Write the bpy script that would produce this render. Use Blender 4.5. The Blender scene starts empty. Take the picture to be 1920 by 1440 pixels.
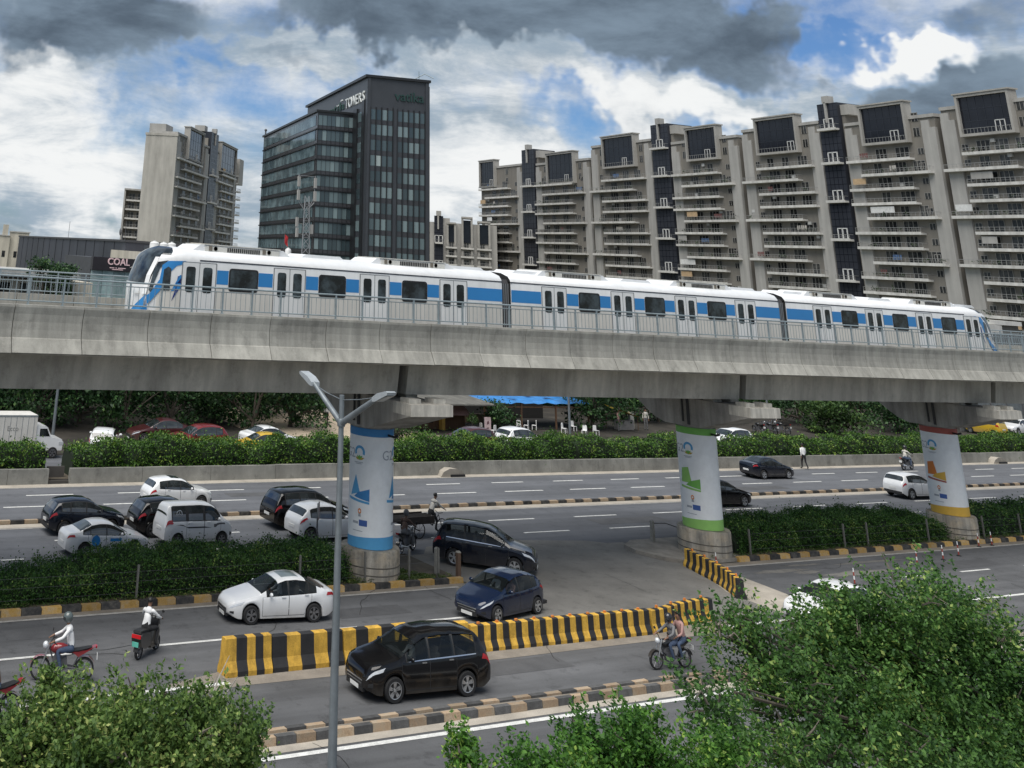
import bpy, bmesh, math, random
import numpy as np
from mathutils import Vector, Matrix
random.seed(7); rng = np.random.default_rng(7)
R = math.radians
SC = bpy.context.scene
COL = SC.collection
PI = math.pi

# ------------------------------------------------------------------ camera
F_PX, PX0, PY0, EYE, PITCH, YAW, ROLL = 1998., 426.5, -286.6, 12.095, .3658, .4511, .0731
_cy, _sy = math.cos(YAW), math.sin(YAW)
_d, _r, _u = Vector((_sy, _cy, 0)), Vector((_cy, -_sy, 0)), Vector((0, 0, 1))
_d2 = _d*math.cos(PITCH)+_u*math.sin(PITCH); _u2 = _u*math.cos(PITCH)-_d*math.sin(PITCH)
CR = _r*math.cos(ROLL)+_u2*math.sin(ROLL); CU = _u2*math.cos(ROLL)-_r*math.sin(ROLL); CD = _d2
cam = bpy.data.cameras.new('camera'); camo = bpy.data.objects.new('camera', cam); COL.objects.link(camo)
M = Matrix((CR, CU, -CD)).transposed().to_4x4(); M.translation = Vector((0, 0, EYE)); camo.matrix_world = M
cam.sensor_fit = 'HORIZONTAL'; cam.sensor_width = 36.; cam.lens = F_PX/1920*36.
cam.shift_x = (960-PX0)/1920.; cam.shift_y = -(720-PY0)/1920.
cam.clip_end = 6000.; cam.clip_start = .3
SC.camera = camo

def ray(px, py): return CD+CR*((px-PX0)/F_PX)-CU*((py-PY0)/F_PX)
def G(px, py, z=0.):            # survey helper: ground point seen at a spot of the photograph
    v = ray(px, py); t = (z-EYE)/v.z; return Vector((v.x*t, v.y*t, z))
def PY(px, py, Y):
    v = ray(px, py); t = Y/v.y; return Vector((v.x*t, Y, EYE+v.z*t))

# ------------------------------------------------------------------ world, sun, exposure
SUN_EL, SUN_AZ = 64., 240.      # azimuth measured from +Y towards +X
W = bpy.data.worlds.new("World"); SC.world = W; W.use_nodes = True
def build_world():
    nt = W.node_tree; N = nt.nodes; L = nt.links; N.clear()
    def nd(t, **k):
        n = N.new(t)
        for a, b in k.items(): setattr(n, a, b)
        return n
    out = nd('ShaderNodeOutputWorld'); bg = nd('ShaderNodeBackground'); bg.inputs[1].default_value = .1
    L.new(bg.outputs[0], out.inputs[0])
    sky = nd('ShaderNodeTexSky'); sky.sky_type = 'NISHITA'; sky.sun_disc = False
    sky.sun_elevation = R(SUN_EL); sky.sun_rotation = R(SUN_AZ); sky.air_density = 1.; sky.dust_density = 1.; sky.ozone_density = 2.5
    tc = nd('ShaderNodeTexCoord')
    nrm = nd('ShaderNodeVectorMath', operation='NORMALIZE'); L.new(tc.outputs['Generated'], nrm.inputs[0])
    dirv = nrm.outputs[0]
    sep = nd('ShaderNodeSeparateXYZ'); L.new(dirv, sep.inputs[0])
    def math_(op, a, b=None, c=None, clamp=False):
        n = nd('ShaderNodeMath', operation=op); n.use_clamp = clamp
        for i, x in enumerate((a, b, c)):
            if x is None: continue
            if isinstance(x, (int, float)): n.inputs[i].default_value = x
            else: L.new(x, n.inputs[i])
        return n.outputs[0]
    # cloud layer coordinates: flatten towards the horizon
    zc = math_('MAXIMUM', sep.outputs[2], 0.0)
    den = math_('ADD', zc, .22)
    cu = math_('DIVIDE', sep.outputs[0], den); cv = math_('DIVIDE', sep.outputs[1], den)
    comb = nd('ShaderNodeCombineXYZ'); L.new(cu, comb.inputs[0]); L.new(cv, comb.inputs[1])
    def noise(vec, scale, detail=6., rough=.55, dist=0., off=(0, 0, 0)):
        mp = nd('ShaderNodeMapping'); mp.inputs['Location'].default_value = off; L.new(vec, mp.inputs[0])
        n = nd('ShaderNodeTexNoise'); n.inputs['Scale'].default_value = scale; n.inputs['Detail'].default_value = detail
        n.inputs['Roughness'].default_value = rough; n.inputs['Distortion'].default_value = dist
        L.new(mp.outputs[0], n.inputs['Vector']); return n
    def ramp(x, a, b):
        n = nd('ShaderNodeMapRange'); n.interpolation_type = 'SMOOTHSTEP'
        n.inputs['From Min'].default_value = a; n.inputs['From Max'].default_value = b; L.new(x, n.inputs[0]); return n.outputs[0]
    wn = noise(dirv, 7., 5., .6); wsub = nd('ShaderNodeVectorMath', operation='SUBTRACT'); L.new(wn.outputs['Color'], wsub.inputs[0]); wsub.inputs[1].default_value = (.5, .5, .5)
    wsc = nd('ShaderNodeVectorMath', operation='SCALE'); wsc.inputs['Scale'].default_value = .22; L.new(wsub.outputs[0], wsc.inputs[0])
    wadd = nd('ShaderNodeVectorMath', operation='ADD'); L.new(dirv, wadd.inputs[0]); L.new(wsc.outputs[0], wadd.inputs[1])
    wdir = wadd.outputs[0]
    def blob(az, el, wa, we):   # soft cloud bank: 1 at (az, el), 0 beyond its half widths (radians)
        e = Vector((math.sin(az)*math.cos(el), math.cos(az)*math.cos(el), math.sin(el)))
        t = Vector((math.cos(az), -math.sin(az), 0)); n = e.cross(t)*-1
        def dot(v):
            d = nd('ShaderNodeVectorMath', operation='DOT_PRODUCT'); L.new(wdir, d.inputs[0]); d.inputs[1].default_value = v; return d.outputs['Value']
        a = math_('DIVIDE', dot(t), wa); b = math_('DIVIDE', math_('SUBTRACT', dot(n), 0.), we)
        q = math_('ADD', math_('MULTIPLY', a, a), math_('MULTIPLY', b, b))
        fr = ramp(dot(e), .0, .4)
        return math_('MULTIPLY', ramp(math_('SUBTRACT', 1., q), 0., 1.), fr)
    def at(px, py, rx, ry):
        v = ray(px, py).normalized(); el = math.asin(v.z); az = math.atan2(v.x, v.y)
        k = math.sqrt((px-PX0)**2+(py-PY0)**2+F_PX**2)
        return blob(az, el, rx/k*1.05, ry/k*1.05)
    def total(lst):
        s = lst[0]
        for x in lst[1:]: s = math_('ADD', s, x)
        return s
    elev = sep.outputs[2]
    n1 = noise(comb.outputs[0], 1.1, 8., .56, .3, (3.1, 1.7, 0)).outputs['Fac']
    n2 = noise(comb.outputs[0], 3.6, 7., .6, .2, (7.7, 4.1, 2)).outputs['Fac']
    n3 = noise(dirv, 16., 6., .62, .0, (1, 5, 2)).outputs['Fac']
    # white cloud cover
    wc = total([math_('MULTIPLY', n1, 1.25), math_('MULTIPLY', math_('SUBTRACT', n2, .5), .5), math_('MULTIPLY', math_('SUBTRACT', n3, .5), .3),
                math_('MULTIPLY', at(60, 270, 330, 180), .55), math_('MULTIPLY', at(850, 330, 330, 170), .45), math_('MULTIPLY', at(560, 120, 120, 60), .45),
                math_('MULTIPLY', at(1430, 200, 480, 60), .42), math_('MULTIPLY', at(1690, 96, 80, 36), .8), math_('MULTIPLY', at(900, 140, 250, 60), .25),
                math_('MULTIPLY', at(420, 105, 120, 50), -.28), math_('MULTIPLY', at(215, 210, 140, 70), -.28), math_('MULTIPLY', at(1590, 80, 60, 40), -.22), math_('MULTIPLY', at(1770, 60, 80, 70), -.2),
                math_('MULTIPLY', at(850, 60, 100, 35), -.3), math_('MULTIPLY', at(1050, 250, 130, 45), -.25), math_('MULTIPLY', at(160, 380, 200, 40), -.3)])
    white = ramp(math_('ADD', wc, math_('MULTIPLY', math_('SUBTRACT', n3, .5), .35)), .24, .84)
    # dark rain cloud
    dc = total([math_('MULTIPLY', math_('SUBTRACT', n1, .5), -.5), math_('MULTIPLY', math_('SUBTRACT', n2, .5), .55), math_('MULTIPLY', math_('SUBTRACT', n3, .5), .35),
                math_('MULTIPLY', ramp(elev, .30, .60), .42),
                math_('MULTIPLY', at(180, 30, 300, 95), .75), math_('MULTIPLY', at(110, 115, 130, 55), .35), math_('MULTIPLY', at(1000, 20, 480, 110), .75), math_('MULTIPLY', at(1230, 70, 430, 90), .66),
                math_('MULTIPLY', at(560, 130, 70, 40), .35), math_('MULTIPLY', at(1780, 170, 230, 70), .6), math_('MULTIPLY', at(660, 30, 240, 80), .45), math_('MULTIPLY', at(1850, 30, 160, 60), .35),
                math_('MULTIPLY', at(1690, 96, 110, 60), -.9), math_('MULTIPLY', at(1590, 70, 60, 60), -.5), math_('MULTIPLY', at(400, 105, 80, 60), -.4)])
    dark = ramp(math_('ADD', dc, math_('MULTIPLY', math_('SUBTRACT', n3, .5), .3)), .06, .62)
    shade = ramp(math_('ADD', noise(comb.outputs[0], 2.6, 8., .66, .3, (9, 2, 1)).outputs['Fac'], total([math_('MULTIPLY', at(60, 270, 300, 170), .2), math_('MULTIPLY', at(850, 340, 300, 130), .2), math_('MULTIPLY', at(1690, 96, 100, 50), .5), math_('MULTIPLY', at(1380, 215, 300, 40), .2)])), .36, .74)
    def mix(f, a, b):
        m = nd('ShaderNodeMix', data_type='RGBA')
        if isinstance(f, (int, float)): m.inputs[0].default_value = f
        else: L.new(f, m.inputs[0])
        for x, i in ((a, 6), (b, 7)):
            if isinstance(x, tuple): m.inputs[i].default_value = (*x, 1)
            else: L.new(x, m.inputs[i])
        return m.outputs[2]
    tint = nd('ShaderNodeMix', data_type='RGBA', blend_type='MULTIPLY'); tint.inputs[0].default_value = 1.
    L.new(sky.outputs[0], tint.inputs[6]); tint.inputs[7].default_value = (.40, .56, .77, 1)
    wcol = mix(shade, (2.35, 2.95, 3.55), (6.3, 6.4, 6.4))
    c1 = mix(white, tint.outputs[2], wcol)
    dcol = mix(ramp(n2, .3, .7), (.66, .90, 1.20), (1.55, 2.05, 2.6))
    c2 = mix(dark, c1, dcol)
    L.new(c2, bg.inputs[0])
build_world()
sl = bpy.data.lights.new('sun', 'SUN'); sl.energy = 3.1; sl.angle = R(58.); sl.color = (1., .96, .9)
so = bpy.data.objects.new('sun', sl); COL.objects.link(so)
_sd = Vector((math.sin(R(SUN_AZ))*math.cos(R(SUN_EL)), math.cos(R(SUN_AZ))*math.cos(R(SUN_EL)), math.sin(R(SUN_EL))))
so.rotation_euler = _sd.to_track_quat('Z', 'Y').to_euler()
SC.view_settings.view_transform = 'Standard'; SC.view_settings.look = 'None'
SC.view_settings.exposure = .52; SC.view_settings.gamma = 1.; SC.view_settings.use_curve_mapping = False
SC.render.engine = 'CYCLES'
SC.cycles.max_bounces = 6; SC.cycles.diffuse_bounces = 2; SC.cycles.glossy_bounces = 3; SC.cycles.transmission_bounces = 3; SC.cycles.transparent_max_bounces = 6

# ------------------------------------------------------------------ materials
_mats = {}
def mat(name, col, rough=.7, metal=0., var=.15, scale=2., coat=0., bump=0., spots=0., streak=0., sscale=(3., 3., .12), rnd=0., fine=0., col2=None, spec=.5, trans=0., bscale=None, wpos=False, dust=0.):
    if name in _mats: return _mats[name]
    m = bpy.data.materials.new(name); m.use_nodes = True; nt = m.node_tree; N = nt.nodes; L = nt.links
    b = N['Principled BSDF']; b.inputs['Roughness'].default_value = rough; b.inputs['Metallic'].default_value = metal
    b.inputs['Coat Weight'].default_value = coat; b.inputs['Coat Roughness'].default_value = .04; b.inputs['Specular IOR Level'].default_value = spec
    tc = N.new('ShaderNodeTexCoord')
    pos = N.new('ShaderNodeNewGeometry').outputs['Position'] if wpos else tc.outputs['Object']
    cur = N.new('ShaderNodeRGB'); cur.outputs[0].default_value = (*col, 1); cur = cur.outputs[0]
    def mul(fac):
        nonlocal cur
        x = N.new('ShaderNodeVectorMath'); x.operation = 'SCALE'; L.new(cur, x.inputs[0]); L.new(fac, x.inputs['Scale']); cur = x.outputs[0]
    def rng_(src, a, b, lo=.3, hi=.7):
        r = N.new('ShaderNodeMapRange'); r.inputs[1].default_value = lo; r.inputs[2].default_value = hi; r.inputs[3].default_value = a; r.inputs[4].default_value = b; L.new(src, r.inputs[0]); return r.outputs[0]
    nz = N.new('ShaderNodeTexNoise'); nz.inputs['Scale'].default_value = scale; nz.inputs['Detail'].default_value = 6.; nz.inputs['Roughness'].default_value = .62; L.new(pos, nz.inputs['Vector'])
    if col2:
        mx = N.new('ShaderNodeMix'); mx.data_type = 'RGBA'; L.new(rng_(nz.outputs['Fac'], 0, 1, .42, .62), mx.inputs[0]); L.new(cur, mx.inputs[6]); mx.inputs[7].default_value = (*col2, 1); cur = mx.outputs[2]
    if var: mul(rng_(nz.outputs['Fac'], 1-var, 1+var))
    if fine:
        n2 = N.new('ShaderNodeTexNoise'); n2.inputs['Scale'].default_value = 45.; n2.inputs['Detail'].default_value = 3.; L.new(pos, n2.inputs['Vector']); mul(rng_(n2.outputs['Fac'], 1-fine, 1+fine))
    if streak:
        mp = N.new('ShaderNodeMapping'); mp.inputs['Scale'].default_value = sscale; L.new(pos, mp.inputs[0])
        n3 = N.new('ShaderNodeTexNoise'); n3.inputs['Scale'].default_value = 1.; n3.inputs['Detail'].default_value = 5.; n3.inputs['Roughness'].default_value = .65; L.new(mp.outputs[0], n3.inputs['Vector'])
        mul(rng_(n3.outputs['Fac'], 1-streak, 1+streak*.6, .32, .66))
    if spots:
        n4 = N.new('ShaderNodeTexNoise'); n4.inputs['Scale'].default_value = 1.7; n4.inputs['Detail'].default_value = 7.; n4.inputs['Roughness'].default_value = .7; L.new(pos, n4.inputs['Vector']); mul(rng_(n4.outputs['Fac'], 1-spots, 1., .36, .46))
        n5 = N.new('ShaderNodeTexNoise'); n5.inputs['Scale'].default_value = .12; n5.inputs['Detail'].default_value = 4.; L.new(pos, n5.inputs['Vector']); mul(rng_(n5.outputs['Fac'], 1-spots*.5, 1+spots*.6, .35, .65))
    if dust:
        sx_ = N.new('ShaderNodeSeparateXYZ'); L.new(tc.outputs['Object'], sx_.inputs[0])
        zf = rng_(sx_.outputs[2], dust, 0., .2, .75); nf = rng_(nz.outputs['Fac'], .4, 1.2, .3, .7); mm = N.new('ShaderNodeMath'); mm.operation = 'MULTIPLY'; mm.use_clamp = True; L.new(zf, mm.inputs[0]); L.new(nf, mm.inputs[1])
        mx2 = N.new('ShaderNodeMix'); mx2.data_type = 'RGBA'; L.new(mm.outputs[0], mx2.inputs[0]); L.new(cur, mx2.inputs[6]); mx2.inputs[7].default_value = (.20, .17, .135, 1); cur = mx2.outputs[2]
    if rnd:
        oi = N.new('ShaderNodeObjectInfo'); mul(rng_(oi.outputs['Random'], 1-rnd, 1+rnd, 0, 1))
    L.new(cur, b.inputs['Base Color'])
    if bump:
        bp = N.new('ShaderNodeBump'); bp.inputs['Strength'].default_value = bump; bp.inputs['Distance'].default_value = .02
        nb = N.new('ShaderNodeTexNoise'); nb.inputs['Scale'].default_value = bscale or scale*6; nb.inputs['Detail'].default_value = 4.; L.new(pos, nb.inputs['Vector'])
        L.new(nb.outputs['Fac'], bp.inputs['Height']); L.new(bp.outputs[0], b.inputs['Normal'])
    _mats[name] = m; return m
def leafmat(name, c1, c2, c3=None, trans=.25):
    if name in _mats: return _mats[name]
    m = bpy.data.materials.new(name); m.use_nodes = True; nt = m.node_tree; N = nt.nodes; L = nt.links
    b = N['Principled BSDF']; b.inputs['Roughness'].default_value = .55; b.inputs['Specular IOR Level'].default_value = .35
    g = N.new('ShaderNodeNewGeometry'); cr = N.new('ShaderNodeValToRGB'); cr.color_ramp.elements[0].color = (*c1, 1); cr.color_ramp.elements[1].color = (*c2, 1)
    if c3:
        e = cr.color_ramp.elements.new(.93); e.color = (*c2, 1); cr.color_ramp.elements[-1].color = (*c3, 1); cr.color_ramp.elements[-1].position = 1.
    tc = N.new('ShaderNodeTexCoord'); nz = N.new('ShaderNodeTexNoise'); nz.inputs['Scale'].default_value = .9; nz.inputs['Detail'].default_value = 3.; L.new(tc.outputs['Object'], nz.inputs['Vector'])
    ad = N.new('ShaderNodeMath'); ad.operation = 'MULTIPLY_ADD'; L.new(nz.outputs['Fac'], ad.inputs[0]); ad.inputs[1].default_value = 1.3; ad.inputs[2].default_value = -.65
    a2 = N.new('ShaderNodeMath'); a2.operation = 'ADD'; a2.use_clamp = True; L.new(ad.outputs[0], a2.inputs[0]); L.new(g.outputs['Random Per Island'], a2.inputs[1])
    L.new(a2.outputs[0], cr.inputs[0]); L.new(cr.outputs[0], b.inputs['Base Color'])
    tr = N.new('ShaderNodeBsdfTranslucent'); L.new(cr.outputs[0], tr.inputs[0]); mx = N.new('ShaderNodeMixShader'); mx.inputs[0].default_value = trans
    L.new(b.outputs[0], mx.inputs[1]); L.new(tr.outputs[0], mx.inputs[2]); L.new(mx.outputs[0], N['Material Output'].inputs[0])
    _mats[name] = m; return m

# ------------------------------------------------------------------ mesh helpers
class MB:
    def __init__(s): s.v = []; s.f = []; s.m = []
    def add(s, vs, fs, m=0):
        o = len(s.v); s.v += [tuple(v) for v in vs]; s.f += [tuple(i+o for i in f) for f in fs]; s.m += [m]*len(fs); return s
    def box(s, c, d, m=0, rz=0., top=1., ry=0.):
        hx, hy, hz = d[0]/2, d[1]/2, d[2]/2; cz, sz = math.cos(rz), math.sin(rz); c2, s2 = math.cos(ry), math.sin(ry); vs = []
        for z in (-1, 1):
            k = top if z > 0 else 1.
            for x, y in ((-1, -1), (1, -1), (1, 1), (-1, 1)):
                X, Y, Z = x*hx*k, y*hy*k, z*hz
                X, Z = X*c2+Z*s2, -X*s2+Z*c2
                vs.append((c[0]+X*cz-Y*sz, c[1]+X*sz+Y*cz, c[2]+Z))
        return s.add(vs, [(3, 2, 1, 0), (4, 5, 6, 7), (0, 1, 5, 4), (1, 2, 6, 5), (2, 3, 7, 6), (3, 0, 4, 7)], m)
    def bb(s, a, b, m=0): return s.box([(a[i]+b[i])/2 for i in range(3)], [abs(b[i]-a[i]) for i in range(3)], m)
    def tube(s, pts, r, n=8, m=0, caps=True):
        pts = [Vector(p) for p in pts]; rs = r if isinstance(r, (list, tuple)) else [r]*len(pts); o = len(s.v); up = None
        for i, p in enumerate(pts):
            t = (pts[min(i+1, len(pts)-1)]-pts[max(i-1, 0)]).normalized()
            a = t.orthogonal().normalized() if up is None else (up-t*up.dot(t)).normalized()
            up = a; b = t.cross(a)
            for k in range(n):
                q = p+(a*math.cos(2*PI*k/n)+b*math.sin(2*PI*k/n))*rs[i]; s.v.append(tuple(q))
        for i in range(len(pts)-1):
            for k in range(n):
                a0 = o+i*n+k; a1 = o+i*n+(k+1) % n; s.f.append((a0, a1, a1+n, a0+n)); s.m.append(m)
        if caps:
            s.f.append(tuple(o+k for k in reversed(range(n)))); s.m.append(m); e = o+(len(pts)-1)*n; s.f.append(tuple(e+k for k in range(n))); s.m.append(m)
        return s
    def lathe(s, prof, n=24, c=(0, 0, 0), m=0, axis='z', a0=0., a1=2*PI):
        full = abs(a1-a0-2*PI) < 1e-6; o = len(s.v); K = n if full else n+1
        for (r, z) in prof:
            for k in range(K):
                a = a0+(a1-a0)*k/n; x, y = r*math.cos(a), r*math.sin(a)
                p = (x, y, z) if axis == 'z' else ((x, z, y) if axis == 'y' else (z, x, y))
                s.v.append((p[0]+c[0], p[1]+c[1], p[2]+c[2]))
        flip = axis == 'y'
        for i in range(len(prof)-1):
            for k in range(n):
                a = o+i*K+k; b = o+i*K+(k+1) % K; q = (a, b, b+K, a+K); s.f.append(q[::-1] if flip else q); s.m.append(m)
        return s
    def prism(s, poly, fn0, fn1, m=0):      # poly of 2-D points mapped by fn0 / fn1 to the two end faces
        n = len(poly); vs = [fn0(*p) for p in poly]+[fn1(*p) for p in poly]
        fs = [tuple(reversed(range(n))), tuple(range(n, 2*n))]+[(i, (i+1) % n, n+(i+1) % n, n+i) for i in range(n)]
        return s.add(vs, fs, m)
    def grid(s, rows, m=0, close=False):
        nr, nc = len(rows), len(rows[0]); o = len(s.v)
        for r in rows: s.v += [tuple(p) for p in r]
        for i in range(nr-1):
            for j in range(nc if close else nc-1):
                a = o+i*nc+j; b = o+i*nc+(j+1) % nc; s.f.append((a, b, b+nc, a+nc)); s.m.append(m)
        return s
    def ball(s, c, r, m=0, n=10, k=6):
        rr = r if isinstance(r, (tuple, list)) else (r, r, r); rows = []
        for i in range(k+1):
            t = PI*i/k; rows.append([(c[0]+rr[0]*math.sin(t)*math.cos(2*PI*j/n), c[1]+rr[1]*math.sin(t)*math.sin(2*PI*j/n), c[2]-rr[2]*math.cos(t)) for j in range(n)])
        return s.grid(rows, m, close=True)
    def mesh(s, name, mats, smooth=False, fix=False, angle=40):
        me = bpy.data.meshes.new(name); me.from_pydata(s.v, [], s.f)
        for x in (mats if isinstance(mats, (list, tuple)) else [mats]): me.materials.append(x)
        if any(s.m): me.polygons.foreach_set('material_index', s.m)
        if fix:
            bm = bmesh.new(); bm.from_mesh(me); bmesh.ops.recalc_face_normals(bm, faces=bm.faces); bm.to_mesh(me); bm.free()
        if smooth: me.shade_smooth() if not angle else (me.shade_smooth(), me.set_sharp_from_angle(angle=R(angle)))
        me.update(); return me
    def build(s, name, mats, parent=None, loc=(0, 0, 0), rz=0., smooth=False, fix=False, angle=40):
        return link(name, s.mesh(name, mats, smooth, fix, angle), parent, loc, rz)
def link(name, me, parent=None, loc=(0, 0, 0), rz=0., scale=None):
    o = bpy.data.objects.new(name, me); COL.objects.link(o); o.location = loc; o.rotation_euler = (0, 0, rz)
    if scale: o.scale = scale
    if parent: o.parent = parent
    return o
def tag(o, label=None, cat=None, group=None, kind=None):
    for k, x in (('label', label), ('category', cat), ('group', group), ('kind', kind)):
        if x: o[k] = x
    return o
def thing(name, label, cat, loc=(0, 0, 0), rz=0., group=None):
    o = bpy.data.objects.new(name, None); COL.objects.link(o); o.location = loc; o.rotation_euler = (0, 0, rz); o.empty_display_size = .3
    return tag(o, label, cat, group)
def dup(o, loc=None, rz=None, label=None, parent=None, group=None, scale=None):
    c = o.copy(); COL.objects.link(c); c.parent = parent
    if loc is not None: c.location = loc
    if rz is not None: c.rotation_euler = (0, 0, rz)
    if label: c['label'] = label
    if group: c['group'] = group
    if scale: c.scale = scale
    for ch in o.children: dup(ch, parent=c)
    return c
def textmesh(txt, size, mats, extrude=0., align='CENTER', shear=0., bold=0.):
    cu = bpy.data.curves.new('lettering', 'FONT'); cu.body = txt; cu.size = size; cu.extrude = extrude; cu.align_x = align; cu.align_y = 'CENTER'; cu.shear = shear; cu.offset = bold
    cu.resolution_u = 3
    o = bpy.data.objects.new('lettering', cu); COL.objects.link(o)
    dg = bpy.context.evaluated_depsgraph_get(); me = bpy.data.meshes.new_from_object(o.evaluated_get(dg)); bpy.data.objects.remove(o); bpy.data.curves.remove(cu)
    me.materials.clear(); me.materials.append(mats); return me

def leaf_mesh(name, pts, size, material, up=.35, aspect=.55, lo=.6, hi=1.3):
    """one small folded leaf face per point"""
    n = len(pts); P = np.asarray(pts, float)
    nrm = rng.normal(size=(n, 3)); nrm[:, 2] = np.abs(nrm[:, 2])+up; nrm /= np.linalg.norm(nrm, axis=1)[:, None]
    t = rng.normal(size=(n, 3)); t -= nrm*np.sum(t*nrm, axis=1)[:, None]; t /= np.linalg.norm(t, axis=1)[:, None]
    b = np.cross(nrm, t); L_ = size*rng.uniform(lo, hi, (n, 1)); Wd = L_*aspect
    a0 = P-t*L_*.5; a1 = P+b*Wd*.5-nrm*L_*.05; a2 = P+t*L_*.5; a3 = P-b*Wd*.5-nrm*L_*.05
    V = np.stack([a0, a1, a2, a3], 1).reshape(-1, 3)
    me = bpy.data.meshes.new(name); me.vertices.add(4*n); me.vertices.foreach_set('co', V.ravel())
    me.loops.add(4*n); me.loops.foreach_set('vertex_index', np.arange(4*n, dtype=np.int32))
    me.polygons.add(n); me.polygons.foreach_set('loop_start', np.arange(0, 4*n, 4, dtype=np.int32))
    me.materials.append(material); me.update(calc_edges=True); me.validate(); return me
def sprig_points(blobs, n, k=30, length=.5, spread=.06, shell=.4):
    """leaves strung along short twigs that point up and outwards"""
    vol = np.array([b[1][0]*b[1][1]*b[1][2] for b in blobs])**.7; vol /= vol.sum(); out = []
    for (c, r), w in zip(blobs, vol):
        nc = max(3, int(n*w/k)); d = rng.normal(size=(nc, 3)); d /= np.linalg.norm(d, axis=1)[:, None]
        cc = np.array(c)+d*rng.uniform(shell, 1.0, (nc, 1))*np.array(r)
        t = d*.7+rng.normal(size=(nc, 3))*.45+np.array([0, 0, .65]); t /= np.linalg.norm(t, axis=1)[:, None]
        L_ = length*rng.uniform(.5, 1.5, (nc, 1, 1)); u = rng.random((nc, k, 1))
        out.append((cc[:, None, :]+t[:, None, :]*L_*(u-.3)+rng.normal(size=(nc, k, 3))*spread*(1.25-u)).reshape(-1, 3))
    return np.concatenate(out)
def clump_points(blobs, n, k=26, spread=.28, shell=.55):
    """leaf positions: clumps sit near the surface of each ellipsoid blob (c, r)"""
    vol = np.array([b[1][0]*b[1][1]*b[1][2] for b in blobs])**.7; vol /= vol.sum(); out = []
    for (c, r), w in zip(blobs, vol):
        nc = max(3, int(n*w/k)); d = rng.normal(size=(nc, 3)); d /= np.linalg.norm(d, axis=1)[:, None]
        rad = rng.uniform(shell, 1.05, (nc, 1)); cc = np.array(c)+d*rad*np.array(r)
        s = spread*rng.uniform(.6, 1.5, (nc, 1, 1)); out.append((cc[:, None, :]+rng.normal(size=(nc, k, 3))*s*np.array([1, 1, .7])).reshape(-1, 3))
    return np.concatenate(out)
# ------------------------------------------------------------------ common materials
ASPH = mat('asphalt', (.098, .100, .105), .92, var=.16, scale=.35, fine=.28, wpos=True, spots=.28, streak=.26, sscale=(.035, 1.0, 1), bump=.3, bscale=30)
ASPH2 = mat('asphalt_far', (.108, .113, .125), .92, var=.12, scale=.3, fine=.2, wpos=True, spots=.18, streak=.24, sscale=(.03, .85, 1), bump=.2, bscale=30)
WORN = mat('asphalt_worn', (.158, .152, .14), .93, var=.2, scale=.5, fine=.26, wpos=True, spots=.25, bump=.3, bscale=30)
DUST = mat('road_dust', (.21, .185, .155), .95, var=.25, scale=.9, fine=.25, wpos=True)
SAND = mat('sandy_concrete', (.37, .335, .285), .95, var=.22, scale=.8, fine=.2, wpos=True)
SHADE_DIRT = mat('shaded_dirt', (.026, .022, .017), .95, var=.3, scale=.35, fine=.25, col2=(.042, .036, .028), wpos=True)  # bare soil, its colour darkened to carry the shade under the trees
LINE = mat('road_paint', (.62, .62, .6), .8, var=.22, scale=3., fine=.22, wpos=True)
LINEW = mat('road_paint_worn', (.34, .33, .31), .85, var=.3, scale=3., fine=.3, wpos=True)
KY = mat('kerb_yellow', (.44, .27, .075), .85, var=.25, scale=4., fine=.25, rnd=.3, wpos=True, col2=(.33, .24, .13))
KB = mat('kerb_black', (.03, .03, .031), .85, var=.3, scale=4., fine=.25, rnd=.35, wpos=True, col2=(.06, .056, .05))
KT = mat('kerb_tan', (.36, .26, .17), .9, var=.25, scale=4., fine=.25, rnd=.25, wpos=True, col2=(.27, .22, .16))
KG = mat('kerb_greyblack', (.075, .075, .075), .9, var=.3, scale=4., fine=.25, rnd=.3, wpos=True)
CONC = mat('concrete', (.36, .355, .335), .88, var=.14, scale=.7, streak=.20, sscale=(2.2, 2.2, .16), rnd=.05, wpos=True, fine=.08, bump=.25, bscale=14)
CONCP = mat('parapet_concrete', (.335, .324, .288), .88, var=.16, scale=.8, spots=.18, streak=.24, sscale=(2.6, 2.6, .10), rnd=.07, wpos=True, fine=.08, bump=.2, bscale=14)
CONCG = mat('girder_concrete', (.44, .41, .355), .9, var=.18, scale=.35, spots=.15, streak=.32, sscale=(1.1, 1.1, .05), wpos=True, fine=.08, bump=.2, bscale=14)
DRUM = mat('drum_concrete', (.33, .305, .26), .92, var=.3, scale=1.5, spots=.3, streak=.45, sscale=(2.4, 2.4, .2), wpos=True, fine=.15, col2=(.33, .28, .21))
WALLC = mat('barrier_concrete', (.215, .213, .195), .92, var=.2, scale=.9, spots=.25, streak=.25, sscale=(1., 1., .3), wpos=True, fine=.12)
BLACK = mat('black', (.012, .012, .013), .6, var=.1)
DARKGAP = mat('dark_gap', (.02, .02, .02), .95, var=.1)
GALV = mat('galvanised', (.36, .39, .41), .45, .6, var=.12, scale=6.)
RAILM = mat('railing_paint', (.27, .32, .34), .5, .3, var=.15, scale=5., wpos=True)
WHITE = mat('white_paint', (.78, .78, .77), .35, var=.03)
SILV = mat('silver', (.6, .61, .62), .28, .85, var=.05)
RUBBER = mat('rubber', (.017, .017, .018), .85, var=.15, scale=20)
GREY = mat('grey_plastic', (.1, .1, .105), .6)

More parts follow.
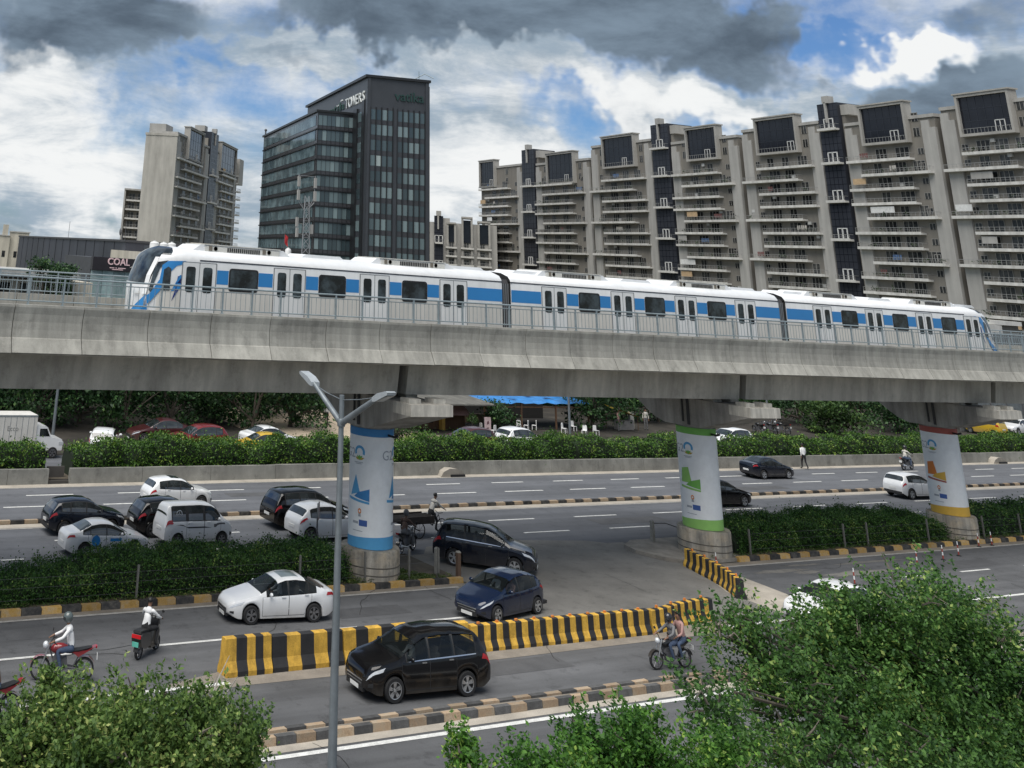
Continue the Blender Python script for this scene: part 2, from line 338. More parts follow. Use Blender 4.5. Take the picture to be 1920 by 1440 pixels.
X0, X1 = -40., 260.
def sheet(name, x0, x1, y0, y1, z, m):
    b = MB(); b.add([(x0, y0, z), (x1, y0, z), (x1, y1, z), (x0, y1, z)], [(0, 1, 2, 3)]); return tag(b.build(name, m), kind='structure')
def polysheet(name, pts, z, m):
    b = MB(); b.add([(p[0], p[1], z) for p in pts], [tuple(range(len(pts)))]); return tag(b.build(name, m), kind='structure')
GROUND = mat('ground_earth', (.16, .15, .12), .95, var=.3, scale=.05, fine=.2, col2=(.11, .13, .08), wpos=True)
sheet('ground', -2500, 2500, -2000, 3000, -.03, GROUND)
sheet('forecourt_ground', X0, X1, 70.5, 125, -.02, SHADE_DIRT)
sheet('service_road', X0, X1, 8., 29.95, 0., ASPH)
sheet('main_road', X0, X1, 30.85, 42.0, 0., ASPH)
sheet('crossover_road', 34.0, 47.4, 41.9, 46.3, .002, WORN)
sheet('highway_inner_road', X0, X1, 46.2, 54.4, 0., ASPH2)
sheet('highway_outer_road', X0, X1, 54.75, 62.1, 0., ASPH2)
sheet('rear_road', X0, X1, 65.6, 70.6, 0., ASPH2)
sheet('road_verge', X0, X1, 61.9, 62.62, .005, SAND)
sheet('road_gutter', X0, X1, 53.75, 54.4, .005, SAND)
sheet('median_gutter', X0, X1, 29.86, 30.3, .005, SAND)
sheet('median_fill', X0, X1, 30.45, 30.75, .10, DUST)
sheet('kerb_gutter', X0, 33.6, 41.66, 41.98, .005, DUST)
sheet('kerb_gutter', 47.6, X1, 41.5, 41.98, .005, DUST)
sheet('planting_strip', X0, 33.9, 42.1, 46.2, .09, mat('soil', (.075, .062, .045), .95, var=.3, scale=2., wpos=True))
sheet('planting_strip', 51.0, X1, 42.1, 46.2, .09, _mats['soil'])
sheet('planting_bed', X0, X1, 62.85, 65.6, .2, _mats['soil'])
# worn, dusty areas of the opening and round the barriers
def blobpoly(cx, cy, rx, ry, n=26, w=.18, seed=1):
    r = random.Random(seed); return [(cx+rx*math.cos(2*PI*k/n)*(1+r.uniform(-w, w)), cy+ry*math.sin(2*PI*k/n)*(1+r.uniform(-w, w))) for k in range(n)]
polysheet('worn_road', [(33.4, 41.95), (29.6, 36.9), (31.5, 35.6), (45.2, 35.5), (46.9, 41.95)], .004, WORN)
polysheet('worn_road', [(34.9, 46.15), (36., 47.4), (40.5, 47.9), (45.5, 46.9), (46.6, 46.15)], .004, WORN)
polysheet('barrier_dust', [(17.5, 33.9), (19., 34.3), (29., 34.1), (40.5, 34.2), (42., 35.), (40., 35.6), (19, 35.5), (16.8, 34.9)], .008, DUST)
polysheet('concrete_patch', [(47.6, 41.3), (48.3, 41.35), (48.2, 39.6), (47.9, 37.4), (46.4, 35.6), (44.9, 35.3), (45.2, 38.3), (46.6, 40.6)], .006, SAND)
for k, (cx, cy, rx, ry) in enumerate(((51.4, 40.3, 1.6, .22), (53.6, 40.9, 1.3, .12), (52.6, 39.9, .9, .2), (58.5, 40.6, 2.4, .15), (56, 39.2, 2.6, .3))): polysheet('concrete_patch', blobpoly(cx, cy, rx, ry, w=.4, seed=k), .006, WORN)

TAR = mat('tar_patch', (.080, .081, .085), .9, var=.2, scale=1., fine=.2, wpos=True)
for k, (cx, cy, rx, ry) in enumerate(((14.6, 40.2, 1.1, .5), (29.2, 33.4, 2.0, .55), (27.5, 39.6, 1.6, .5), (36.2, 32.4, 1.4, .5), (24.5, 28.0, 2.2, .5), (56.5, 37.0, 2.0, .6), (64, 39.2, 2.4, .5), (52., 50.2, 2.6, .6), (33.6, 58.9, 2.2, .45), (70, 56.4, 3, .5))): polysheet('road_patch', [(cx-rx, cy-ry), (cx+rx, cy-ry*.96), (cx+rx*.98, cy+ry), (cx-rx*1.01, cy+ry*.97)], .005, TAR)
rk = random.Random(77); b = MB()
for k in range(26):
    x, y = rk.uniform(12, 62), rk.choice((rk.uniform(31.5, 34), rk.uniform(36, 41.3), rk.uniform(36, 45), rk.uniform(24, 29)))
    a = rk.uniform(-.4, .4)+(PI/2 if rk.random() < .35 else 0); pts = [(x, y)]
    for _ in range(rk.randint(6, 13)): a += rk.uniform(-.35, .35); s_ = rk.uniform(.2, .45); pts.append((pts[-1][0]+s_*math.cos(a), pts[-1][1]+s_*math.sin(a)))
    for p, q in zip(pts[:-1], pts[1:]):
        dx, dy = q[0]-p[0], q[1]-p[1]; l = math.hypot(dx, dy); nx, ny = -dy/l*.011, dx/l*.011
        b.add([(p[0]+nx, p[1]+ny, .0085), (p[0]-nx, p[1]-ny, .0085), (q[0]-nx, q[1]-ny, .0085), (q[0]+nx, q[1]+ny, .0085)], [(0, 1, 2, 3)])
tag(b.build('road_crack', DARKGAP), kind='structure')
# painted lines
ln = MB()
def stripe(b, x0, x1, y, w, z=.010): b.add([(x0, y-w/2, z), (x1, y-w/2, z), (x1, y+w/2, z), (x0, y+w/2, z)], [(0, 1, 2, 3)])
stripe(ln, X0, X1, 29.62, .2)
stripe(ln, X0, 18.9, 34.6, .2); stripe(ln, 40.6, X1, 34.7, .18)
for k in range(-8, 40):
    x = 18.16-5.7*k*-1 if False else 18.1+5.45*k
    if 30.5 < x < 46.5: continue
    stripe(ln, x, x+2.4, 38.15, .15)
tag(ln.build('lane_marking', LINE), kind='structure')
l2 = MB()
stripe(l2, X0, 33.2, 41.55, .16); stripe(l2, 48.6, X1, 41.45, .16); stripe(l2, X0, X1, 53.62, .12); stripe(l2, X0, X1, 61.8, .1)
tag(l2.build('edge_marking', LINEW), kind='structure')
l3 = MB()
for k in range(-14, 50):
    stripe(l3, 45.64+5.05*k, 45.64+5.05*k+2.55, 60.08, .15); stripe(l3, 44.5+5.2*k, 44.5+5.2*k+3., 57.7, .15)
    stripe(l3, 43.1+6.03*k, 43.1+6.03*k+3.15, 51.4, .15); stripe(l3, 43.24+5.9*k, 43.24+5.9*k+3.05, 48.83, .15)
tag(l3.build('dash_marking', LINE), kind='structure')

# kerbs: every stone is a part
def kerb(name, label, x0, x1, y, dy, h, step, mats, off=0, gap=.015, rect=True):
    t = thing(name, label, 'kerb', (x0, y, 0))
    me = []
    for m in mats:
        b = MB(); b.box((0, 0, h/2), (step-gap, dy, h), top=1.); v = b.v
        v = [(p[0]*(1 if p[2] < h*.5 else .985), p[1]*(1 if p[2] < h*.5 else .86), p[2]) for p in v]; b.v = v
        me.append(b.mesh('kerb_stone', m))
    n = int((x1-x0)/step)
    for k in range(n):
        o = link('kerb_stone', me[(k+off) % len(me)], t, ((k+.5)*step, random.uniform(-.012, .012), random.uniform(-.012, .006))); o.rotation_euler = (random.uniform(-.02, .02), random.uniform(-.012, .012), random.uniform(-.012, .012))
    return t
kerb('median_kerb', 'tan and grey painted kerb nearest the viewer, in front of the black people carrier', 10., 52., 30.36, .2, .2, .62, (KT, KG))
kerb('median_kerb', 'worn tan and grey kerb row behind the front one, along the lane of the black people carrier', 10., 52., 30.85, .2, .16, .62, (KT, KG), 1)
kerb('verge_kerb', 'yellow and black kerb below the left clipped hedge beside the white saloon', 2., 33.9, 42.1, .24, .2, .74, (KY, KB))
kerb('verge_kerb', 'yellow and black kerb below the right hedge past the opening', 50.6, 128., 42.1, .24, .2, .74, (KY, KB))
kerb('divider_kerb', 'low black and cream kerb dividing the two highway carriageways', 8., 128., 54.58, .22, .15, .66, (KT, KB))

# barrier wall along the far verge: cast lengths with joints
def wall_run(label, x0, x1, step=4.3):
    t = thing('barrier_wall', label, 'wall', (x0, 62.75, 0)); x = x0
    while x < x1-.1:
        w = min(step, x1-x); b = MB()
        b.prism([(-.15, 0), (.15, 0), (.11, .73), (-.11, .73)], lambda y, z: (.012, y, z), lambda y, z, w=w: (w-.012, y, z)); b.build('wall_panel', WALLC, t, (x-x0, 0, random.uniform(-.015, .015))); x += step
    return t
wall_run('low grey concrete barrier wall left of the hedge gap, at the left edge', -10., 22.4)
wall_run('long low grey concrete barrier wall below the far clipped hedge', 23.6, 130.)
b = MB(); b.bb((22.45, 62.7, 0), (23.55, 63.6, .16)); b.bb((22.5, 63.3, .16), (23.5, 63.4, .72)); tag(b.build('drain_opening', mat('drain_dark', (.07, .065, .06), .9)), 'dark drain opening in the gap of the far barrier wall', 'drain')
for k, (px, py) in enumerate(((830, 888), (1868, 868))):
    p = G(px, py); t = thing('rubble_heap', ('pale cement heap against the barrier wall behind the turning people carrier', 'pale cement heap against the barrier wall at the right edge')[k], 'rubble', (p.x, 62.35, 0))
    b = MB(); b.prism([(-.95, 0), (-.75, .3), (-.3, .48), (.3, .45), (.8, .25), (1.05, 0)], lambda x, z: (x, -.32-z*.2, z), lambda x, z: (x*.8, .25, z*.95)); b.build('cement_mound', SAND, t)
    b = MB(); b.bb((-.2, -.43, .0), (.9, -.36, .14)); b.build('drain_mouth', BLACK, t)

# island noses
def island(label, pts, m=SAND, h=.14):
    t = thing('traffic_island', label, 'traffic island', (0, 0, 0)); b = MB(); n = len(pts)
    b.prism(pts, lambda x, y: (x, y, 0), lambda x, y: (x, y, h)); b.build('island_slab', m, t, fix=True)
    return t
island('bare concrete tip of the right traffic island in front of the green banded pier', [(51.2, 42.12), (49.6, 42.1), (47.6, 42.15), (46.75, 43.0), (46.3, 44.4), (46.6, 45.4), (47.7, 46.05), (51.2, 46.1)], mat('island_dirt', (.24, .22, .19), .95, var=.3, scale=1.5, wpos=True, fine=.25))

# ------------------------------------------------------------------ viaduct
YV = 43.4
va = thing('metro_viaduct', 'long grey concrete metro viaduct crossing the whole picture', 'viaduct', (45, YV, 0))
def wl(o): o.location = tuple(Vector(o.location)-Vector((45, YV, 0))); return o
JX = [-12., 8.9, 29.75, 50.5, 71.6, 92.6, 113.5, 134.]
gs = [(-4.25, 8.62), (-4.22, 8.46), (-2.72, 8.34), (-2.52, 7.2), (2.52, 7.2), (2.72, 8.34), (4.22, 8.46), (4.25, 8.62)]
for a, c in zip(JX[:-1], JX[1:]):
    b = MB(); b.prism(gs, lambda y, z: (0, y, z), lambda y, z, L_=c-a-.46: (L_, y, z)); b.build('girder_span', CONCG, va, (a+.23-45, 0, 0), fix=True)
b = MB()
for x in JX[1:-1]: b.bb((x-.35-45, -1.2, 7.25), (x+.35-45, 1.2, 8.3))
b.build('girder_gap', DARKGAP, va)
b = MB(); b.bb((-57, -4.1, 8.621), (89, 4.1, 8.72)); b.build('deck_slab', CONC, va)
b = MB()
for yy in (-2.53, -1.1, 1.1, 2.53): b.bb((-57, yy-.035, 8.72), (89, yy+.035, 8.88))
b.build('rail', mat('rail_steel', (.16, .11, .08), .5, .6), va)
# parapet panels, one object each
pp = [(-4.36, 8.50), (-4.50, 8.54), (-4.285, 8.97), (-4.25, 9.0), (-4.215, 9.25), (-4.205, 9.5), (-4.23, 9.75), (-4.29, 9.97), (-4.29, 10.05), (-3.98, 10.05), (-3.98, 8.62), (-4.2, 8.62)]
SP = 2.555
def panel(sgn):
    b = MB(); q = [(y*-sgn, z) for y, z in pp]; b.prism(q, lambda y, z: (.014, y, z), lambda y, z: (SP-.014, y, z)); return b.mesh('parapet_panel', CONCP, fix=True)
pm, pf = panel(-1), panel(1)
for k in range(-5, 46):
    x = 12.08+SP*k-45
    link('parapet_panel', pm, va, (x, random.uniform(-.006, .006), random.uniform(-.008, .008)))
    link('parapet_panel', pf, va, (x, 0, 0))
# handrails
def railing(label, y, x0=-2., x1=126., bal=True):
    t = thing('viaduct_railing', label, 'railing', (0, y, 10.05))
    b = MB(); b.tube([(x0, 0, .90), (x1, 0, .90)], .032, 8); b.build('top_rail', RAILM, t)
    b = MB(); b.tube([(x0, 0, .12), (x1, 0, .12)], .024, 6); b.build('bottom_rail', RAILM, t)
    b = MB(); b.tube([(x0, 0, .76), (x1, 0, .76)], .018, 6); b.build('middle_rail', RAILM, t)
    b = MB(); b.bb((-.028, -.028, 0), (.028, .028, .9)); b.bb((-.06, -.06, 0), (.06, .06, .015)); pmsh = b.mesh('rail_post', RAILM)
    n = int((x1-x0)/1.278)
    for k in range(n): link('rail_post', pmsh, t, (x0+.5+1.278*k, 0, 0))
    if bal:
        b = MB()
        for k in range(int((x1-x0)/.213)): b.bb((x0+.213*k-.007, -.007, .12), (x0+.213*k+.007, .007, .76))
        tag(b.build('baluster', RAILM, t), kind='stuff')
    return t
railing('grey steel railing on the near parapet in front of the train', 39.27)
railing('grey steel railing on the far side of the viaduct behind the train', 47.5)

# piers
PX = [-10.3, 9.9, 30.05, 49.95, 70.1, 90.3, 110.5]
pnt = {k: mat('print_'+k, c, .6, var=.06, scale=3.) for k, c in dict(white=(.80, .81, .81), blue=(.04, .21, .47), lblue=(.09, .34, .60), green=(.16, .42, .08), lgreen=(.27, .52, .13), red=(.34, .08, .06), orange=(.66, .2, .035), yellow=(.66, .40, .06), grey=(.35, .37, .4), navy=(.05, .11, .33), gold=(.5, .36, .05)).items()}
PR = .94
def wrapped(name, me_or_poly, R_, u0, z0, m, parent):
    """bend flat print (u, z) round the shaft; u = 0 faces the viewer's side"""
    if isinstance(me_or_poly, list):
        bm = bmesh.new(); bm.faces.new([bm.verts.new((u, z, 0)) for u, z in me_or_poly])
    else:
        bm = bmesh.new(); bm.from_mesh(me_or_poly)
    us = [v.co.x for v in bm.verts]
    k = math.floor(min(us)/.12)
    while k*.12 < max(us):
        bmesh.ops.bisect_plane(bm, geom=bm.verts[:]+bm.edges[:]+bm.faces[:], plane_co=(k*.12, 0, 0), plane_no=(1, 0, 0)); k += 1
    for v in bm.verts:
        a = TH+(u0+v.co.x)/PR; z = z0+v.co.y; v.co = (R_*math.cos(a), R_*math.sin(a), z)
    bmesh.ops.recalc_face_normals(bm, faces=bm.faces)
    me = bpy.data.meshes.new(name); bm.to_mesh(me); bm.free(); me.materials.clear(); me.materials.append(m); o = link(name, me, parent)
    return o
TH = 0.
def ringpoly(r0, r1, a0, a1, n=18, sx=1.):
    return [(sx*r1*math.cos(a0+(a1-a0)*k/n), r1*math.sin(a0+(a1-a0)*k/n)) for k in range(n+1)]+[(sx*r0*math.cos(a1+(a0-a1)*k/n), r0*math.sin(a1+(a0-a1)*k/n)) for k in range(n+1)]
SCH = {2: dict(nm='blue', top='blue', bot='lblue', a='lblue', b='blue', c='lblue'), 3: dict(nm='green', top='green', bot='lgreen', a='lgreen', b='green', c='lgreen'), 4: dict(nm='orange', top='red', bot='yellow', a='orange', b='yellow', c='red')}
CAPM = mat('cap_concrete', (.33, .31, .28), .9, var=.2, scale=.9, streak=.35, sscale=(1.8, 1.8, .25), wpos=True, fine=.1)
CAPW = mat('cap_pale_paint', (.52, .49, .43), .88, var=.15, scale=2., streak=.3, sscale=(4, 4, .4), wpos=True)
for i, x in enumerate(PX):
    near = i in SCH
    lab = {2: 'metro pier with a white banner and blue bands, behind the lamp post', 3: 'metro pier with a white banner and green bands, in the middle right', 4: 'metro pier with a white banner, red top band and yellow bottom band'}.get(i, ('plain concrete metro pier two spans left of the blue banded pier', 'plain concrete metro pier just left of the picture edge', '', '', '', 'plain concrete metro pier just right of the picture edge', 'plain concrete metro pier two spans right of the red topped pier')[i])
    t = thing('metro_pier', lab, 'pier', (x, YV, 0)); TH = math.atan2(-YV, -x)
    b = MB(); b.lathe([(1.24, 0), (1.24, 1.14), (1.2, 1.2), (0, 1.21)], 36); b.build('pier_base', DRUM, t, smooth=True)
    b = MB()
    for z in (.35, .62): b.lathe([(1.243, z), (1.262, z+.02), (1.243, z+.04)], 36)
    b.build('base_band', mat('dark_stain', (.10, .09, .075), .9), t)
    b = MB(); b.lathe([(PR-.04, 1.2), (PR-.04, 5.95)], 36); b.build('pier_shaft', CONC, t, smooth=True)
    if near:
        s = SCH[i]; b = MB(); b.lathe([(PR, 1.24), (PR, 5.62)], 48); b.build('banner', pnt['white'], t, smooth=True)
        for nm, z0, z1, m in (('bottom_band', 1.22, 1.62, s['bot']), ('top_band', 5.34, 5.64, s['top'])):
            b = MB(); n = 48; rows = [[((PR+.005)*math.cos(2*PI*k/n), (PR+.005)*math.sin(2*PI*k/n), z) for k in range(n)] for z in (z0, z1)]
            if nm == 'bottom_band': rows[1] = [(p[0], p[1], z1+.06*math.sin(math.atan2(p[1], p[0])-TH+.5)) for p in rows[1]]
            b.grid(rows, 0, True); b.build(nm, pnt[m], t, smooth=True)
        for u0 in ((-.58, 1.28) if i == 2 else (-.5,)):
            R2 = PR+.006
            wrapped('banner_motif', [(-.42, .02), (-.12, .82), (.10, .18)] if i == 2 else [(-.5, .1), (-.42, .72), (-.02, .8), (.12, .12)], R2, u0, 3.05, pnt[s['a']], t)
            wrapped('banner_motif', [(.02, .18), (.52, .34), (.52, -.12), (-.2, .0)], R2+.001, u0, 3.05, pnt[s['b']], t)
            wrapped('banner_motif', [(-.55, -.02), (.52, -.14), (.52, -.22), (-.55, -.12)], R2+.002, u0, 3.05, pnt[s['c']], t)
            wrapped('banner_logo', ringpoly(.15, .25, R(-25), R(205)), R2, u0+.05, 4.72, pnt['lblue'], t)
            for a in (-60, -30, 0, 30, 60):
                c, sn = math.cos(R(90+a)), math.sin(R(90+a)); wrapped('banner_logo', [(0, 0), (c*.12-sn*.05, sn*.12+c*.05), (c*.26, sn*.20), (c*.12+sn*.05, sn*.12-c*.05)], R2+.001, u0+.05, 4.42, pnt['green' if abs(a) < 45 else 'gold'], t)
            wrapped('banner_lettering', textmesh('G2', .52, pnt['grey']), R2, u0-.5, 4.64, pnt['grey'], t)
            wrapped('banner_emblem', ringpoly(.05, .10, 0, 2*PI-.01, 16, .8), R2, u0+.1, 2.55, pnt['orange'], t)
            wrapped('banner_emblem', [(-.06, -.2), (.06, -.2), (.05, -.08), (-.05, -.08)], R2, u0+.1, 2.55, pnt['grey'], t)
            wrapped('banner_emblem', [(-.02, 0), (.34, 0), (.34, .22), (-.02, .22)], R2, u0+.1, 2.02, pnt['navy'], t)
            wrapped('banner_emblem', [(-.34, .06), (-.06, .06), (-.06, .15), (-.34, .15)], R2, u0+.1, 2.02, pnt['grey'], t)
            for zz, ww in ((1.82, .5), (4.32, .44), (4.27, .3)): wrapped('banner_emblem', [(-ww/2, 0), (ww/2, 0), (ww/2, .025), (-ww/2, .025)], R2, u0, zz, pnt['grey'], t)
    # hammerhead cap: flat near end, swept far end
    cp = [(-4.2, 7.02), (-4.2, 6.62), (-1.1, 5.72), (1.0, 5.70), (1.6, 5.86), (2.15, 6.16), (2.7, 6.52), (3.2, 6.80), (3.75, 7.02)]
    b = MB(); b.prism(cp, lambda y, z: (-1.05, y, z), lambda y, z: (1.05, y, z)); b.build('pier_cap', CAPM, t, fix=True)
    b = MB(); b.bb((-1.06, -4.22, 6.60), (1.06, -3.0, 7.03)); b.build('cap_end', CAPW, t)
    for y in (-3.6, -1.7, 1.7):
        for dx in (-.62, .62):
            b = MB(); b.bb((dx-.3, y-.3, 7.02), (dx+.3, y+.3, 7.2)); b.build('bearing_block', CAPW, t)
    b = MB(); b.tube([(-1.09, -.55, 7.0), (-1.09, -.55, 5.8)], .07, 8); b.tube([(-1.08, -.2, 7.0), (-1.08, -.2, 5.9)], .05, 8); b.build('drain_pipe', mat('drain_black', (.03, .03, .03), .6), t)
    if near:
        a = TH+.85; b = MB(); b.tube([(.93*math.cos(a), .93*math.sin(a), 5.42), (1.35*math.cos(a-.1), 1.35*math.sin(a-.1), 5.42), (1.6*math.cos(a-.1), 1.6*math.sin(a-.1), 5.5)], .05, 6)
        b.build('camera_arm', BLACK, t)

# ------------------------------------------------------------------ train
tr = thing('metro_train', 'white metro train of three coaches with a blue stripe on the viaduct', 'train', (44.5, 41.6, 8.9))
def tl(name, bm_, m, parent=None, **k):
    bm_.v = [(p[0]-44.5, p[1]-41.6, p[2]-8.9) for p in bm_.v] if parent is None else bm_.v
    return bm_.build(name, m, parent or tr, **k)
TW = mat('train_white', (.74, .74, .735), .3, coat=.3, var=.05, scale=.5, wpos=True, streak=.07, sscale=(3, 3, .25))
TCR = mat('train_cream', (.64, .615, .57), .35, var=.06, scale=.6, streak=.10, sscale=(6, 6, .2), wpos=True)
TROOF = mat('train_roof', (.72, .73, .74), .45, var=.07, scale=.8, wpos=True, streak=.07, sscale=(1.2, 1.2, 1.2))
TBL = mat('train_blue', (.022, .21, .52), .35, coat=.3, var=.05, scale=.7)
TGL = mat('train_glass', (.012, .016, .02), .06, var=.3, scale=1.6, col2=(.045, .06, .07), wpos=True)
TGR = mat('train_grey', (.19, .2, .21), .5, var=.1)
TAC = mat('roof_unit', (.55, .54, .5), .5, var=.15, scale=2., wpos=True)
NAVY = mat('train_navy', (.02, .04, .2), .3)
sec = [(0, 9.0), (1.30, 9.0), (1.40, 9.12), (1.40, 10.93), (1.40, 11.84), (1.365, 11.99), (1.22, 12.14), (.75, 12.27), (0, 12.31)]
smi = [2, 2, 1, 0, 0, 3, 3, 3]
full = sec+[(-y, z) for y, z in sec[-2:0:-1]]; fmi = smi+smi[::-1]
def noseshift(z, rev=False):
    P = [(9.0, 17.7), (9.6, 17.5), (10.1, 17.5), (10.6, 17.56), (11.2, 17.68), (11.7, 17.86), (12.0, 18.08), (12.2, 18.35), (12.31, 18.6)]
    if rev: P = [(9.0, 16.95), (9.6, 16.72), (10.1, 16.72), (10.6, 16.84), (11.2, 17.02), (11.7, 17.30), (12.0, 17.62), (12.2, 18.0), (12.31, 18.35)]
    return float(np.interp(z, [p[0] for p in P], [p[1] for p in P]))
XB = 19.0
def ys(s): return .80+.20*(1-(1-s)**2.2)
def sidey(x, z, rev=False):
    s = min(1., max(0., (x-noseshift(z, rev))/(XB-noseshift(z, rev)))); return 1.40*ys(s)
CO = [(16.7, 34.72), (35.22, 53.08), (53.62, 72.2)]
def mir(x): return 72.2-(x-16.72)
def coach(idx, d_px, w_px):
    a, c = CO[idx]; b = MB(); rows = []
    n = len(full)
    def nose_rows(rev):
        out = []
        for s in (0, .1, .22, .36, .52, .7, .86, 1.):
            row = []
            for y, z in full:
                x = noseshift(z, rev)+(XB-noseshift(z, rev))*s
                row.append((mir(x) if rev else x, 41.6+y*ys(s), z))
            out.append(row)
        return out
    rows = nose_rows(False) if idx == 0 else [[(a, 41.6+y*.985, 9+(z-9)*.99) for y, z in full], [(a+.12, 41.6+y, z) for y, z in full]]
    rows += nose_rows(True)[::-1] if idx == 2 else [[(c-.12, 41.6+y, z) for y, z in full], [(c, 41.6+y*.985, 9+(z-9)*.99) for y, z in full]]
    o = len(b.v)
    for r in rows: b.v += r
    for i in range(len(rows)-1):
        for j in range(n):
            q = (o+i*n+j, o+i*n+(j+1) % n, o+(i+1)*n+(j+1) % n, o+(i+1)*n+j); b.f.append(q); mi = fmi[j]
            zz = full[j][1]+full[(j+1) % n][1]
            fr = (idx == 0 and i < 2) or (idx == 2 and i >= len(rows)-3)
            if (idx == 0 and i < 3 and zz > 24.0) or (idx == 2 and i >= len(rows)-5 and zz > 24.1): mi = 4
            if fr and mi == 1: mi = 0
            b.m.append(mi)
    # end faces
    for e, row in ((0, rows[0]), (1, rows[-1])):
        left = row[:len(sec)]; right = [row[0]]+row[:len(sec)-2:-1]
        isn = (idx == 0 and e == 0) or (idx == 2 and e == 1); sg = -1 if e == 0 else 1
        g = []
        for p, q in zip(left, right):
            g.append([(p[0]+(q[0]-p[0])*u+(sg*.22*(1-(2*u-1)**2) if isn else 0), p[1]+(q[1]-p[1])*u, p[2]+(q[2]-p[2])*u) for u in (0, .12, .3, .5, .7, .88, 1)])
        st = len(b.m); b.grid(g)
        for k in range(st, len(b.m)):
            r_ = (k-st)//6; zz = (g[r_][0][2]+g[r_+1][0][2])/2
            b.m[k] = (4 if zz > 10.9 else 0) if isn else 5
    cb = tl('coach', b, [TW, TCR, TGR, TROOF, TGL, DARKGAP], smooth=True, fix=True, angle=35)
    off = Vector((-44.5, -41.6, -8.9))
    def sub(name, mb, m, **k):
        mb.v = [tuple(Vector(p)+off) for p in mb.v]; return mb.build(name, m, cb, **k)
    def rrect(x, z, w, h, r, y0, y1, m=0, mb=None):
        mb = mb or MB(); pts = []
        for cx, cz, a0 in ((w/2-r, h/2-r, 0), (-w/2+r, h/2-r, 90), (-w/2+r, -h/2+r, 180), (w/2-r, -h/2+r, 270)):
            pts += [(x+cx+r*math.cos(R(a0+t_)), z+cz+r*math.sin(R(a0+t_))) for t_ in (0, 30, 60, 90)]
        mb.prism(pts, lambda X, Z: (X, y0, Z), lambda X, Z: (X, y1, Z), m); return mb
    dx = [PY(px, 560 if idx == 0 else 585, 40.2).x if False else px for px in d_px]
    spans = []
    for x in dx:
        spans.append((x-.76, x+.76))
        for s in (-1, 1):
            for side in ((40.2, 40.183), (43.0, 43.017)):
                b = rrect(x+s*.365, 10.50, .70, 2.56, .04, *side)
                sub('door_leaf', b, TW, fix=True)
                b = rrect(x+s*.365, 11.17, .40, .92, .09, side[1], side[1]+(side[1]-side[0])*.5); sub('door_window', b, TGL, fix=True)
        b = MB()
        for xx in (x-.74, x, x+.74): b.bb((xx-.014, 40.180, 9.25), (xx+.014, 40.195, 11.78))
        b.bb((x-.74, 40.180, 11.775), (x+.74, 40.195, 11.80)); sub('door_seam', b, TGR)
    for x in w_px:
        for side in ((40.2, 40.18), (43.0, 43.02)):
            b = rrect(x, 11.24, 1.32, .84, .12, *side); sub('window', b, BLACK, fix=True)
            b = rrect(x, 11.24, 1.20, .72, .09, side[1], side[1]+(side[1]-side[0])*.3); sub('window_pane', b, TGL, fix=True)
        spans.append((x-.66, x+.66))
    spans.sort(); lo, hi = (a if idx else 20.05), (c if idx < 2 else 69.0); cur = lo
    for p, q in spans+[(hi, hi)]:
        if p-cur > .15:
            for ysd in ((40.2, 40.194), (43.0, 43.006)):
                b = MB(); b.bb((cur+.02, ysd[0], 11.05), (p-.02, ysd[1], 11.56)); sub('blue_stripe', b, TBL)
        cur = max(cur, q)
    b = MB(); b.bb((lo if idx else 19.6, 40.19, 11.845), (hi, 43.01, 11.895)); sub('gutter_line', b, mat('gutter_dark', (.05, .055, .07), .5))
    # roof equipment
    L_ = c-a
    for fr in (.24, .72) if idx else (.28, .75):
        x = a+L_*fr; b = MB()
        b.prism([(-2.3, 12.2), (-1.9, 12.46), (1.9, 12.46), (2.3, 12.2)], lambda X, Z: (x+X, 40.75, Z), lambda X, Z: (x+X, 42.45, Z)); sub('roof_unit', b, TROOF, fix=True)
        b = MB(); b.bb((x-1.7, 40.70, 12.22), (x+1.7, 40.76, 12.42)); b.bb((x-1.75, 40.7, 12.465), (x+1.75, 42.5, 12.50)); sub('unit_casing', b, TAC)
        b = MB()
        for k in range(16): b.bb((x-.72+k*.095, 40.685, 12.25), (x-.66+k*.095, 40.702, 12.41))
        sub('unit_grille', b, BLACK)
        b = MB()
        for dx_ in (-1.25, 1.2):
            b.lathe([(.085, 40.68), (.085, 40.70), (0, 40.70)], 12, (x+dx_, 0, 12.35), axis='y')
            b.bb((x+dx_-.3, 40.682, 12.26), (x+dx_-.15, 40.699, 12.44))
        sub('unit_vent', b, mat('vent_dark', (.16, .14, .11), .6))
    for fr in (.48, .9, .1) if idx else (.5, .92):
        x = a+L_*fr; b = MB(); b.prism([(-1.1, 12.25), (-.85, 12.40), (.85, 12.40), (1.1, 12.25)], lambda X, Z: (x+X, 40.95, Z), lambda X, Z: (x+X, 42.25, Z)); sub('roof_hatch', b, TROOF, fix=True)
    return cb, sub
pxx = lambda px, py: PY(px, py, 40.2).x
c1, sub1 = coach(0, [19.60, 23.68, 27.83, 31.98], [21.57, 25.73, 29.9])
c2, sub2 = coach(1, [pxx(1039, 560), pxx(1168, 575), pxx(1287, 585), pxx(1399, 595)], [pxx(1105, 567), pxx(1228, 577), pxx(1344, 582)])
c3, sub3 = coach(2, [pxx(1543, 595), pxx(1640, 600), pxx(1734, 607), pxx(1823, 612)], [pxx(1593, 597), pxx(1688, 602), pxx(1779, 608)])
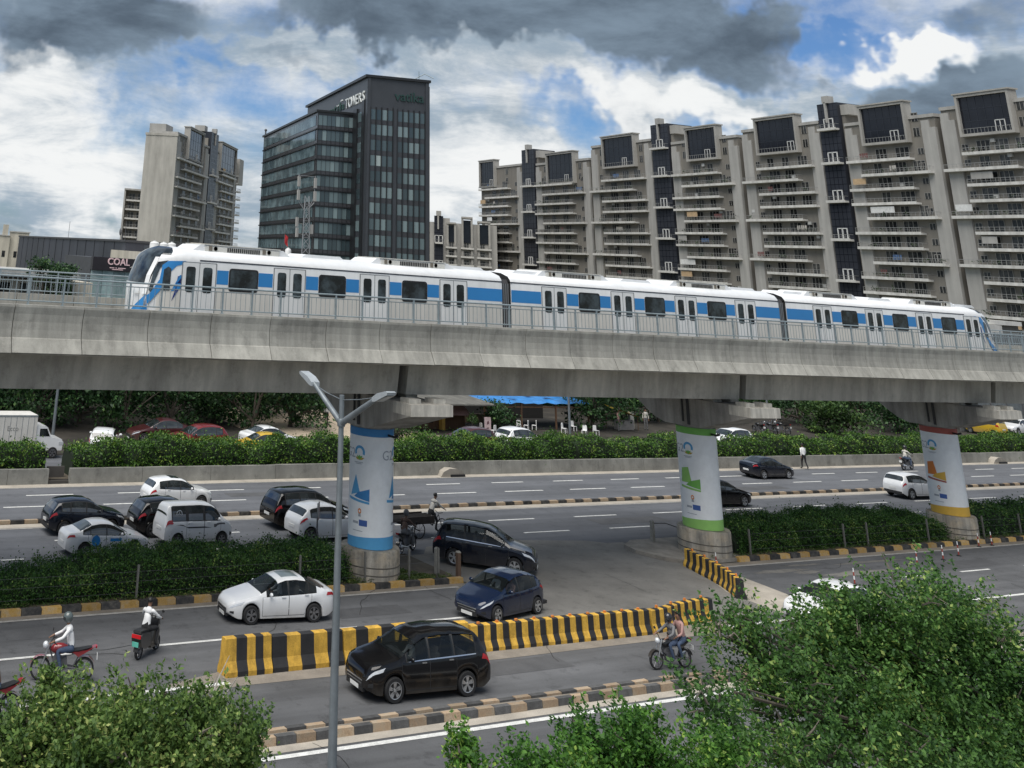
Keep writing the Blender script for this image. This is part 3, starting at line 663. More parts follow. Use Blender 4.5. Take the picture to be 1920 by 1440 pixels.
for a in (34.72, 53.08):
    b = MB(); b.prism([(-1.25, 9.2), (1.25, 9.2), (1.25, 11.8), (1.1, 11.98), (-1.1, 11.98), (-1.25, 11.8)], lambda y, z: (a-.02, 41.6+y, z), lambda y, z: (a+.56, 41.6+y, z)); tl('gangway', b, mat('gangway_rubber', (.035, .035, .038), .8), fix=True)
    b = MB()
    for k in range(4): b.bb((a+.06+k*.12, 40.33, 9.3), (a+.11+k*.12, 40.36, 11.8))
    tl('gangway_fold', b, TGR)
LAMPF = mat('train_lamp', (.6, .62, .62), .2)
def swoosh(sub, pts, m, rev=False, e=.014, name='nose_swoosh'):
    bm = bmesh.new(); bm.faces.new([bm.verts.new((p[0], p[1], 0)) for p in pts])
    for k in range(1, 16):
        bmesh.ops.bisect_plane(bm, geom=bm.verts[:]+bm.edges[:]+bm.faces[:], plane_co=(16.6+.16*k, 0, 0), plane_no=(1, 0, 0))
        bmesh.ops.bisect_plane(bm, geom=bm.verts[:]+bm.edges[:]+bm.faces[:], plane_co=(0, 9.2+.2*k, 0), plane_no=(0, 1, 0))
    b = MB(); bm.verts.index_update(); vs = []
    for v in bm.verts:
        x, z = v.co.x, v.co.y; vs.append((mir(x) if rev else x, 41.6-sidey(x, z, rev)-e, z))
    b.add(vs, [tuple(v.index for v in f.verts) for f in bm.faces]); bm.free(); sub(name, b, m, fix=True)
def nose_band(sub, u0, u1, zf, m, name):
    g = []
    for i in range(7):
        u = u0+(u1-u0)*i/6; z0, z1 = zf(i/6); row = []
        for z in (z0, (z0+z1)/2, z1): row.append((noseshift(z)-.22*(1-(2*u-1)**2)-.014, 41.6+1.12*(1-2*u), z))
        g.append(row)
    b = MB(); b.grid(g); sub(name, b, m)
nose_band(sub1, .55, .995, lambda s: (9.35+.45*s, 9.75+.78*s), TBL, 'nose_swoosh')
nose_band(sub1, .90, 1.0, lambda s: (10.55, 11.9), TW, 'windscreen_pillar')
nose_band(sub1, .62, .80, lambda s: (10.55, 10.66), LAMPF, 'headlight')
for sub, rev in ((sub1, False), (sub3, True)):
    swoosh(sub, ([(17.62, 9.95), (17.56, 10.5),] if not rev else [(16.85, 9.75), (16.8, 10.1), (17.35, 10.35)])+[ (17.7, 10.62), (18.0, 11.1), (18.08, 11.62), (18.3, 11.78), (19.0, 11.82), (19.0, 11.72), (18.62, 11.62), (18.35, 11.35), (18.05, 10.72), (17.7, 10.3), (17.3, 9.95)], TBL, rev)
    swoosh(sub, [(18.5, 10.35), (18.62, 10.75), (18.7, 11.25), (18.92, 11.3), (18.85, 10.9)] if not rev else [(18.2, 10.35), (18.35, 10.75), (18.42, 11.25), (18.72, 11.3), (18.6, 10.9)], NAVY, rev)
    swoosh(sub, [(18.45, 10.7), (18.78, 11.3), (18.84, 11.3), (18.84, 10.82)], TBL, rev)
    swoosh(sub, [(18.08, 10.72), (18.14, 11.46), (18.3, 11.58), (18.42, 11.5), (18.4, 10.74)] if not rev else [(17.72, 10.7), (17.74, 11.4), (17.98, 11.55), (18.1, 11.52), (18.12, 10.72)], TGL, rev, .02, 'cab_window')
    # wrap of the windscreen onto the side
    swoosh(sub, [(17.62, 10.7), (17.76, 11.35), (17.92, 11.72), (18.3, 11.8), (18.0, 11.5), (17.82, 11.0), (17.74, 10.6)] if not rev else [(17.03, 10.6), (17.2, 11.35), (17.48, 11.78), (18.2, 11.84), (17.62, 11.5), (17.3, 10.9), (17.2, 10.5)], TGL, rev, .012, 'windscreen_edge')
# ------------------------------------------------------------------ apartment blocks
TILE = mat('facade_tile', (.215, .198, .172), .85, var=.12, scale=.15, streak=.14, sscale=(.5, .5, .08), fine=.06, col2=(.182, .17, .148))
PALE = mat('facade_pale', (.37, .36, .337), .85, var=.08, scale=.2, streak=.16, sscale=(.7, .7, .06), fine=.05)
SLAB = mat('balcony_slab', (.56, .548, .515), .8, var=.1, scale=.4, streak=.15, sscale=(.8, .8, .3), rnd=.08)
FRAMEC = mat('box_frame', (.355, .342, .315), .8, var=.08, scale=.3, streak=.14, sscale=(.6, .6, .1))
DGLASS = mat('dark_glass', (.012, .014, .02), .12, var=.3, scale=.3, spec=.35)
WINGL = mat('window_glass', (.02, .022, .024), .15, var=.4, scale=.4, rnd=.6, col2=(.07, .07, .065), spec=.3)
WFR = mat('white_frame', (.66, .66, .64), .6)
WFR2 = mat('window_frame_grey', (.27, .26, .24), .6)
RAILG = mat('balcony_rail', (.30, .30, .29), .5, .2)
SPANB = mat('shaft_panel', (.03, .033, .042), .35, var=.2, scale=.25, spec=.3)
BEIGE = mat('bamboo_screen', (.48, .34, .2), .9, var=.15, scale=2)
ACM = MB(); ACM.bb((0, -.45, 0), (.95, 0, .7)); ACM = ACM.mesh('air_conditioner', mat('ac_white', (.45, .45, .43), .6, rnd=.2))
LN1, LN2, LN3 = mat('laundry_red', (.17, .075, .07), .9, var=.3), mat('laundry_blue', (.08, .14, .26), .9, var=.3), mat('laundry_pale', (.5, .47, .42), .9, var=.2)
FZ = [42.7-3.13*k for k in range(13)]
def windows_mesh(w, h, n):
    b = MB(); b.bb((0, -.04, 0), (w, .1, h), 0)
    for k in range(n+1): x = w*k/n; b.bb((x-.06, -.09, 0), (x+.06, -.03, h), 1)
    b.bb((0, -.09, h-.1), (w, -.03, h), 1); return b
_wm = {}
def window(parent, x, y, z, w, h, n):
    k = (round(w, 1), round(h, 1), n)
    if k not in _wm: _wm[k] = windows_mesh(k[0], k[1], n).mesh('window', [WINGL, WFR2])
    return link('window', _wm[k], parent, (x, y, z))
_bm = {}
def balcony(parent, x0, x1, z, depth=2.3, seed=0):
    w = round(x1-x0, 1)
    if (w, depth) not in _bm:
        b = MB(); b.bb((0, -depth, -.42), (w, .2, 0)); b.bb((0, -depth, 0), (w, -depth+.12, .16)); s = b.mesh('balcony', SLAB)
        r = MB(); r.bb((.05, -depth+.05, 1.0), (w-.05, -depth+.11, 1.08)); r.bb((.05, -depth+.05, .58), (w-.05, -depth+.09, .62))
        r.bb((.05, -depth, 1.0), (.11, .1, 1.07)); r.bb((w-.11, -depth, 1.0), (w-.05, .1, 1.07))
        n = int(w/1.05)
        for k in range(n+1): xx = .08+(w-.16)*k/n; r.bb((xx-.035, -depth+.05, .1), (xx+.035, -depth+.1, 1.0))
        _bm[(w, depth)] = (s, r.mesh('balcony_rail', RAILG))
    s, r = _bm[(w, depth)]; o = link('balcony', s, parent, (x0, 0, z)); link('balcony_rail', r, o); return o
PLANT = leafmat('balcony_plants', (.012, .03, .012), (.05, .09, .03))
def column(t, u0, u1, ub0, ub1, zb0, zb1, roof, seed, left_fin=True, right_fin=True, shift=1, fin=3.4, zmin=3., deep=16.):
    r = random.Random(seed); w = u1-u0
    b = MB(); b.bb((u0, 0, 0), (u1, deep, roof)); b.build('wall', TILE, t)
    for side, on in ((0, left_fin), (1, right_fin)):
        if on:
            a = u0-.1 if side == 0 else u1-fin+.1; b = MB(); b.bb((a, -.42, 0), (a+fin, .3, roof-2.2)); b.bb((a+.02, -.35, roof-2.2), (a+fin*.6, .4, roof-.6)); b.build('pilaster', PALE, t)
    b = MB(); b.bb((u0-.15, -.3, roof), (u1+.15, deep+.2, roof+.7)); b.build('parapet', PALE, t)
    # framed glass box at the top
    d = 1.25; fw = .55
    b = MB(); b.bb((ub0, -d, zb0), (ub0+fw, 1., zb1)); b.bb((ub1-fw, -d, zb0), (ub1, 1., zb1)); b.bb((ub0+fw, -d+.01, zb1-fw), (ub1-fw, 1., zb1-.01)); b.bb((ub0+fw, -d+.01, zb0+.01), (ub1-fw, 2, zb0+fw)); b.bb((ub0-.3, -d-.2, zb1), (ub1+.3, 1.2, zb1+.3))
    f = b.build('box_frame', FRAMEC, t)
    b = MB(); b.bb((ub0+fw, -.65, zb0+fw), (ub1-fw, .9, zb1-fw)); b.build('glazing', DGLASS, f)
    b = MB(); n = 6
    for k in range(1, n): x = ub0+fw+(ub1-ub0-2*fw)*k/n; b.bb((x-.05, -.70, zb0+fw), (x+.05, -.64, zb1-fw))
    for k in range(1, 3): z = zb0+fw+(zb1-zb0-2*fw)*k/3; b.bb((ub0+fw, -.695, z-.06), (ub1-fw, -.65, z+.06))
    b.build('mullion', SPANB, f)
    b = MB(); b.bb((ub0+fw, -d+.1, zb0+fw+.95), (ub1-fw, -d+.17, zb0+fw+1.03))
    for k in range(14): x = ub0+fw+(ub1-ub0-2*fw)*(k+.5)/14; b.bb((x-.03, -d+.1, zb0+fw), (x+.03, -d+.15, zb0+fw+.95))
    b.build('balcony_rail', RAILG, f)
    xx = ub0+(ub1-ub0)*r.uniform(.55, .75); b = MB()
    for dx in (0, 1.05, 2.1): b.bb((xx+dx-.07, -.8, zb0+fw), (xx+dx+.07, -.68, zb0+fw+2.3))
    b.bb((xx, -.8, zb0+fw+2.2), (xx+2.1, -.68, zb0+fw+2.34)); b.build('door_frame', WFR, f)
    iw0, iw1 = u0+(fin if left_fin else 1.), u1-(fin if right_fin else 1.)
    for k, z in enumerate(FZ):
        if z < zmin: break
        long_ = (k % 3 == 1)
        if shift > 0: a, c = (u0+.2, u0+w*.73) if not long_ else (u0+w*.17, u1-w*.07)
        else: a, c = (u0+w*.20, u1-w*.09) if not long_ else (u0-.2, u0+w*.73)
        balcony(t, a, c, z, 1.45 if not long_ else 1.6)
        m = (a+c)/2
        for q in range(3):
            ww = r.choice((2.2, 3., 3., 3.6)); x = a+(c-a)*(.14+.29*q)+r.uniform(-.4, .4)
            if x+ww < iw1+.5 and x > iw0-.5: window(t, x, -.04, z+.12, ww, 2.35, max(2, int(ww/1.0)))
        if r.random() < .4:
            xa = r.uniform(a+1, c-2); link('air_conditioner', ACM, t, (xa, -.02, z+r.choice((.35, 1.9))))
        if r.random() < .25:
            b = MB(); xa = r.uniform(a+1, c-4); n_ = r.randint(2, 5)
            for q in range(n_): b.bb((xa+.62*q, -1.05, z+.95-r.uniform(.1, .35)), (xa+.62*q+r.uniform(.35, .55), -1.02, z+1.7))
            b.build('laundry', r.choice((LN1, LN2, LN3)), t)
        sx = (iw1-1.9) if shift > 0 else iw0+.35
        window(t, sx, -.04, z+.7, 1.5, 1.3, 2)
        if r.random() < .10:
            b = MB(); b.bb((a+1, -1.2, z+1.0), (a+1+r.uniform(3, 7), -1.1, z+2.4)); b.build('blind', r.choice((BEIGE, WFR, PALE)), t)
        if r.random() < .6:
            pts = []
            for q in range(r.randint(2, 6)): pts.append(np.array([r.uniform(a+.5, c-.5), -1.2, z+.7])+rng.normal(size=(14, 3))*np.array([.45, .15, .28]))
            o = link('balcony_plant', leaf_mesh('balcony_plant', np.concatenate(pts), .42, PLANT), t); tag(o, kind='stuff')
    # side windows under the roof
    for z in (zb0+1.2, zb0+4.4):
        for x in ((u0+(fin if left_fin else .6), ub0), (ub1, u1-(fin if right_fin else .6))):
            if x[1]-x[0] > 2.2: window(t, (x[0]+x[1])/2-.8, -.04, z, 1.6, 1.9, 2)
def shaft(t, u0, u1, top, zs, chim=True):
    b = MB(); b.bb((u0-.9, .5, 0), (u1+.9, 15, top-2.5)); b.build('wall', TILE, t)
    b = MB(); b.bb((u0, -.6, 0), (u1, 8, top)); s = b.build('glass_shaft', SPANB, t)
    b = MB(); z = 2.
    while z < top: b.bb((u0, -.63, z-.05), (u1, -.61, z+.05)); z += 1.56
    for k in range(1, 5): x = u0+(u1-u0)*k/5; b.bb((x-.04, -.64, 0), (x+.04, -.61, top))
    b.build('mullion', DGLASS, s)
    b = MB(); b.bb((u1, .3, top-3), (u1+2.4, 6, top-.6)); b.build('stair_head', FRAMEC, t)
    if chim:
        b = MB(); xm = (u0+u1)/2; b.bb((xm-.45, -1.1, top-4.6), (xm+.1, -.65, top+.3)); b.bb((xm-.9, -1.1, top), (xm+.9, .8, top+1.7)); b.build('chimney', PALE, t)
    for z in zs:
        o = balcony(t, u0+.3, u1-.1, z, 1.8); xm = (u0+u1)/2; b = MB()
        for dx in (-1.35, -.05, .05, 1.35): b.bb((dx-.12, -.75, 0), (dx+.12, -.62, 2.5))
        for zz in (.06, 2.42): b.bb((-1.45, -.75, zz-.1), (1.45, -.62, zz+.1))
        b.build('door_frame', WFR, t, (xm, 0, z))
def block(label, O, az, cols, shafts, gaps=()):
    a = math.atan2(math.cos(R(az)), math.sin(R(az)))
    t = thing('apartment_block', label, 'apartment block', (O[0], O[1], 0), a, 'apartment blocks beyond the viaduct')
    for c in cols: column(t, *c[:8], **(c[8] if len(c) > 8 else {}))
    for s in shafts: shaft(t, *s)
    for g in gaps: b = MB(); b.bb((g[0], 2.5, 0), (g[1], 14, g[2])); b.build('wall', TILE, t)
    return t
SZ = [50.7, 42.8, 34.1, 25.6, 16.7, 8.]
BO, BAZ = (284., 338.), 191.5
block('beige balcony apartment block farthest along the row, next to the dark office tower', BO, BAZ,
      [(-2., 28.6, -1.6, 10.2, 43.3, 53.2, 50.2, 11, dict(shift=1, left_fin=False)), (38.4, 70.6, 46.2, 63., 42.7, 52.9, 49.6, 12, dict(shift=1))], [(29.4, 37.6, 55.4, SZ[1:])])
block('beige balcony apartment block second from the office tower in the row', BO, BAZ,
      [(72.4, 103.2, 79.3, 96., 46.2, 55.9, 53.2, 13, dict(shift=-1)), (112.6, 139.6, 119.8, 132.8, 46.1, 55.2, 51.4, 14, dict(shift=1))], [(104., 111.7, 57.6, SZ)], [(70.6, 72.4, 50)])
block('beige balcony apartment block with a dark glass shaft above the third coach', BO, BAZ,
      [(141.8, 168.2, 147.4, 161.8, 46., 55.2, 52.4, 15, dict(shift=-1)), (176.2, 200.4, 181.4, 194., 46., 54.9, 51., 16, dict(shift=1))], [(168.9, 175., 56.8, SZ)], [(139.6, 141.8, 48)])
block('beige balcony apartment block cut off by the right edge of the picture', BO, BAZ,
      [(202.2, 225., 206.9, 219.2, 46., 54.6, 52., 17, dict(shift=-1)), (232., 256., 237., 250., 46., 54.6, 51., 18, dict(shift=1))], [(225.6, 231.4, 57., SZ)], [(200.4, 202.2, 48)])
# podium and rooftop clutter
t = thing('podium_building', 'pale podium terrace with plants at the foot of the apartment row', 'building', (262, 180, 0), R(90+11.5*-1))
# tower standing alone on the left
t = block('lone beige apartment tower with a blank end wall, left of the office tower', (156.2, 346.4), 40.,
      [(1.2, 48., 14.4, 36., 43.4, 54.4, 50.5, 21, dict(shift=1, fin=5.5, deep=9.5)), (61.8, 98., 65.2, 94.2, 43.6, 54.8, 50.5, 22, dict(shift=-1, fin=4., deep=9.5))], [(49., 61., 56.9, [41.0, 31., 21.4, 10.])])
BLANK = mat('blank_wall', (.39, .372, .335), .88, var=.1, scale=.12, streak=.2, sscale=(.4, .4, .07), fine=.05)
b = MB(); b.bb((0, -.6, 0), (1.2, 10.8, 49.6)); b.bb((-.2, -.8, 49.6), (1.5, 11., 50.4)); b.build('end_wall', BLANK, t)
for k in range(11):       # stepped balconies round the far corner
    balcony(t, 98.2, 106., 44.5-3.13*k, 1.2)
b = MB(); b.bb((98, .5, 0), (104, 14, 48)); b.bb((99, -1.5, 41), (107, 9, 51.5)); b.build('corner_bay', FRAMEC, t)
b = MB(); b.bb((101, 2, 51.5), (104, 6, 55)); b.bb((47.5, 2, 56.9), (52, 6, 59)); b.bb((4, 5, 50.5), (13, 11, 54)); b.build('roof_hut', PALE, t)
t = block('pale distant balcony block half hidden behind the lone apartment tower', (157.2, 389.5), 115., [(-.5, 14., 20, 21, 20, 21, 32.5, 23, dict(left_fin=False, right_fin=False, zmin=14))], []) if False else thing('apartment_block', 'low balcony block half hidden behind the lone apartment tower', 'apartment block', (157.2, 389.5, 0), R(-25), 'apartment blocks beyond the viaduct')
b = MB(); b.bb((0, 0, 0), (14, 12, 32.6)); b.build('wall', TILE, t)
for k in range(6): balcony(t, .3, 8, 29.2-3.2*k, 1.8); window(t, 1.2, -.05, 29.3-3.2*k, 2.2, 2.2, 2); window(t, 4.5, -.05, 29.3-3.2*k, 2.2, 2.2, 2)
b = MB(); b.bb((-.6, -2.2, 0), (0, 4, 32.6)); b.bb((-.6, -2.4, 32.6), (9, 4, 33.2)); b.build('pilaster', PALE, t)
# farther block seen between tower and row
t = thing('apartment_block', 'distant pale apartment block between the office tower and the balcony row', 'apartment block', (254.8, 333.9, 0), math.atan2(-11.3, 14.2), 'apartment blocks beyond the viaduct')
b = MB(); b.bb((0, 0, 0), (24, 14, 29)); b.build('wall', PALE, t)
shaft(t, 1.8, 5., 31.2, [22., 13.5])
for x, w, z1 in ((6.2, 3.4, 28.6), (11.5, 4., 30.8), (17.2, 4.5, 29.6)):
    b = MB(); b.bb((x, -1.4, 0), (x+.7, 1, z1)); b.bb((x+w-.7, -1.4, 0), (x+w, 1, z1)); b.bb((x, -1.6, z1), (x+w, 6, z1+.6)); b.build('pilaster', FRAMEC, t)
    b = MB(); b.bb((x+.7, -.3, 22.5), (x+w-.7, 0, z1-.6)); b.build('glazing', DGLASS, t)
    for k in range(7): balcony(t, x-.3, x+w+.3, 19.8-2.9*k+.9, 1.9); window(t, x+.9, -.06, 20.8-2.9*k, 1.6, 1.7, 2)

# ------------------------------------------------------------------ dark office tower
GRAN = mat('tower_cladding', (.046, .050, .058), .38, var=.15, scale=.2, spec=.45)
TFIN = mat('tower_fin', (.014, .015, .017), .4)
def pane_mat():
    m = mat('tower_pane', (.05, .075, .082), .08, var=.25, scale=.25, spec=.6)
    nt = m.node_tree; N = nt.nodes; L = nt.links; b = N['Principled BSDF']
    oi = N.new('ShaderNodeObjectInfo'); cr = N.new('ShaderNodeValToRGB'); cr.color_ramp.interpolation = 'CONSTANT'
    for p, c in ((0, (.04, .06, .068)), (.28, (.07, .10, .11)), (.52, (.12, .165, .175)), (.78, (.19, .25, .26)), (.965, (.36, .42, .41))):
        e = cr.color_ramp.elements.new(p) if p else cr.color_ramp.elements[0]; e.position = p; e.color = (*c, 1)
    cr.color_ramp.elements[-1].color = (.34, .38, .36, 1)
    L.new(oi.outputs['Random'], cr.inputs[0]); L.new(cr.outputs[0], b.inputs['Base Color']); return m
PANE = pane_mat()
SPAN = mat('tower_spandrel', (.045, .045, .05), .25, var=.15, scale=.3, spec=.5)
GBAND = mat('tower_glass_band', (.11, .165, .185), .07, var=.3, scale=.22, spec=.9, col2=(.20, .28, .30))
t = thing('office_tower', 'dark glass office tower rising above the first coach', 'office tower', (168.46, 248.24, 0), R(-18))
b = MB(); b.bb((0, 0, 0), (17.5, 71.8, 60.9)); b.build('tower_body', GRAN, t)
b = MB(); b.bb((-.7, -.6, 60.9), (18., 72.4, 61.6)); b.build('roof_slab', TFIN, t)
b = MB(); b.bb((17.5, .6, 0), (18.0, 30, 60)); b.build('side_fin', TFIN, t)
pm_ = {}
def pane(parent, x, y, z, w, h, mt=None, face='front'):
    k = (w, h, face)
    if k not in pm_:
        q = MB(); q.bb((0, -.06, 0), (w, .05, h)) if face == 'front' else q.bb((-.06, 0, 0), (.05, w, h)); pm_[k] = q.mesh('window_pane', PANE)
    return link('window_pane', pm_[k], parent, (x, y, z))
rr = random.Random(5)
for x0, x1 in ((.9, 7.3), (8.5, 16.4)):
    n = 4 if x0 < 5 else 5; w = (x1-x0)/n
    for k in range(12):
        zt = 52.4-4.05*k; b = MB(); b.bb((x0, -.07, zt-4.05), (x1, .05, zt-2.8)); b.build('spandrel', SPAN, t)
        for j in range(n): pane(t, x0+w*j+.08, 0, zt-2.75, round(w-.16, 2), 2.7)
    for j in range(n+1):
        b = MB(); b.bb((x0+w*j-.12, -.45, 4), (x0+w*j+.12, .05, 53.0)); b.build('fin', TFIN, t)
b = MB(); b.bb((.1, -.35, 0), (.8, 0, 60.8)); b.bb((7.4, -.3, 0), (8.4, 0, 53.5)); b.bb((16.5, -.35, 0), (17.5, 0, 60.8)); b.build('corner_pier', GRAN, t)
# strip of windows on the tall block's left face
for k in range(13): pane(t, 0, 5.2, 52.4-4.1*k-2.9, 3.6, 2.6, face='side')
b = MB(); b.bb((-.5, 8.8, 0), (0, 12.6, 53.3)); b.bb((-.3, 2.2, 0), (0, 4.6, 55)); b.build('recess_pier', TFIN, t)
# lower block
b = MB(); b.bb((-10.7, 12.75, 0), (-.02, 91.7, 52.0)); b.build('lower_body', SPAN, t)
b = MB(); b.bb((-11.2, 12.2, 52.0), (0, 92.4, 52.6)); b.build('roof_slab', TFIN, t)
for k in range(13):
    zl = 51.3-4.1*k; b = MB(); b.bb((-11.05, 12.4, zl-4.1), (-.05, 12.74, zl-3.82)); b.bb((-11.05, 12.74, zl-4.1), (-10.71, 92, zl-3.82)); b.build('floor_ledge', TFIN, t)
    for j in range(8): pane(t, -10.5+1.27*j, 12.74, zl-2.9, 1.2, 2.75)
    y = 14.6
    q = MB(); q.bb((-10.77, 14.6, zl-2.9), (-10.66, 90.6, zl-.15)); q.build('glass_band', GBAND, t)
    for _ in range(2):
        pane(t, -10.74, 14.66+1.52*rr.randrange(0, 48), zl-2.85, 1.3, 2.6, face='side')
    b = MB()
    for j in range(50): yy = 14.6+1.52*j; b.bb((-10.80, yy-.07, zl-2.9), (-10.7, yy+.03, zl-.15))
    tag(b.build('mullion', TFIN, t), kind='stuff')
b = MB()
for j in range(9): b.bb((-10.57+1.27*j, 12.6, 2), (-10.49+1.27*j, 12.75, 51.3))
b.build('mullion', TFIN, t)
SGW = mat('sign_white', (.75, .77, .75), .5); SGG = mat('sign_green', (.012, .06, .045), .5)
def sign_side(txt, size, y, z, m, name='sign_letter'):
    me = textmesh(txt, size, m, .12, 'CENTER', bold=.03); o = link(name, me, t, (-.16, y, z)); o.rotation_euler = (R(90), 0, R(-90)); return o
def spread(txt, y0, y1, z, h, m):
    n = len(txt)
    for k, ch in enumerate(txt):
        o = sign_side(ch, h*1.38, y0+(y1-y0)*(k+.5)/n, z, m); o.scale = (abs(y1-y0)/n/h*1.02, 1, 1)
spread('TOWERS', 22.6, 1.6, 56., 2.9, SGW)
spread('vatika', 42., 23.5, 56., 2.4, SGG)
b = MB(); b.bb((-.2, 25.4, 57.6), (-.05, 28, 58.0)); b.bb((-.2, 30.4, 56.6), (-.05, 32.4, 57.)); b.build('sign_part', SGW, t)
o = link('sign_lettering', textmesh('vatika', 3.6, mat('sign_teal', (.012, .045, .04), .5), .12, bold=.03), t, (11.9, -.2, 56.4)); o.rotation_euler = (R(90), 0, 0)
b = MB(); b.tube([(13.5, 2, 61.6), (16.5, .5, 63.4), (18.8, -.5, 62.2)], .12, 5); b.tube([(15, 1, 61.6), (15, 1, 64)], .1, 5); b.build('roof_crane', RAILM, t)
b = MB(); b.tube([(-10.5, 90, 52.6), (-10.5, 90, 54.2)], .25, 6); b.ball((-10.5, 90, 54.3), .5); b.build('roof_lamp', GREY, t)

# ------------------------------------------------------------------ low buildings on the left
DKB = mat('charcoal_cladding', (.035, .038, .05), .6, var=.22, scale=.12, streak=.25, sscale=(.25, .25, .04))
a0, a1 = Vector((66.9, 220.)), Vector((52.9, 129.6))
d = a1-a0; t = thing('low_dark_building', 'long charcoal clad building behind the small tree on the left', 'building', (a0.x, a0.y, 0), math.atan2(d.y, d.x))
b = MB(); b.bb((0, 0, 0), (d.length, 12, 12.9)); b.build('wall', DKB, t)
b = MB(); b.bb((-.1, -.15, 12.9), (d.length+.1, 12, 13.15)); b.build('parapet', mat('parapet_dark', (.05, .05, .055), .7), t)
b = MB()
for k in range(1, 15): b.bb((d.length*k/15-.04, -.06, 7), (d.length*k/15+.04, 0, 12.9))
b.build('cladding_joint', mat('cladding_joint_dark', (.02, .02, .025), .7), t)
b = MB(); b.tube([(d.length*.93, 1, 13.1), (d.length*.93, 1, 13.9)], .08, 5); b.ball((d.length*.93, .7, 14.1), (.45, .15, .45)); b.build('satellite_dish', GREY, t)
for k, (fx, h) in enumerate(((.46, 2.6), (.9, 2.4), (.97, 1.4))):
    b = MB(); b.tube([(d.length*fx, 2, 13.1), (d.length*fx, 2, 13.1+h)], .035, 5); b.build('aerial', GREY, t)
t = thing('cream_building', 'cream flat roofed building at the far left edge', 'building', (70.8, 250, 0), R(-15))
CRM = mat('cream_render', (.50, .46, .38), .85, var=.12, scale=.3, streak=.2, sscale=(.8, .8, .1))
b = MB(); b.bb((-10, 0, 0), (3., 10, 13.0)); b.bb((3.01, 1, 0), (7.2, 10, 13.9)); b.bb((1.2, .6, 13.0), (2.4, 3, 15.4)); b.build('wall', CRM, t)
b = MB()
for x in (-2., 0, 1.6, 4.2, 5.6): b.bb((x, -.05 if x < 3 else .95, 8.6), (x+.7, .05 if x < 3 else 1.05, 9.9))
b.build('window', WINGL, t)
b = MB(); b.bb((2.9, .8, 13.9), (7.4, 10, 14.15)); b.bb((-10, -.2, 13.), (3.0, 10, 13.2)); b.build('parapet', PALE, t)
t = thing('grey_wall_building', 'pale low building with a flat grey canopy at the left edge behind the railing', 'building', (28, 112, 0))
b = MB(); b.bb((-8, 0, 0), (14.5, 6, 8.6)); b.build('wall', CRM, t)
b = MB(); b.bb((-8, -1.6, 8.9), (12.5, 5, 9.5)); b.build('canopy', mat('canopy_grey', (.42, .42, .40), .8, var=.15, scale=.6, streak=.2, sscale=(1, 1, .2)), t)
for k in range(7): b = MB(); b.bb((-2+2.2*k, -.06, 6.4), (-.9+2.2*k, 0, 8.2)); b.build('window', WINGL, t)
t = thing('shop_building', 'dark fronted glass shop building with the COAL sign, left of the train nose', 'shop', (44.4, 118, 0))
b = MB(); b.bb((0, .3, 0), (12, 9, 11.0)); b.build('wall', mat('shop_body', (.06, .062, .066), .6), t)
b = MB(); b.bb((0, -.3, 9.75), (12, .3, 11.1)); b.build('fascia', mat('fascia_dark', (.022, .018, .022), .4), t)
TEAL = mat('teal_glass', (.25, .36, .36), .2, var=.2, scale=.5, rnd=.25, col2=(.36, .45, .44))
for k in range(9): b = MB(); b.bb((.1+1.3*k, 0, 6.9), (1.36+1.3*k, .29, 9.72)); b.build('glass_panel', TEAL, t)
TEALD = mat('teal_glass_dark', (.06, .10, .11), .15, var=.25, scale=.5, rnd=.4)
for k in range(9): b = MB(); b.bb((.1+1.3*k, .02, 3.0), (1.36+1.3*k, .29, 6.6)); b.build('glass_panel', TEALD, t)
b = MB(); b.bb((0, -.05, 6.6), (12, .28, 6.9)); b.build('floor_band', GALV, t)
PINK = mat('sign_pink', (.78, .55, .56), .5)
o = link('sign_lettering', textmesh('COAL', .98, PINK, .04, bold=.02), t, (3.0, -.36, 10.68)); o.rotation_euler = (R(90), 0, 0)
b = MB()
for x0, x1, z in ((2.0, 2.55, 10.02), (2.7, 2.85, 10.02), (3., 3.9, 10.02), (2.3, 3.1, 9.86), (3.15, 3.6, 9.86)): b.bb((x0, -.35, z), (x1, -.31, z+.09))
b.build('sign_line', PINK, t)
b = MB(); b.tube([(4.4, -.36, 10.2), (4.9, -.36, 10.35), (5.6, -.36, 10.35)], .05, 5); b.tube([(5.1, -.36, 10.55), (4.9, -.36, 10.3), (4.75, -.36, 9.9)], .04, 5); b.build('sign_mark', PALE, t)
# roofs and tanks just behind the train
t = thing('white_roof_building', 'white flat roofed building with water tanks just behind the first coach', 'building', (52, 120, 0))
b = MB(); b.bb((0, 0, 0), (25, 12, 11.9)); b.build('wall', CRM, t)
b = MB(); b.bb((1.4, 1, 11.9), (5.0, 5, 12.65)); b.build('dark_panel', mat('roof_panel', (.03, .035, .045), .5), t)
b = MB(); b.bb((5.05, .5, 11.9), (19, 5, 12.35)); b.build('parapet', WHITE, t)
b = MB(); b.bb((7.0, 1, 12.35), (9.4, 4, 13.35)); b.build('roof_hut', CRM, t)
TANKW = mat('tank_white', (.66, .66, .65), .5, var=.08)
def tank(x, r, h, z, lab):
    t = thing('water_tank', lab, 'water tank', (x, 121.5, z)); b = MB(); b.lathe([(0, 0), (r, 0), (r*1.03, h*.25), (r, h*.28), (r*1.03, h*.55), (r, h*.58), (r, h*.8), (r*.75, h*.93), (r*.3, h), (0, h)], 16); b.build('tank_shell', TANKW, t, smooth=True); b = MB(); b.lathe([(r*.3, h), (r*.3, h+.09), (0, h+.09)], 10); b.build('tank_lid', TANKW, t)
GT = 'first of the white water tanks'
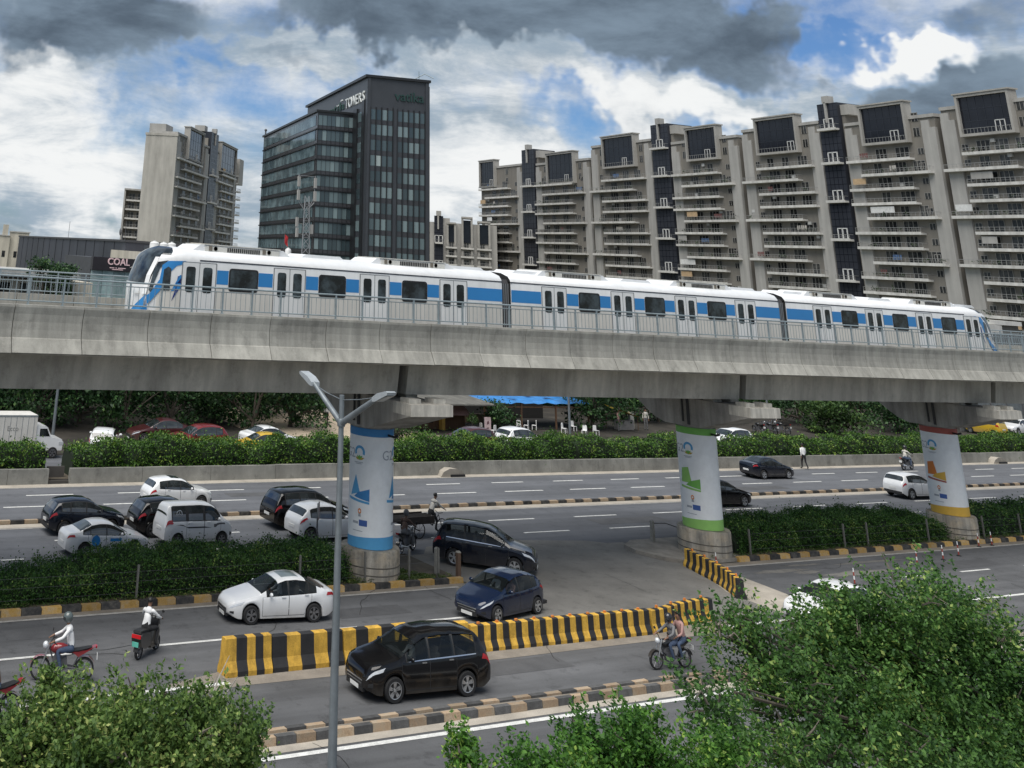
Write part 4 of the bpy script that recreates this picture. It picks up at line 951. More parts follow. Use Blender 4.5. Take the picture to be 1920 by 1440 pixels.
for x, r, h, z, lab in ((53.2, .55, .95, 12.2, 'leftmost white water tank above the train nose'), (54.4, .5, .85, 12.25, 'second white water tank above the train nose'), (55.4, .5, .85, 12.3, 'third white water tank above the train nose, beside the dark panel'), (64.1, .5, .7, 12.4, 'small domed water tank right of the roof hut'), (65.9, .7, .85, 12.35, 'wide white water tank left of the gap of sky'), (67.2, .6, .85, 12.4, 'wide white water tank nearest the dark office tower'), (71.2, .38, 1.05, 12.5, 'tall white tank under the red flag')): tank(x, r, h, z, lab)
t = thing('flag', 'red flag on a short pole in front of the dark office tower', 'flag', (70.6, 121.5, 11.9)); b = MB(); b.tube([(0, 0, 0), (0, 0, 3.4)], .03, 6); b.build('flag_pole', GREY, t)
b = MB(); b.grid([[(.02+.12*i, .06*math.sin(i*1.3+j), 3.3-.22*j-.16*i*.6) for i in range(5)] for j in range(6)]); b.build('flag_cloth', mat('flag_red', (.48, .03, .035), .8), t, smooth=True)
# lattice mast
t = thing('telecom_mast', 'grey lattice telecom mast with antennas in front of the office tower', 'mast', (72.6, 120., 11.)); b = MB()
def mp(z, k, w0=.62, w1=.30):
    w = w0+(w1-w0)*z/8.8; return Vector(((-w, w, 0)[k], (-w*.6, -w*.6, w)[k], z))
for k in range(3): b.tube([mp(0, k), mp(8.8, k)], .055, 5)
for i in range(9):
    for k in range(3): b.tube([mp(i*.98, k), mp((i+1)*.98, (k+1) % 3)], .03, 4); b.tube([mp(i*.98, k), mp(i*.98, (k+1) % 3)], .028, 4)
b.build('mast_lattice', mat('mast_steel', (.30, .31, .32), .6, .2), t)
for s in (-1, 1):
    b = MB(); b.tube([(s*.3, 0, 7.2), (s*1.15, 0, 8.1), (s*1.2, 0, 11.3)], .05, 5); b.tube([(s*1.2, 0, 8.9), (s*.2, 0, 7.)], .03, 4); b.build('antenna_arm', _mats['mast_steel'], t)
    for z in (9.0, 10.6): b = MB(); b.bb((s*1.2-.16, -.2, z-.75), (s*1.2+.16, .05, z+.45)); b.build('antenna_panel', PALE, t)
for x, z in ((-1.25, 5.6), (.9, 4.9), (-1.2, 4.4)): b = MB(); b.bb((x-.15, -.2, z-.5), (x+.15, .05, z+.6)); b.tube([(x, 0, z), (0, 0, z-.2)], .03, 4); b.build('antenna_panel', PALE, t)
b = MB(); b.tube([(-1.2, 0, 11.2), (1.2, 0, 11.2)], .035, 4); b.build('cross_bar', _mats['mast_steel'], t)
# terrace and netting at the right end
t0 = [o for o in COL.objects if o.name == 'podium_building'][0]; t0.location = (166., 104., 0); t0.rotation_euler = (0, 0, 0)
b = MB(); b.bb((-10, 0, 0), (26, 12, 10.4)); b.build('wall', TILE, t0); b = MB(); b.bb((-10.2, -.6, 10.4), (26, 12, 11.)); b.build('terrace_slab', SLAB, t0)
for k in range(6): window(t0, -8+5*k, -.05, 7.6, 2.2, 2.2, 2)
t = thing('netted_fence', 'grey netted screen at the right end of the viaduct behind the train tail', 'fence', (142, 78, 0)); b = MB(); b.bb((-12, 0, 0), (24, .12, 9.9)); b.build('net_panel', mat('grey_net', (.13, .145, .15), .9, var=.25, scale=1.5, fine=.3), t)
for k in range(13): b = MB(); b.bb((-12+3*k-.06, -.12, 0), (-12+3*k+.06, 0, 10.)); b.build('fence_post', GREY, t)
# ------------------------------------------------------------------ cars
def clearglass():
    m = bpy.data.materials.new('clear_car_glass'); m.use_nodes = True; nt = m.node_tree; N = nt.nodes; L = nt.links; b = N['Principled BSDF']
    b.inputs['Base Color'].default_value = (.012, .016, .018, 1); b.inputs['Roughness'].default_value = .03; b.inputs['Specular IOR Level'].default_value = .8
    tr = N.new('ShaderNodeBsdfTransparent'); tr.inputs[0].default_value = (.78, .84, .84, 1); mx = N.new('ShaderNodeMixShader'); mx.inputs[0].default_value = .62
    L.new(b.outputs[0], mx.inputs[1]); L.new(tr.outputs[0], mx.inputs[2]); L.new(mx.outputs[0], N['Material Output'].inputs[0]); return m
CGLASS = clearglass()
SEATM = mat('car_seat', (.09, .08, .072), .8, var=.1)
def paint(name, col, metal=.0, rough=.28):
    m = mat(name, col, rough, metal, var=.05, scale=1.5, coat=.6, dust=.55); return m
GLASS = mat('car_glass', (.014, .018, .02), .03, var=.3, scale=1.2, col2=(.035, .042, .045), spec=.9, coat=.7)
CHROME = mat('chrome', (.62, .62, .62), .15, .9, var=.03)
LAMPW = mat('headlamp', (.62, .64, .66), .12, .2, var=.12, scale=9)
LAMPR = mat('tail_lamp', (.36, .012, .018), .15, var=.15, scale=6)
PLATE = mat('number_plate', (.68, .68, .66), .6, var=.05)
CLAD = mat('car_cladding', (.02, .02, .021), .6)
TYRE = RUBBER
ALLOY = mat('alloy', (.66, .67, .68), .3, .8, var=.05)
ALLOYD = mat('alloy_dark', (.26, .26, .27), .35, .7, var=.05)
def interp(P, x): return np.interp(x, [p[0] for p in P], [p[1] for p in P])
SPEC = {}
SPEC['saloon'] = dict(L=4.42, W=1.70, H=1.47, WB=2.6, fo=.88, R=.315, cl=.17,
    top=[(0, .58), (.06, .68), (.25, .76), (.6, .84), (1.2, .98), (1.95, 1.37), (2.3, 1.46), (2.75, 1.475), (3.2, 1.42), (3.75, 1.16), (3.95, 1.09), (4.3, 1.06), (4.42, .92)],
    belt=[(0, .50), (.25, .66), (.7, .78), (1.2, .88), (2.5, .93), (3.9, .99), (4.3, .98), (4.42, .85)],
    wid=[(0, .62), (.1, .80), (.4, .94), (1., .985), (1.6, 1), (3.2, 1), (3.9, .96), (4.25, .87), (4.42, .72)], ws=(1.27, 1.98), rw=(3.15, 3.78), sw=[(1.50, 2.36), (2.42, 3.22), (3.26, 3.58)], doors=[(1.32, 2.40), (2.41, 3.36)], clad=False)
SPEC['hatch'] = dict(L=3.9, W=1.70, H=1.52, WB=2.5, fo=.80, R=.31, cl=.17,
    top=[(0, .60), (.06, .72), (.25, .80), (.55, .88), (1.05, 1.02), (1.7, 1.40), (2.1, 1.51), (2.7, 1.525), (3.2, 1.46), (3.45, 1.38), (3.72, 1.08), (3.84, .98), (3.9, .82)],
    belt=[(0, .52), (.25, .70), (.7, .84), (1.1, .93), (2.5, .98), (3.5, 1.04), (3.75, .95), (3.9, .78)],
    wid=[(0, .62), (.1, .80), (.4, .94), (.9, .985), (1.5, 1), (2.9, 1), (3.5, .95), (3.78, .87), (3.9, .78)], ws=(1.12, 1.74), rw=(3.44, 3.73), sw=[(1.35, 2.12), (2.18, 2.95), (3.0, 3.3)], doors=[(1.15, 2.15), (2.16, 3.05)], clad=False)
SPEC['suv'] = dict(L=4.25, W=1.79, H=1.64, WB=2.58, fo=.84, R=.345, cl=.21,
    top=[(0, .68), (.05, .84), (.2, .93), (.6, 1.0), (1.2, 1.10), (1.8, 1.48), (2.15, 1.60), (2.8, 1.64), (3.5, 1.59), (3.8, 1.52), (4.08, 1.14), (4.18, 1.02), (4.25, .85)],
    belt=[(0, .58), (.2, .82), (.7, .94), (1.2, 1.02), (2.6, 1.06), (3.7, 1.12), (4.08, 1.02), (4.25, .80)],
    wid=[(0, .66), (.1, .83), (.35, .95), (.9, .99), (1.5, 1), (3.3, 1), (3.85, .96), (4.12, .90), (4.25, .82)], ws=(1.24, 1.84), rw=(3.80, 4.07), sw=[(1.45, 2.25), (2.31, 3.12), (3.18, 3.6)], doors=[(1.25, 2.28), (2.29, 3.28)], clad=True)
SPEC['mpv'] = dict(L=4.70, W=1.83, H=1.79, WB=2.75, fo=.95, R=.355, cl=.20,
    top=[(0, .70), (.05, .86), (.2, .98), (.6, 1.07), (1.12, 1.17), (1.75, 1.58), (2.1, 1.73), (2.8, 1.79), (3.8, 1.76), (4.25, 1.69), (4.5, 1.25), (4.62, 1.10), (4.70, .85)],
    belt=[(0, .58), (.2, .85), (.7, .98), (1.15, 1.07), (2.6, 1.10), (4.1, 1.15), (4.5, 1.10), (4.70, .82)],
    wid=[(0, .66), (.1, .83), (.35, .95), (.9, .99), (1.5, 1), (3.8, 1), (4.35, .96), (4.58, .91), (4.70, .84)], ws=(1.16, 1.80), rw=(4.25, 4.49), sw=[(1.40, 2.22), (2.28, 3.18), (3.24, 4.05)], doors=[(1.2, 2.25), (2.26, 3.28)], clad=False)
SPEC['van'] = dict(L=3.67, W=1.50, H=1.80, WB=2.35, fo=.62, R=.28, cl=.17,
    top=[(0, .78), (.05, .92), (.25, 1.04), (.48, 1.12), (.95, 1.62), (1.2, 1.74), (1.8, 1.80), (3.3, 1.79), (3.52, 1.74), (3.6, 1.15), (3.67, .9)],
    belt=[(0, .66), (.2, .9), (.5, 1.05), (1.2, 1.08), (3.5, 1.10), (3.6, 1.05), (3.67, .85)],
    wid=[(0, .72), (.1, .86), (.35, .96), (.8, 1), (3.3, 1), (3.55, .97), (3.67, .92)], ws=(.52, 1.0), rw=(3.53, 3.595), sw=[(.80, 1.55), (1.68, 2.45), (2.6, 3.3)], doors=[(.72, 1.6), (1.62, 2.55)], clad=False)
def wheelmesh(Rr, w, alloy):
    t = MB(); t.lathe([(Rr*.64, -w*.5), (Rr*.93, -w*.5), (Rr, -w*.3), (Rr, w*.3), (Rr*.93, w*.5), (Rr*.64, w*.5)], 22, axis='y'); ty = t.mesh('tyre', TYRE, smooth=True)
    r = MB(); r.lathe([(0, -w*.22), (Rr*.60, -w*.22), (Rr*.60, -w*.5), (Rr*.665, -w*.5), (Rr*.665, w*.4), (0, w*.4)], 22, axis='y', m=1)
    for k in range(5):
        a = 2*PI*k/5+.3
        for da in (-.16, .16):
            p = [(Rr*.10*math.cos(a), Rr*.10*math.sin(a)), (Rr*.62*math.cos(a+da), Rr*.62*math.sin(a+da))]
            dx, dz = p[1][0]-p[0][0], p[1][1]-p[0][1]; l = math.hypot(dx, dz); nx, nz = -dz/l*Rr*.055, dx/l*Rr*.055
            q = [(p[0][0]+nx, p[0][1]+nz), (p[0][0]-nx, p[0][1]-nz), (p[1][0]-nx*1.4, p[1][1]-nz*1.4), (p[1][0]+nx*1.4, p[1][1]+nz*1.4)]
            r.prism(q, lambda x, z: (x, -w*.22, z), lambda x, z: (x, -w*.44, z), 0)
    r.lathe([(Rr*.16, -w*.22), (Rr*.14, -w*.46), (0, -w*.47)], 10, axis='y', m=0)
    ring = MB(); r.lathe([(Rr*.61, -w*.5), (Rr*.665, -w*.52), (Rr*.665, -w*.4)], 22, axis='y', m=0)
    rim = r.mesh('rim', [alloy, CLAD], fix=True); return ty, rim
def car(label, cat, loc, heading, kind, pm, name='car', roofm=None, alloy=ALLOY, clad=None, glass=GLASS, sx=1., group=None, trim=None, hide_roof_rail=True, z=0., door=True, lampm=None, sunroof=False, cabin=False, sz=.98):
    if cabin: glass = CGLASS
    S = SPEC[kind]; L, Wd, H, WB, fo, Rr, cl = (S[k] for k in ('L', 'W', 'H', 'WB', 'fo', 'R', 'cl'))
    t = thing(name, label, cat, (loc[0], loc[1], z), heading, group)
    clad = S['clad'] if clad is None else clad
    wx = (fo, fo+WB); Ra = Rr+.055
    xs = set(np.round(np.linspace(0, L, 46), 3)) | {p[0] for p in S['top']}
    for w in wx: xs |= set(np.round(w+Ra*np.sin(np.linspace(-PI/2, PI/2, 13)), 3))
    xs = sorted(x for x in xs if 0 <= x <= L)
    fine = np.linspace(0, L, 400)
    def sm(P, it):
        v = interp(P, fine)
        for _ in range(it): v[1:-1] = (v[:-2]+2*v[1:-1]+v[2:])/4
        return lambda x: float(np.interp(x, fine, v))
    top, belt, wid = sm(S['top'], 40), sm(S['belt'], 60), sm(S['wid'], 60)
    def section(x):
        zt, zb, hw = top(x), belt(x), wid(x)*Wd/2; zt = max(zt, zb+.03); zs = cl
        e = min(x, L-x); zs += .16*max(0, 1-e/.35)
        for w in wx:
            q = Ra**2-(x-w)**2
            if q > 0: zs = max(zs, Rr+math.sqrt(q)*.98)
        zs = min(zs, zb-.08)
        h = zt-zb; k = min(1., max(.12, h/.4)); wr = max(.975*hw-.30*h-.02, .35*hw) if h > .12 else .93*hw
        P5 = (.972*hw, zb); P7 = (wr, zt-.075*k)
        P = [(0, zs), (.82*hw, zs), (.975*hw, zs+.03), (hw*1.0, zs+.45*(zb-zs)), (hw*.995, zb-.12*(zb-zs)), P5, (P5[0]*.5+P7[0]*.5+.022*k, P5[1]*.5+P7[1]*.5), P7, (wr*.78, zt-.016*k), (0, zt)]
        return P
    def surf(x, tt, sd, e=0.):
        def pt(x_, t_):
            P = section(min(max(x_, 0), L)); i = min(int(t_), 8); f = t_-i; return Vector((L/2-x_, sd*(P[i][0]*(1-f)+P[i+1][0]*f), P[i][1]*(1-f)+P[i+1][1]*f))
        p = pt(x, tt)
        if e:
            a = pt(x+.02, tt)-pt(x-.02, tt); b_ = pt(x, min(tt+.06, 9))-pt(x, tt-.06); n = a.cross(b_)
            if n.length > 1e-9:
                n.normalize(); c = Vector((0, 0, .6))
                if n.dot(p-c) < 0: n = -n
                p = p+n*e
        return p
    def patch(name_, x0, x1, t0, t1, sd, m, e=.006, nx=6, nt_=4, x0b=None, x1b=None, parent=None, mats=None):
        """surface patch; x0b / x1b: other x limits at the upper edge"""
        b = MB(); sides = (1, -1) if sd == 0 else (sd,)
        for s_ in sides:
            rows = []
            for j in range(nt_+1):
                v = j/nt_; a = x0+((x0b if x0b is not None else x0)-x0)*v; c = x1+((x1b if x1b is not None else x1)-x1)*v
                rows.append([surf(a+(c-a)*i/nx, t0+(t1-t0)*v, s_, e) for i in range(nx+1)])
            b.grid(rows)
        return b.build(name_, m, parent or t, smooth=True, fix=False, angle=60)
    b = MB(); rows = []
    for x in xs:
        P = section(x); rows.append([(L/2-x, y, z_) for y, z_ in P]+[(L/2-x, -y, z_) for y, z_ in P[8:0:-1]])
    n = len(rows[0]); o = 0
    b.v = [p for r_ in rows for p in r_]
    seg = [1, 1 if clad else 0, 0, 0, 0, 0, 0, 0, 0]; roofseg = {7, 8}
    tm = [1, 1 if clad else 0, 0, 0, 0, 0, 0, 2 if roofm else 0, 2 if roofm else 0]; tm = tm+tm[::-1]
    for i in range(len(rows)-1):
        for j in range(n):
            b.f.append((i*n+j, i*n+(j+1) % n, (i+1)*n+(j+1) % n, (i+1)*n+j)); mi = tm[j]
            if clad and j in (2, 15):
                xm = (xs[i]+xs[i+1])/2
                if any(abs(xm-w) < Ra+.05 for w in wx): mi = 0
            xa_, xb_ = xs[i], xs[i+1]; jj = j if j < 9 else 17-j
            if jj in (5, 6) and S['sw'][0][0]-.04 < xa_ and xb_ < S['sw'][-1][1]+.04: mi = 1
            if cabin and ((jj in (5, 6) and any(xa_ >= a_-.02 and xb_ <= c_+.02 for a_, c_ in S['sw'])) or (jj in (7, 8) and ((xa_ >= S['ws'][0] and xb_ <= S['ws'][1]+.02) or (xa_ >= S['rw'][0]-.01 and xb_ <= S['rw'][1]+.02)))): b.f.pop(); continue
            if mi == 2 and not (S['ws'][1]-.1 < xs[i] < S['rw'][0]+.3): mi = 0
            b.m.append(mi)
    b.f.append(tuple(range(n))); b.m.append(0); b.f.append(tuple((len(rows)-1)*n+k for k in reversed(range(n)))); b.m.append(0)
    b.build('body', [pm, CLAD, roofm or pm], t, smooth=True, fix=True, angle=50)
    if cabin:
        lb = MB(); lr = [[(p[0], p[1]*.972, .6+(p[2]-.6)*.975) for p in r_] for r_ in rows]; lb.v = [p for r_ in lr for p in r_]
        for i in range(len(rows)-1):
            if xs[i] < S['ws'][0]-.25 or xs[i+1] > S['rw'][1]+.1: continue
            for j in range(n):
                jj = j if j < 9 else 17-j; xa_, xb_ = xs[i], xs[i+1]
                if jj < 2 or (jj in (5, 6) and any(xa_ >= a_-.02 and xb_ <= c_+.02 for a_, c_ in S['sw'])) or (jj in (7, 8) and ((xa_ >= S['ws'][0] and xb_ <= S['ws'][1]+.02) or (xa_ >= S['rw'][0]-.01 and xb_ <= S['rw'][1]+.02))): continue
                lb.f.append((i*n+j, i*n+(j+1) % n, (i+1)*n+(j+1) % n, (i+1)*n+j)); lb.m.append(0)
        lb.build('cabin_liner', CLAD, t, smooth=True)
    # glazing
    patch('windscreen', S['ws'][0], S['ws'][1], 7.12, 9, 0, glass, nx=6, nt_=5)
    patch('rear_window', S['rw'][0]+.03, S['rw'][1]-.02, 7.2, 9, 0, glass, nx=5, nt_=5)
    for s_ in (1, -1):
        if not cabin: patch('window_surround', S['sw'][0][0]-.06, S['sw'][-1][1]+.05, 5.04, 6.93, s_, CLAD, .003, 14, 4)
        for a, c in S['sw']: patch('side_window', a, c, 5.10, 6.88, s_, glass, nx=6, nt_=4)
        if door:
            for a, c in S['doors']:
                patch('door_seam', a-.006, c+.006, 2.25, 5.02, s_, CLAD, .0025, 6, 6); d_ = patch('door', a+.008, c-.008, 2.3, 4.98, s_, pm, .0045, 6, 6)
                p = surf(c-.22, 4.55, s_, .02); q = MB(); q.box((p.x, p.y, p.z), (.17, .035, .03)); q.build('door_handle', CHROME if trim else pm, d_)
        xm = S['ws'][0]+.33; p = surf(xm, 5.1, s_, 0); q = MB(); q.ball((p.x-.02, p.y+s_*.13, p.z+.09), (.055, .105, .07), n=10, k=6); q.bb((p.x-.05, p.y-.01, p.z+.02), (p.x, p.y+s_*.1, p.z+.06)); q.build('mirror', pm, t, smooth=True)
        patch('headlight', .03, .52, 4.15, 5.25, s_, lampm or LAMPW, .008, 6, 3, x0b=.10, x1b=.62)
        patch('tail_light', L-.42, L-.03, 4.0, 5.2, s_, LAMPR, .008, 6, 3, x0b=L-.36, x1b=L-.10)
        patch('fog_lamp', .07, .20, 2.6, 3.2, s_, CLAD, .006, 3, 3)
    hw = Wd/2
    if cabin:
        xw = L/2-S['ws'][0]-.75
        for s_ in (1, -1):
            q = MB(); q.bb((xw-.75, s_*.36-.24, .45), (xw-.2, s_*.36+.24, .62)); q.box((xw-.80, s_*.36, .86), (.14, .46, .62), ry=-.2); q.box((xw-.88, s_*.36, 1.23), (.09, .26, .17), ry=-.15); q.build('front_seat', SEATM, t)
        q = MB(); q.bb((xw-1.75, -.62, .45), (xw-1.2, .62, .62)); q.box((xw-1.80, 0, .86), (.14, 1.24, .62), ry=-.2); q.build('rear_seat', SEATM, t)
        q = MB(); q.bb((xw+.15, -.66, .6), (xw+.6, .66, S['belt'][3][1]+.02)); q.bb((xw-2.2, -.7, .28), (xw+.4, .7, .4)); q.build('dashboard', CLAD, t)
        q = MB(); q.tube([(xw+.08+.07*math.cos(a_), -.36+.18*math.sin(a_), .98+.16*math.cos(a_)) for a_ in np.linspace(0, 2*PI, 13)], .014, 5); q.build('steering_wheel', CLAD, t)
    if sunroof: patch('sunroof', S['ws'][1]+.25, S['ws'][1]+.95, 8.2, 9, 0, glass, .006, 4, 3)
    t.scale = (sx, sx, sx*sz)
    zg = belt(0)
    q = MB(); q.bb((L/2-.05, -hw*.50, zg-.20), (L/2+.012, hw*.50, zg-.02)); g_ = q.build('grille', CLAD, t)
    q = MB(); q.bb((L/2+.005, -hw*.52, zg-.035), (L/2+.02, hw*.52, zg-.005)); q.bb((L/2+.005, -hw*.46, zg-.12), (L/2+.017, hw*.46, zg-.10)); q.build('grille_bar', CHROME, g_)
    q = MB(); q.bb((L/2-.08, -hw*.55, cl+.06), (L/2+.01, hw*.55, cl+.16)); q.build('air_intake', CLAD, t)
    q = MB(); q.bb((L/2, -.25, zg-.30), (L/2+.02, .25, zg-.19)); q.bb((-L/2-.02, -.25, zg+.02), (-L/2, .25, zg+.14)); q.build('number_plate', PLATE, t)
    if clad:
        q = MB(); q.bb((-L/2-.012, -hw*.75, cl+.10), (-L/2+.1, hw*.75, cl+.28)); q.build('rear_bumper', CLAD, t)
    if trim:
        for s_ in (1, -1): patch('window_trim', S['sw'][0][0], S['sw'][-1][1], 5.02, 5.13, s_, CHROME, .009, 12, 1)
    ty, rm = wheelmesh(Rr, .21, alloy)
    for w in wx:
        for s_ in (1, -1):
            we = link('wheel', ty, t, (L/2-w, s_*(hw-.115), Rr), 0 if s_ < 0 else PI); link('rim', rm, we)
    return t, patch, surf
C_WHITE = paint('paint_white', (.74, .75, .76)); C_BLACK = mat('paint_black', (.004, .004, .005), .12, var=.04, dust=.22, coat=.35, spec=.3); C_NAVY = mat('paint_navy', (.006, .014, .040), .15, .0, var=.04, dust=.2, coat=.5, spec=.4)
C_DBLUE = mat('paint_darkblue', (.007, .010, .018), .15, .0, var=.04, dust=.2, coat=.45, spec=.35); C_RED = paint('paint_red', (.16, .012, .014)); C_MAROON = paint('paint_maroon', (.055, .012, .014)); C_YEL = paint('paint_yellow', (.55, .36, .03)); C_SILV = paint('paint_silver', (.5, .5, .52), .5)
ARC = lambda dx, dy: math.atan2(dy, dx)
# main lanes, near
car('white saloon with a sunroof driving left beside the left hedge', 'car', (23.50, 39.88), ARC(-2.56, .30), 'saloon', C_WHITE, name='saloon_car', alloy=ALLOYD, sunroof=True, sx=.94, cabin=True)
car('glossy black people carrier with bright alloy wheels nearest the viewer', 'car', (24.40, 32.58), ARC(-2.72, .16), 'mpv', C_BLACK, name='people_carrier', trim=True, sx=.95, cabin=True)
car('dark blue compact car turning left through the opening behind the striped barriers', 'car', (32.55, 38.28), ARC(-2.5, -.55), 'hatch', C_NAVY, name='compact_car', cabin=True, sz=.91)
car('dark people carrier turning through the opening with its front towards the viewer', 'car', (36.65, 43.95), R(-46), 'mpv', C_DBLUE, name='people_carrier', trim=True, cabin=True, sx=.95)
# inner carriageway, left
tx, tp, ts = car('white saloon taxi with a blue round logo on its side, in the left traffic queue', 'car', (20.40, 49.25), R(-1), 'saloon', C_WHITE, name='saloon_taxi', alloy=ALLOYD, sx=.85)
BLU = mat('taxi_blue', (.02, .22, .55), .4); b = MB()
for sgn in (-1, 1):
    c = ts(2.95, 3.6, sgn, .0); n_ = 14; b.add([(c.x+.22*math.cos(2*PI*k/n_), c.y+sgn*.03, c.z+.24*math.sin(2*PI*k/n_)) for k in range(n_)], [tuple(range(n_))])
    c = ts(1.9, 3.7, sgn, .0); b.add([(c.x-.3, c.y+sgn*.03, c.z-.05), (c.x+.3, c.y+sgn*.03, c.z-.05), (c.x+.3, c.y+sgn*.03, c.z+.08), (c.x-.3, c.y+sgn*.03, c.z+.08)], [(0, 1, 2, 3)])
b.build('door_logo', BLU, tx)
vt, vp, vs_ = car('boxy white minivan with a round emblem on its rear side window', 'van', (25.0, 50.0), R(0), 'van', C_WHITE, name='minivan', alloy=ALLOYD, sx=.93)
p = vs_(2.95, 6., -1, .02); b = MB(); n_ = 16; b.add([(p.x+.16*math.cos(2*PI*k/n_), p.y-.004, p.z+.16*math.sin(2*PI*k/n_)) for k in range(n_)]+[(p.x+.12*math.cos(2*PI*k/n_), p.y-.004, p.z+.12*math.sin(2*PI*k/n_)) for k in range(n_)], [(k, (k+1) % n_, n_+(k+1) % n_, n_+k) for k in range(n_)])
for a in (90, 210, 330): b.add([(p.x-.02*math.sin(R(a)), p.y-.005, p.z+.02*math.cos(R(a))), (p.x+.02*math.sin(R(a)), p.y-.005, p.z-.02*math.cos(R(a))), (p.x+.13*math.cos(R(a)), p.y-.005, p.z+.13*math.sin(R(a)))], [(0, 1, 2)])
b.build('window_emblem', C_WHITE, vt)
vp('side_stripe', 1.2, 3.2, 3.55, 3.7, -1, CLAD, .01, 8, 1, x0b=1.6, x1b=2.9); vp('side_stripe', .5, 1.1, 3.6, 3.95, -1, GREY, .01, 6, 1)
car('dark sport utility car at the back left of the traffic queue', 'car', (20.75, 52.75), R(-2), 'suv', C_DBLUE, name='sport_utility_car', alloy=ALLOYD, sx=.86)
car('black sport utility car hidden behind the white minivan', 'car', (24.75, 51.85), R(-2), 'suv', C_BLACK, name='sport_utility_car', alloy=ALLOYD, sx=.92)
car('black large sport utility car behind the round road sign', 'car', (32.2, 52.1), R(0), 'mpv', C_BLACK, name='sport_utility_car', sx=.94)
car('white hatchback partly hidden by the lamp post and the round road sign', 'car', (31.95, 49.75), R(0), 'hatch', C_WHITE, name='hatchback_car', alloy=ALLOYD)
car('white crossover with black roof pillars alone on the far carriageway', 'car', (27.35, 56.85), R(-1), 'suv', C_WHITE, name='crossover_car', alloy=ALLOYD, clad=True, sx=.84, sunroof=True)
# right
car('black sport utility car emerging from behind the green banded pier', 'car', (62.1, 52.7), R(-2), 'saloon', C_BLACK, name='sport_utility_car')
car('dark saloon seen from behind near the walking man', 'car', (75.4, 59.5), R(-3), 'saloon', C_DBLUE, name='saloon_car', sx=.93)
car('white sport utility car passing behind the red topped pier', 'car', (80.9, 52.5), R(-2), 'suv', C_WHITE, name='sport_utility_car', clad=True, sx=.93)
car('white hatchback screened by the leaves of the big foreground tree', 'car', (45.6, 33.7), ARC(-1, .05), 'hatch', C_WHITE, name='hatchback_car')
# parked beyond the hedge
car('white parked hatchback seen from behind, right of the white truck', 'car', (28.9, 71.2), R(62), 'hatch', C_WHITE, name='parked_car', door=False)
car('red parked sport utility car beyond the far hedge', 'car', (35.5, 71.4), R(180), 'suv', C_RED, name='parked_car', door=False, clad=False)
car('white parked saloon behind the yellow bonnet', 'car', (41.4, 71.9), R(2), 'saloon', C_WHITE, name='parked_car', door=False)
car('yellow parked car just left of the white saloon', 'car', (39.6, 70.2), R(172), 'hatch', C_YEL, name='parked_car', door=False, sx=.88)
car('maroon parked car in front of the brown kiosk', 'car', (57.2, 70.3), R(176), 'suv', C_MAROON, name='parked_car', door=False, clad=False)
car('white parked car in front of the blue roofed eating shed', 'car', (62.3, 70.3), R(2), 'suv', C_WHITE, name='parked_car', door=False, clad=False)
car('white parked car beyond the hedge right of the green banded pier', 'car', (84.3, 69.9), R(178), 'suv', C_WHITE, name='parked_car', door=False, clad=False)
car('maroon car in the tree shade behind the red parked one', 'car', (34.4, 75.0), R(176), 'saloon', C_MAROON, name='parked_car', door=False)
# truck
t = thing('box_truck', 'white box truck with a closed cargo box at the left edge beyond the hedge', 'truck', (22.9, 70.4, 0)); t.scale = (.88, .88, .85)
b = MB(); b.bb((-2.7, -.95, .75), (1.0, .95, 2.75)); b.build('cargo_box', mat('truck_box', (.62, .60, .56), .6, var=.08, streak=.1), t)
b = MB()
for k in range(9): b.bb((-2.6+.42*k, -.965, .8), (-2.57+.42*k, -.95, 2.7))
b.bb((-2.7, -.97, 2.65), (1.0, -.95, 2.75)); b.build('box_rib', GALV, t)
b = MB(); b.prism([(1.05, .5), (3.0, .5), (3.05, .95), (2.95, 1.2), (2.2, 1.3), (1.85, 1.95), (1.7, 2.05), (1.05, 2.05)], lambda x, z: (x, -.82, z), lambda x, z: (x, .82, z)); b.build('cab', C_WHITE, t, fix=True)
b = MB(); b.prism([(1.3, 1.4), (2.05, 1.4), (1.8, 1.88), (1.3, 1.88)], lambda x, z: (x, -.835, z), lambda x, z: (x, .835, z)); b.build('cab_window', GLASS, t, fix=True)
b = MB(); b.bb((2.75, -.84, .85), (3.07, -.5, 1.05)); b.bb((2.75, .5, .85), (3.07, .84, 1.05)); b.build('headlight', LAMPW, t)
b = MB(); b.bb((-2.7, -.6, .45), (2.9, .6, .75)); b.build('chassis', CLAD, t)
ty, rm = wheelmesh(.36, .22, ALLOYD)
for x in (-1.5, 2.35):
    for s_ in (-1, 1):
        we = link('wheel', ty, t, (x, s_*.76, .36), 0 if s_ < 0 else PI); link('rim', rm, we)
o = link('box_lettering', textmesh('Ecco', .42, mat('sign_greyprint', (.25, .25, .24), .7)), t, (-.7, -.972, 1.9)); o.rotation_euler = (R(90), 0, 0)

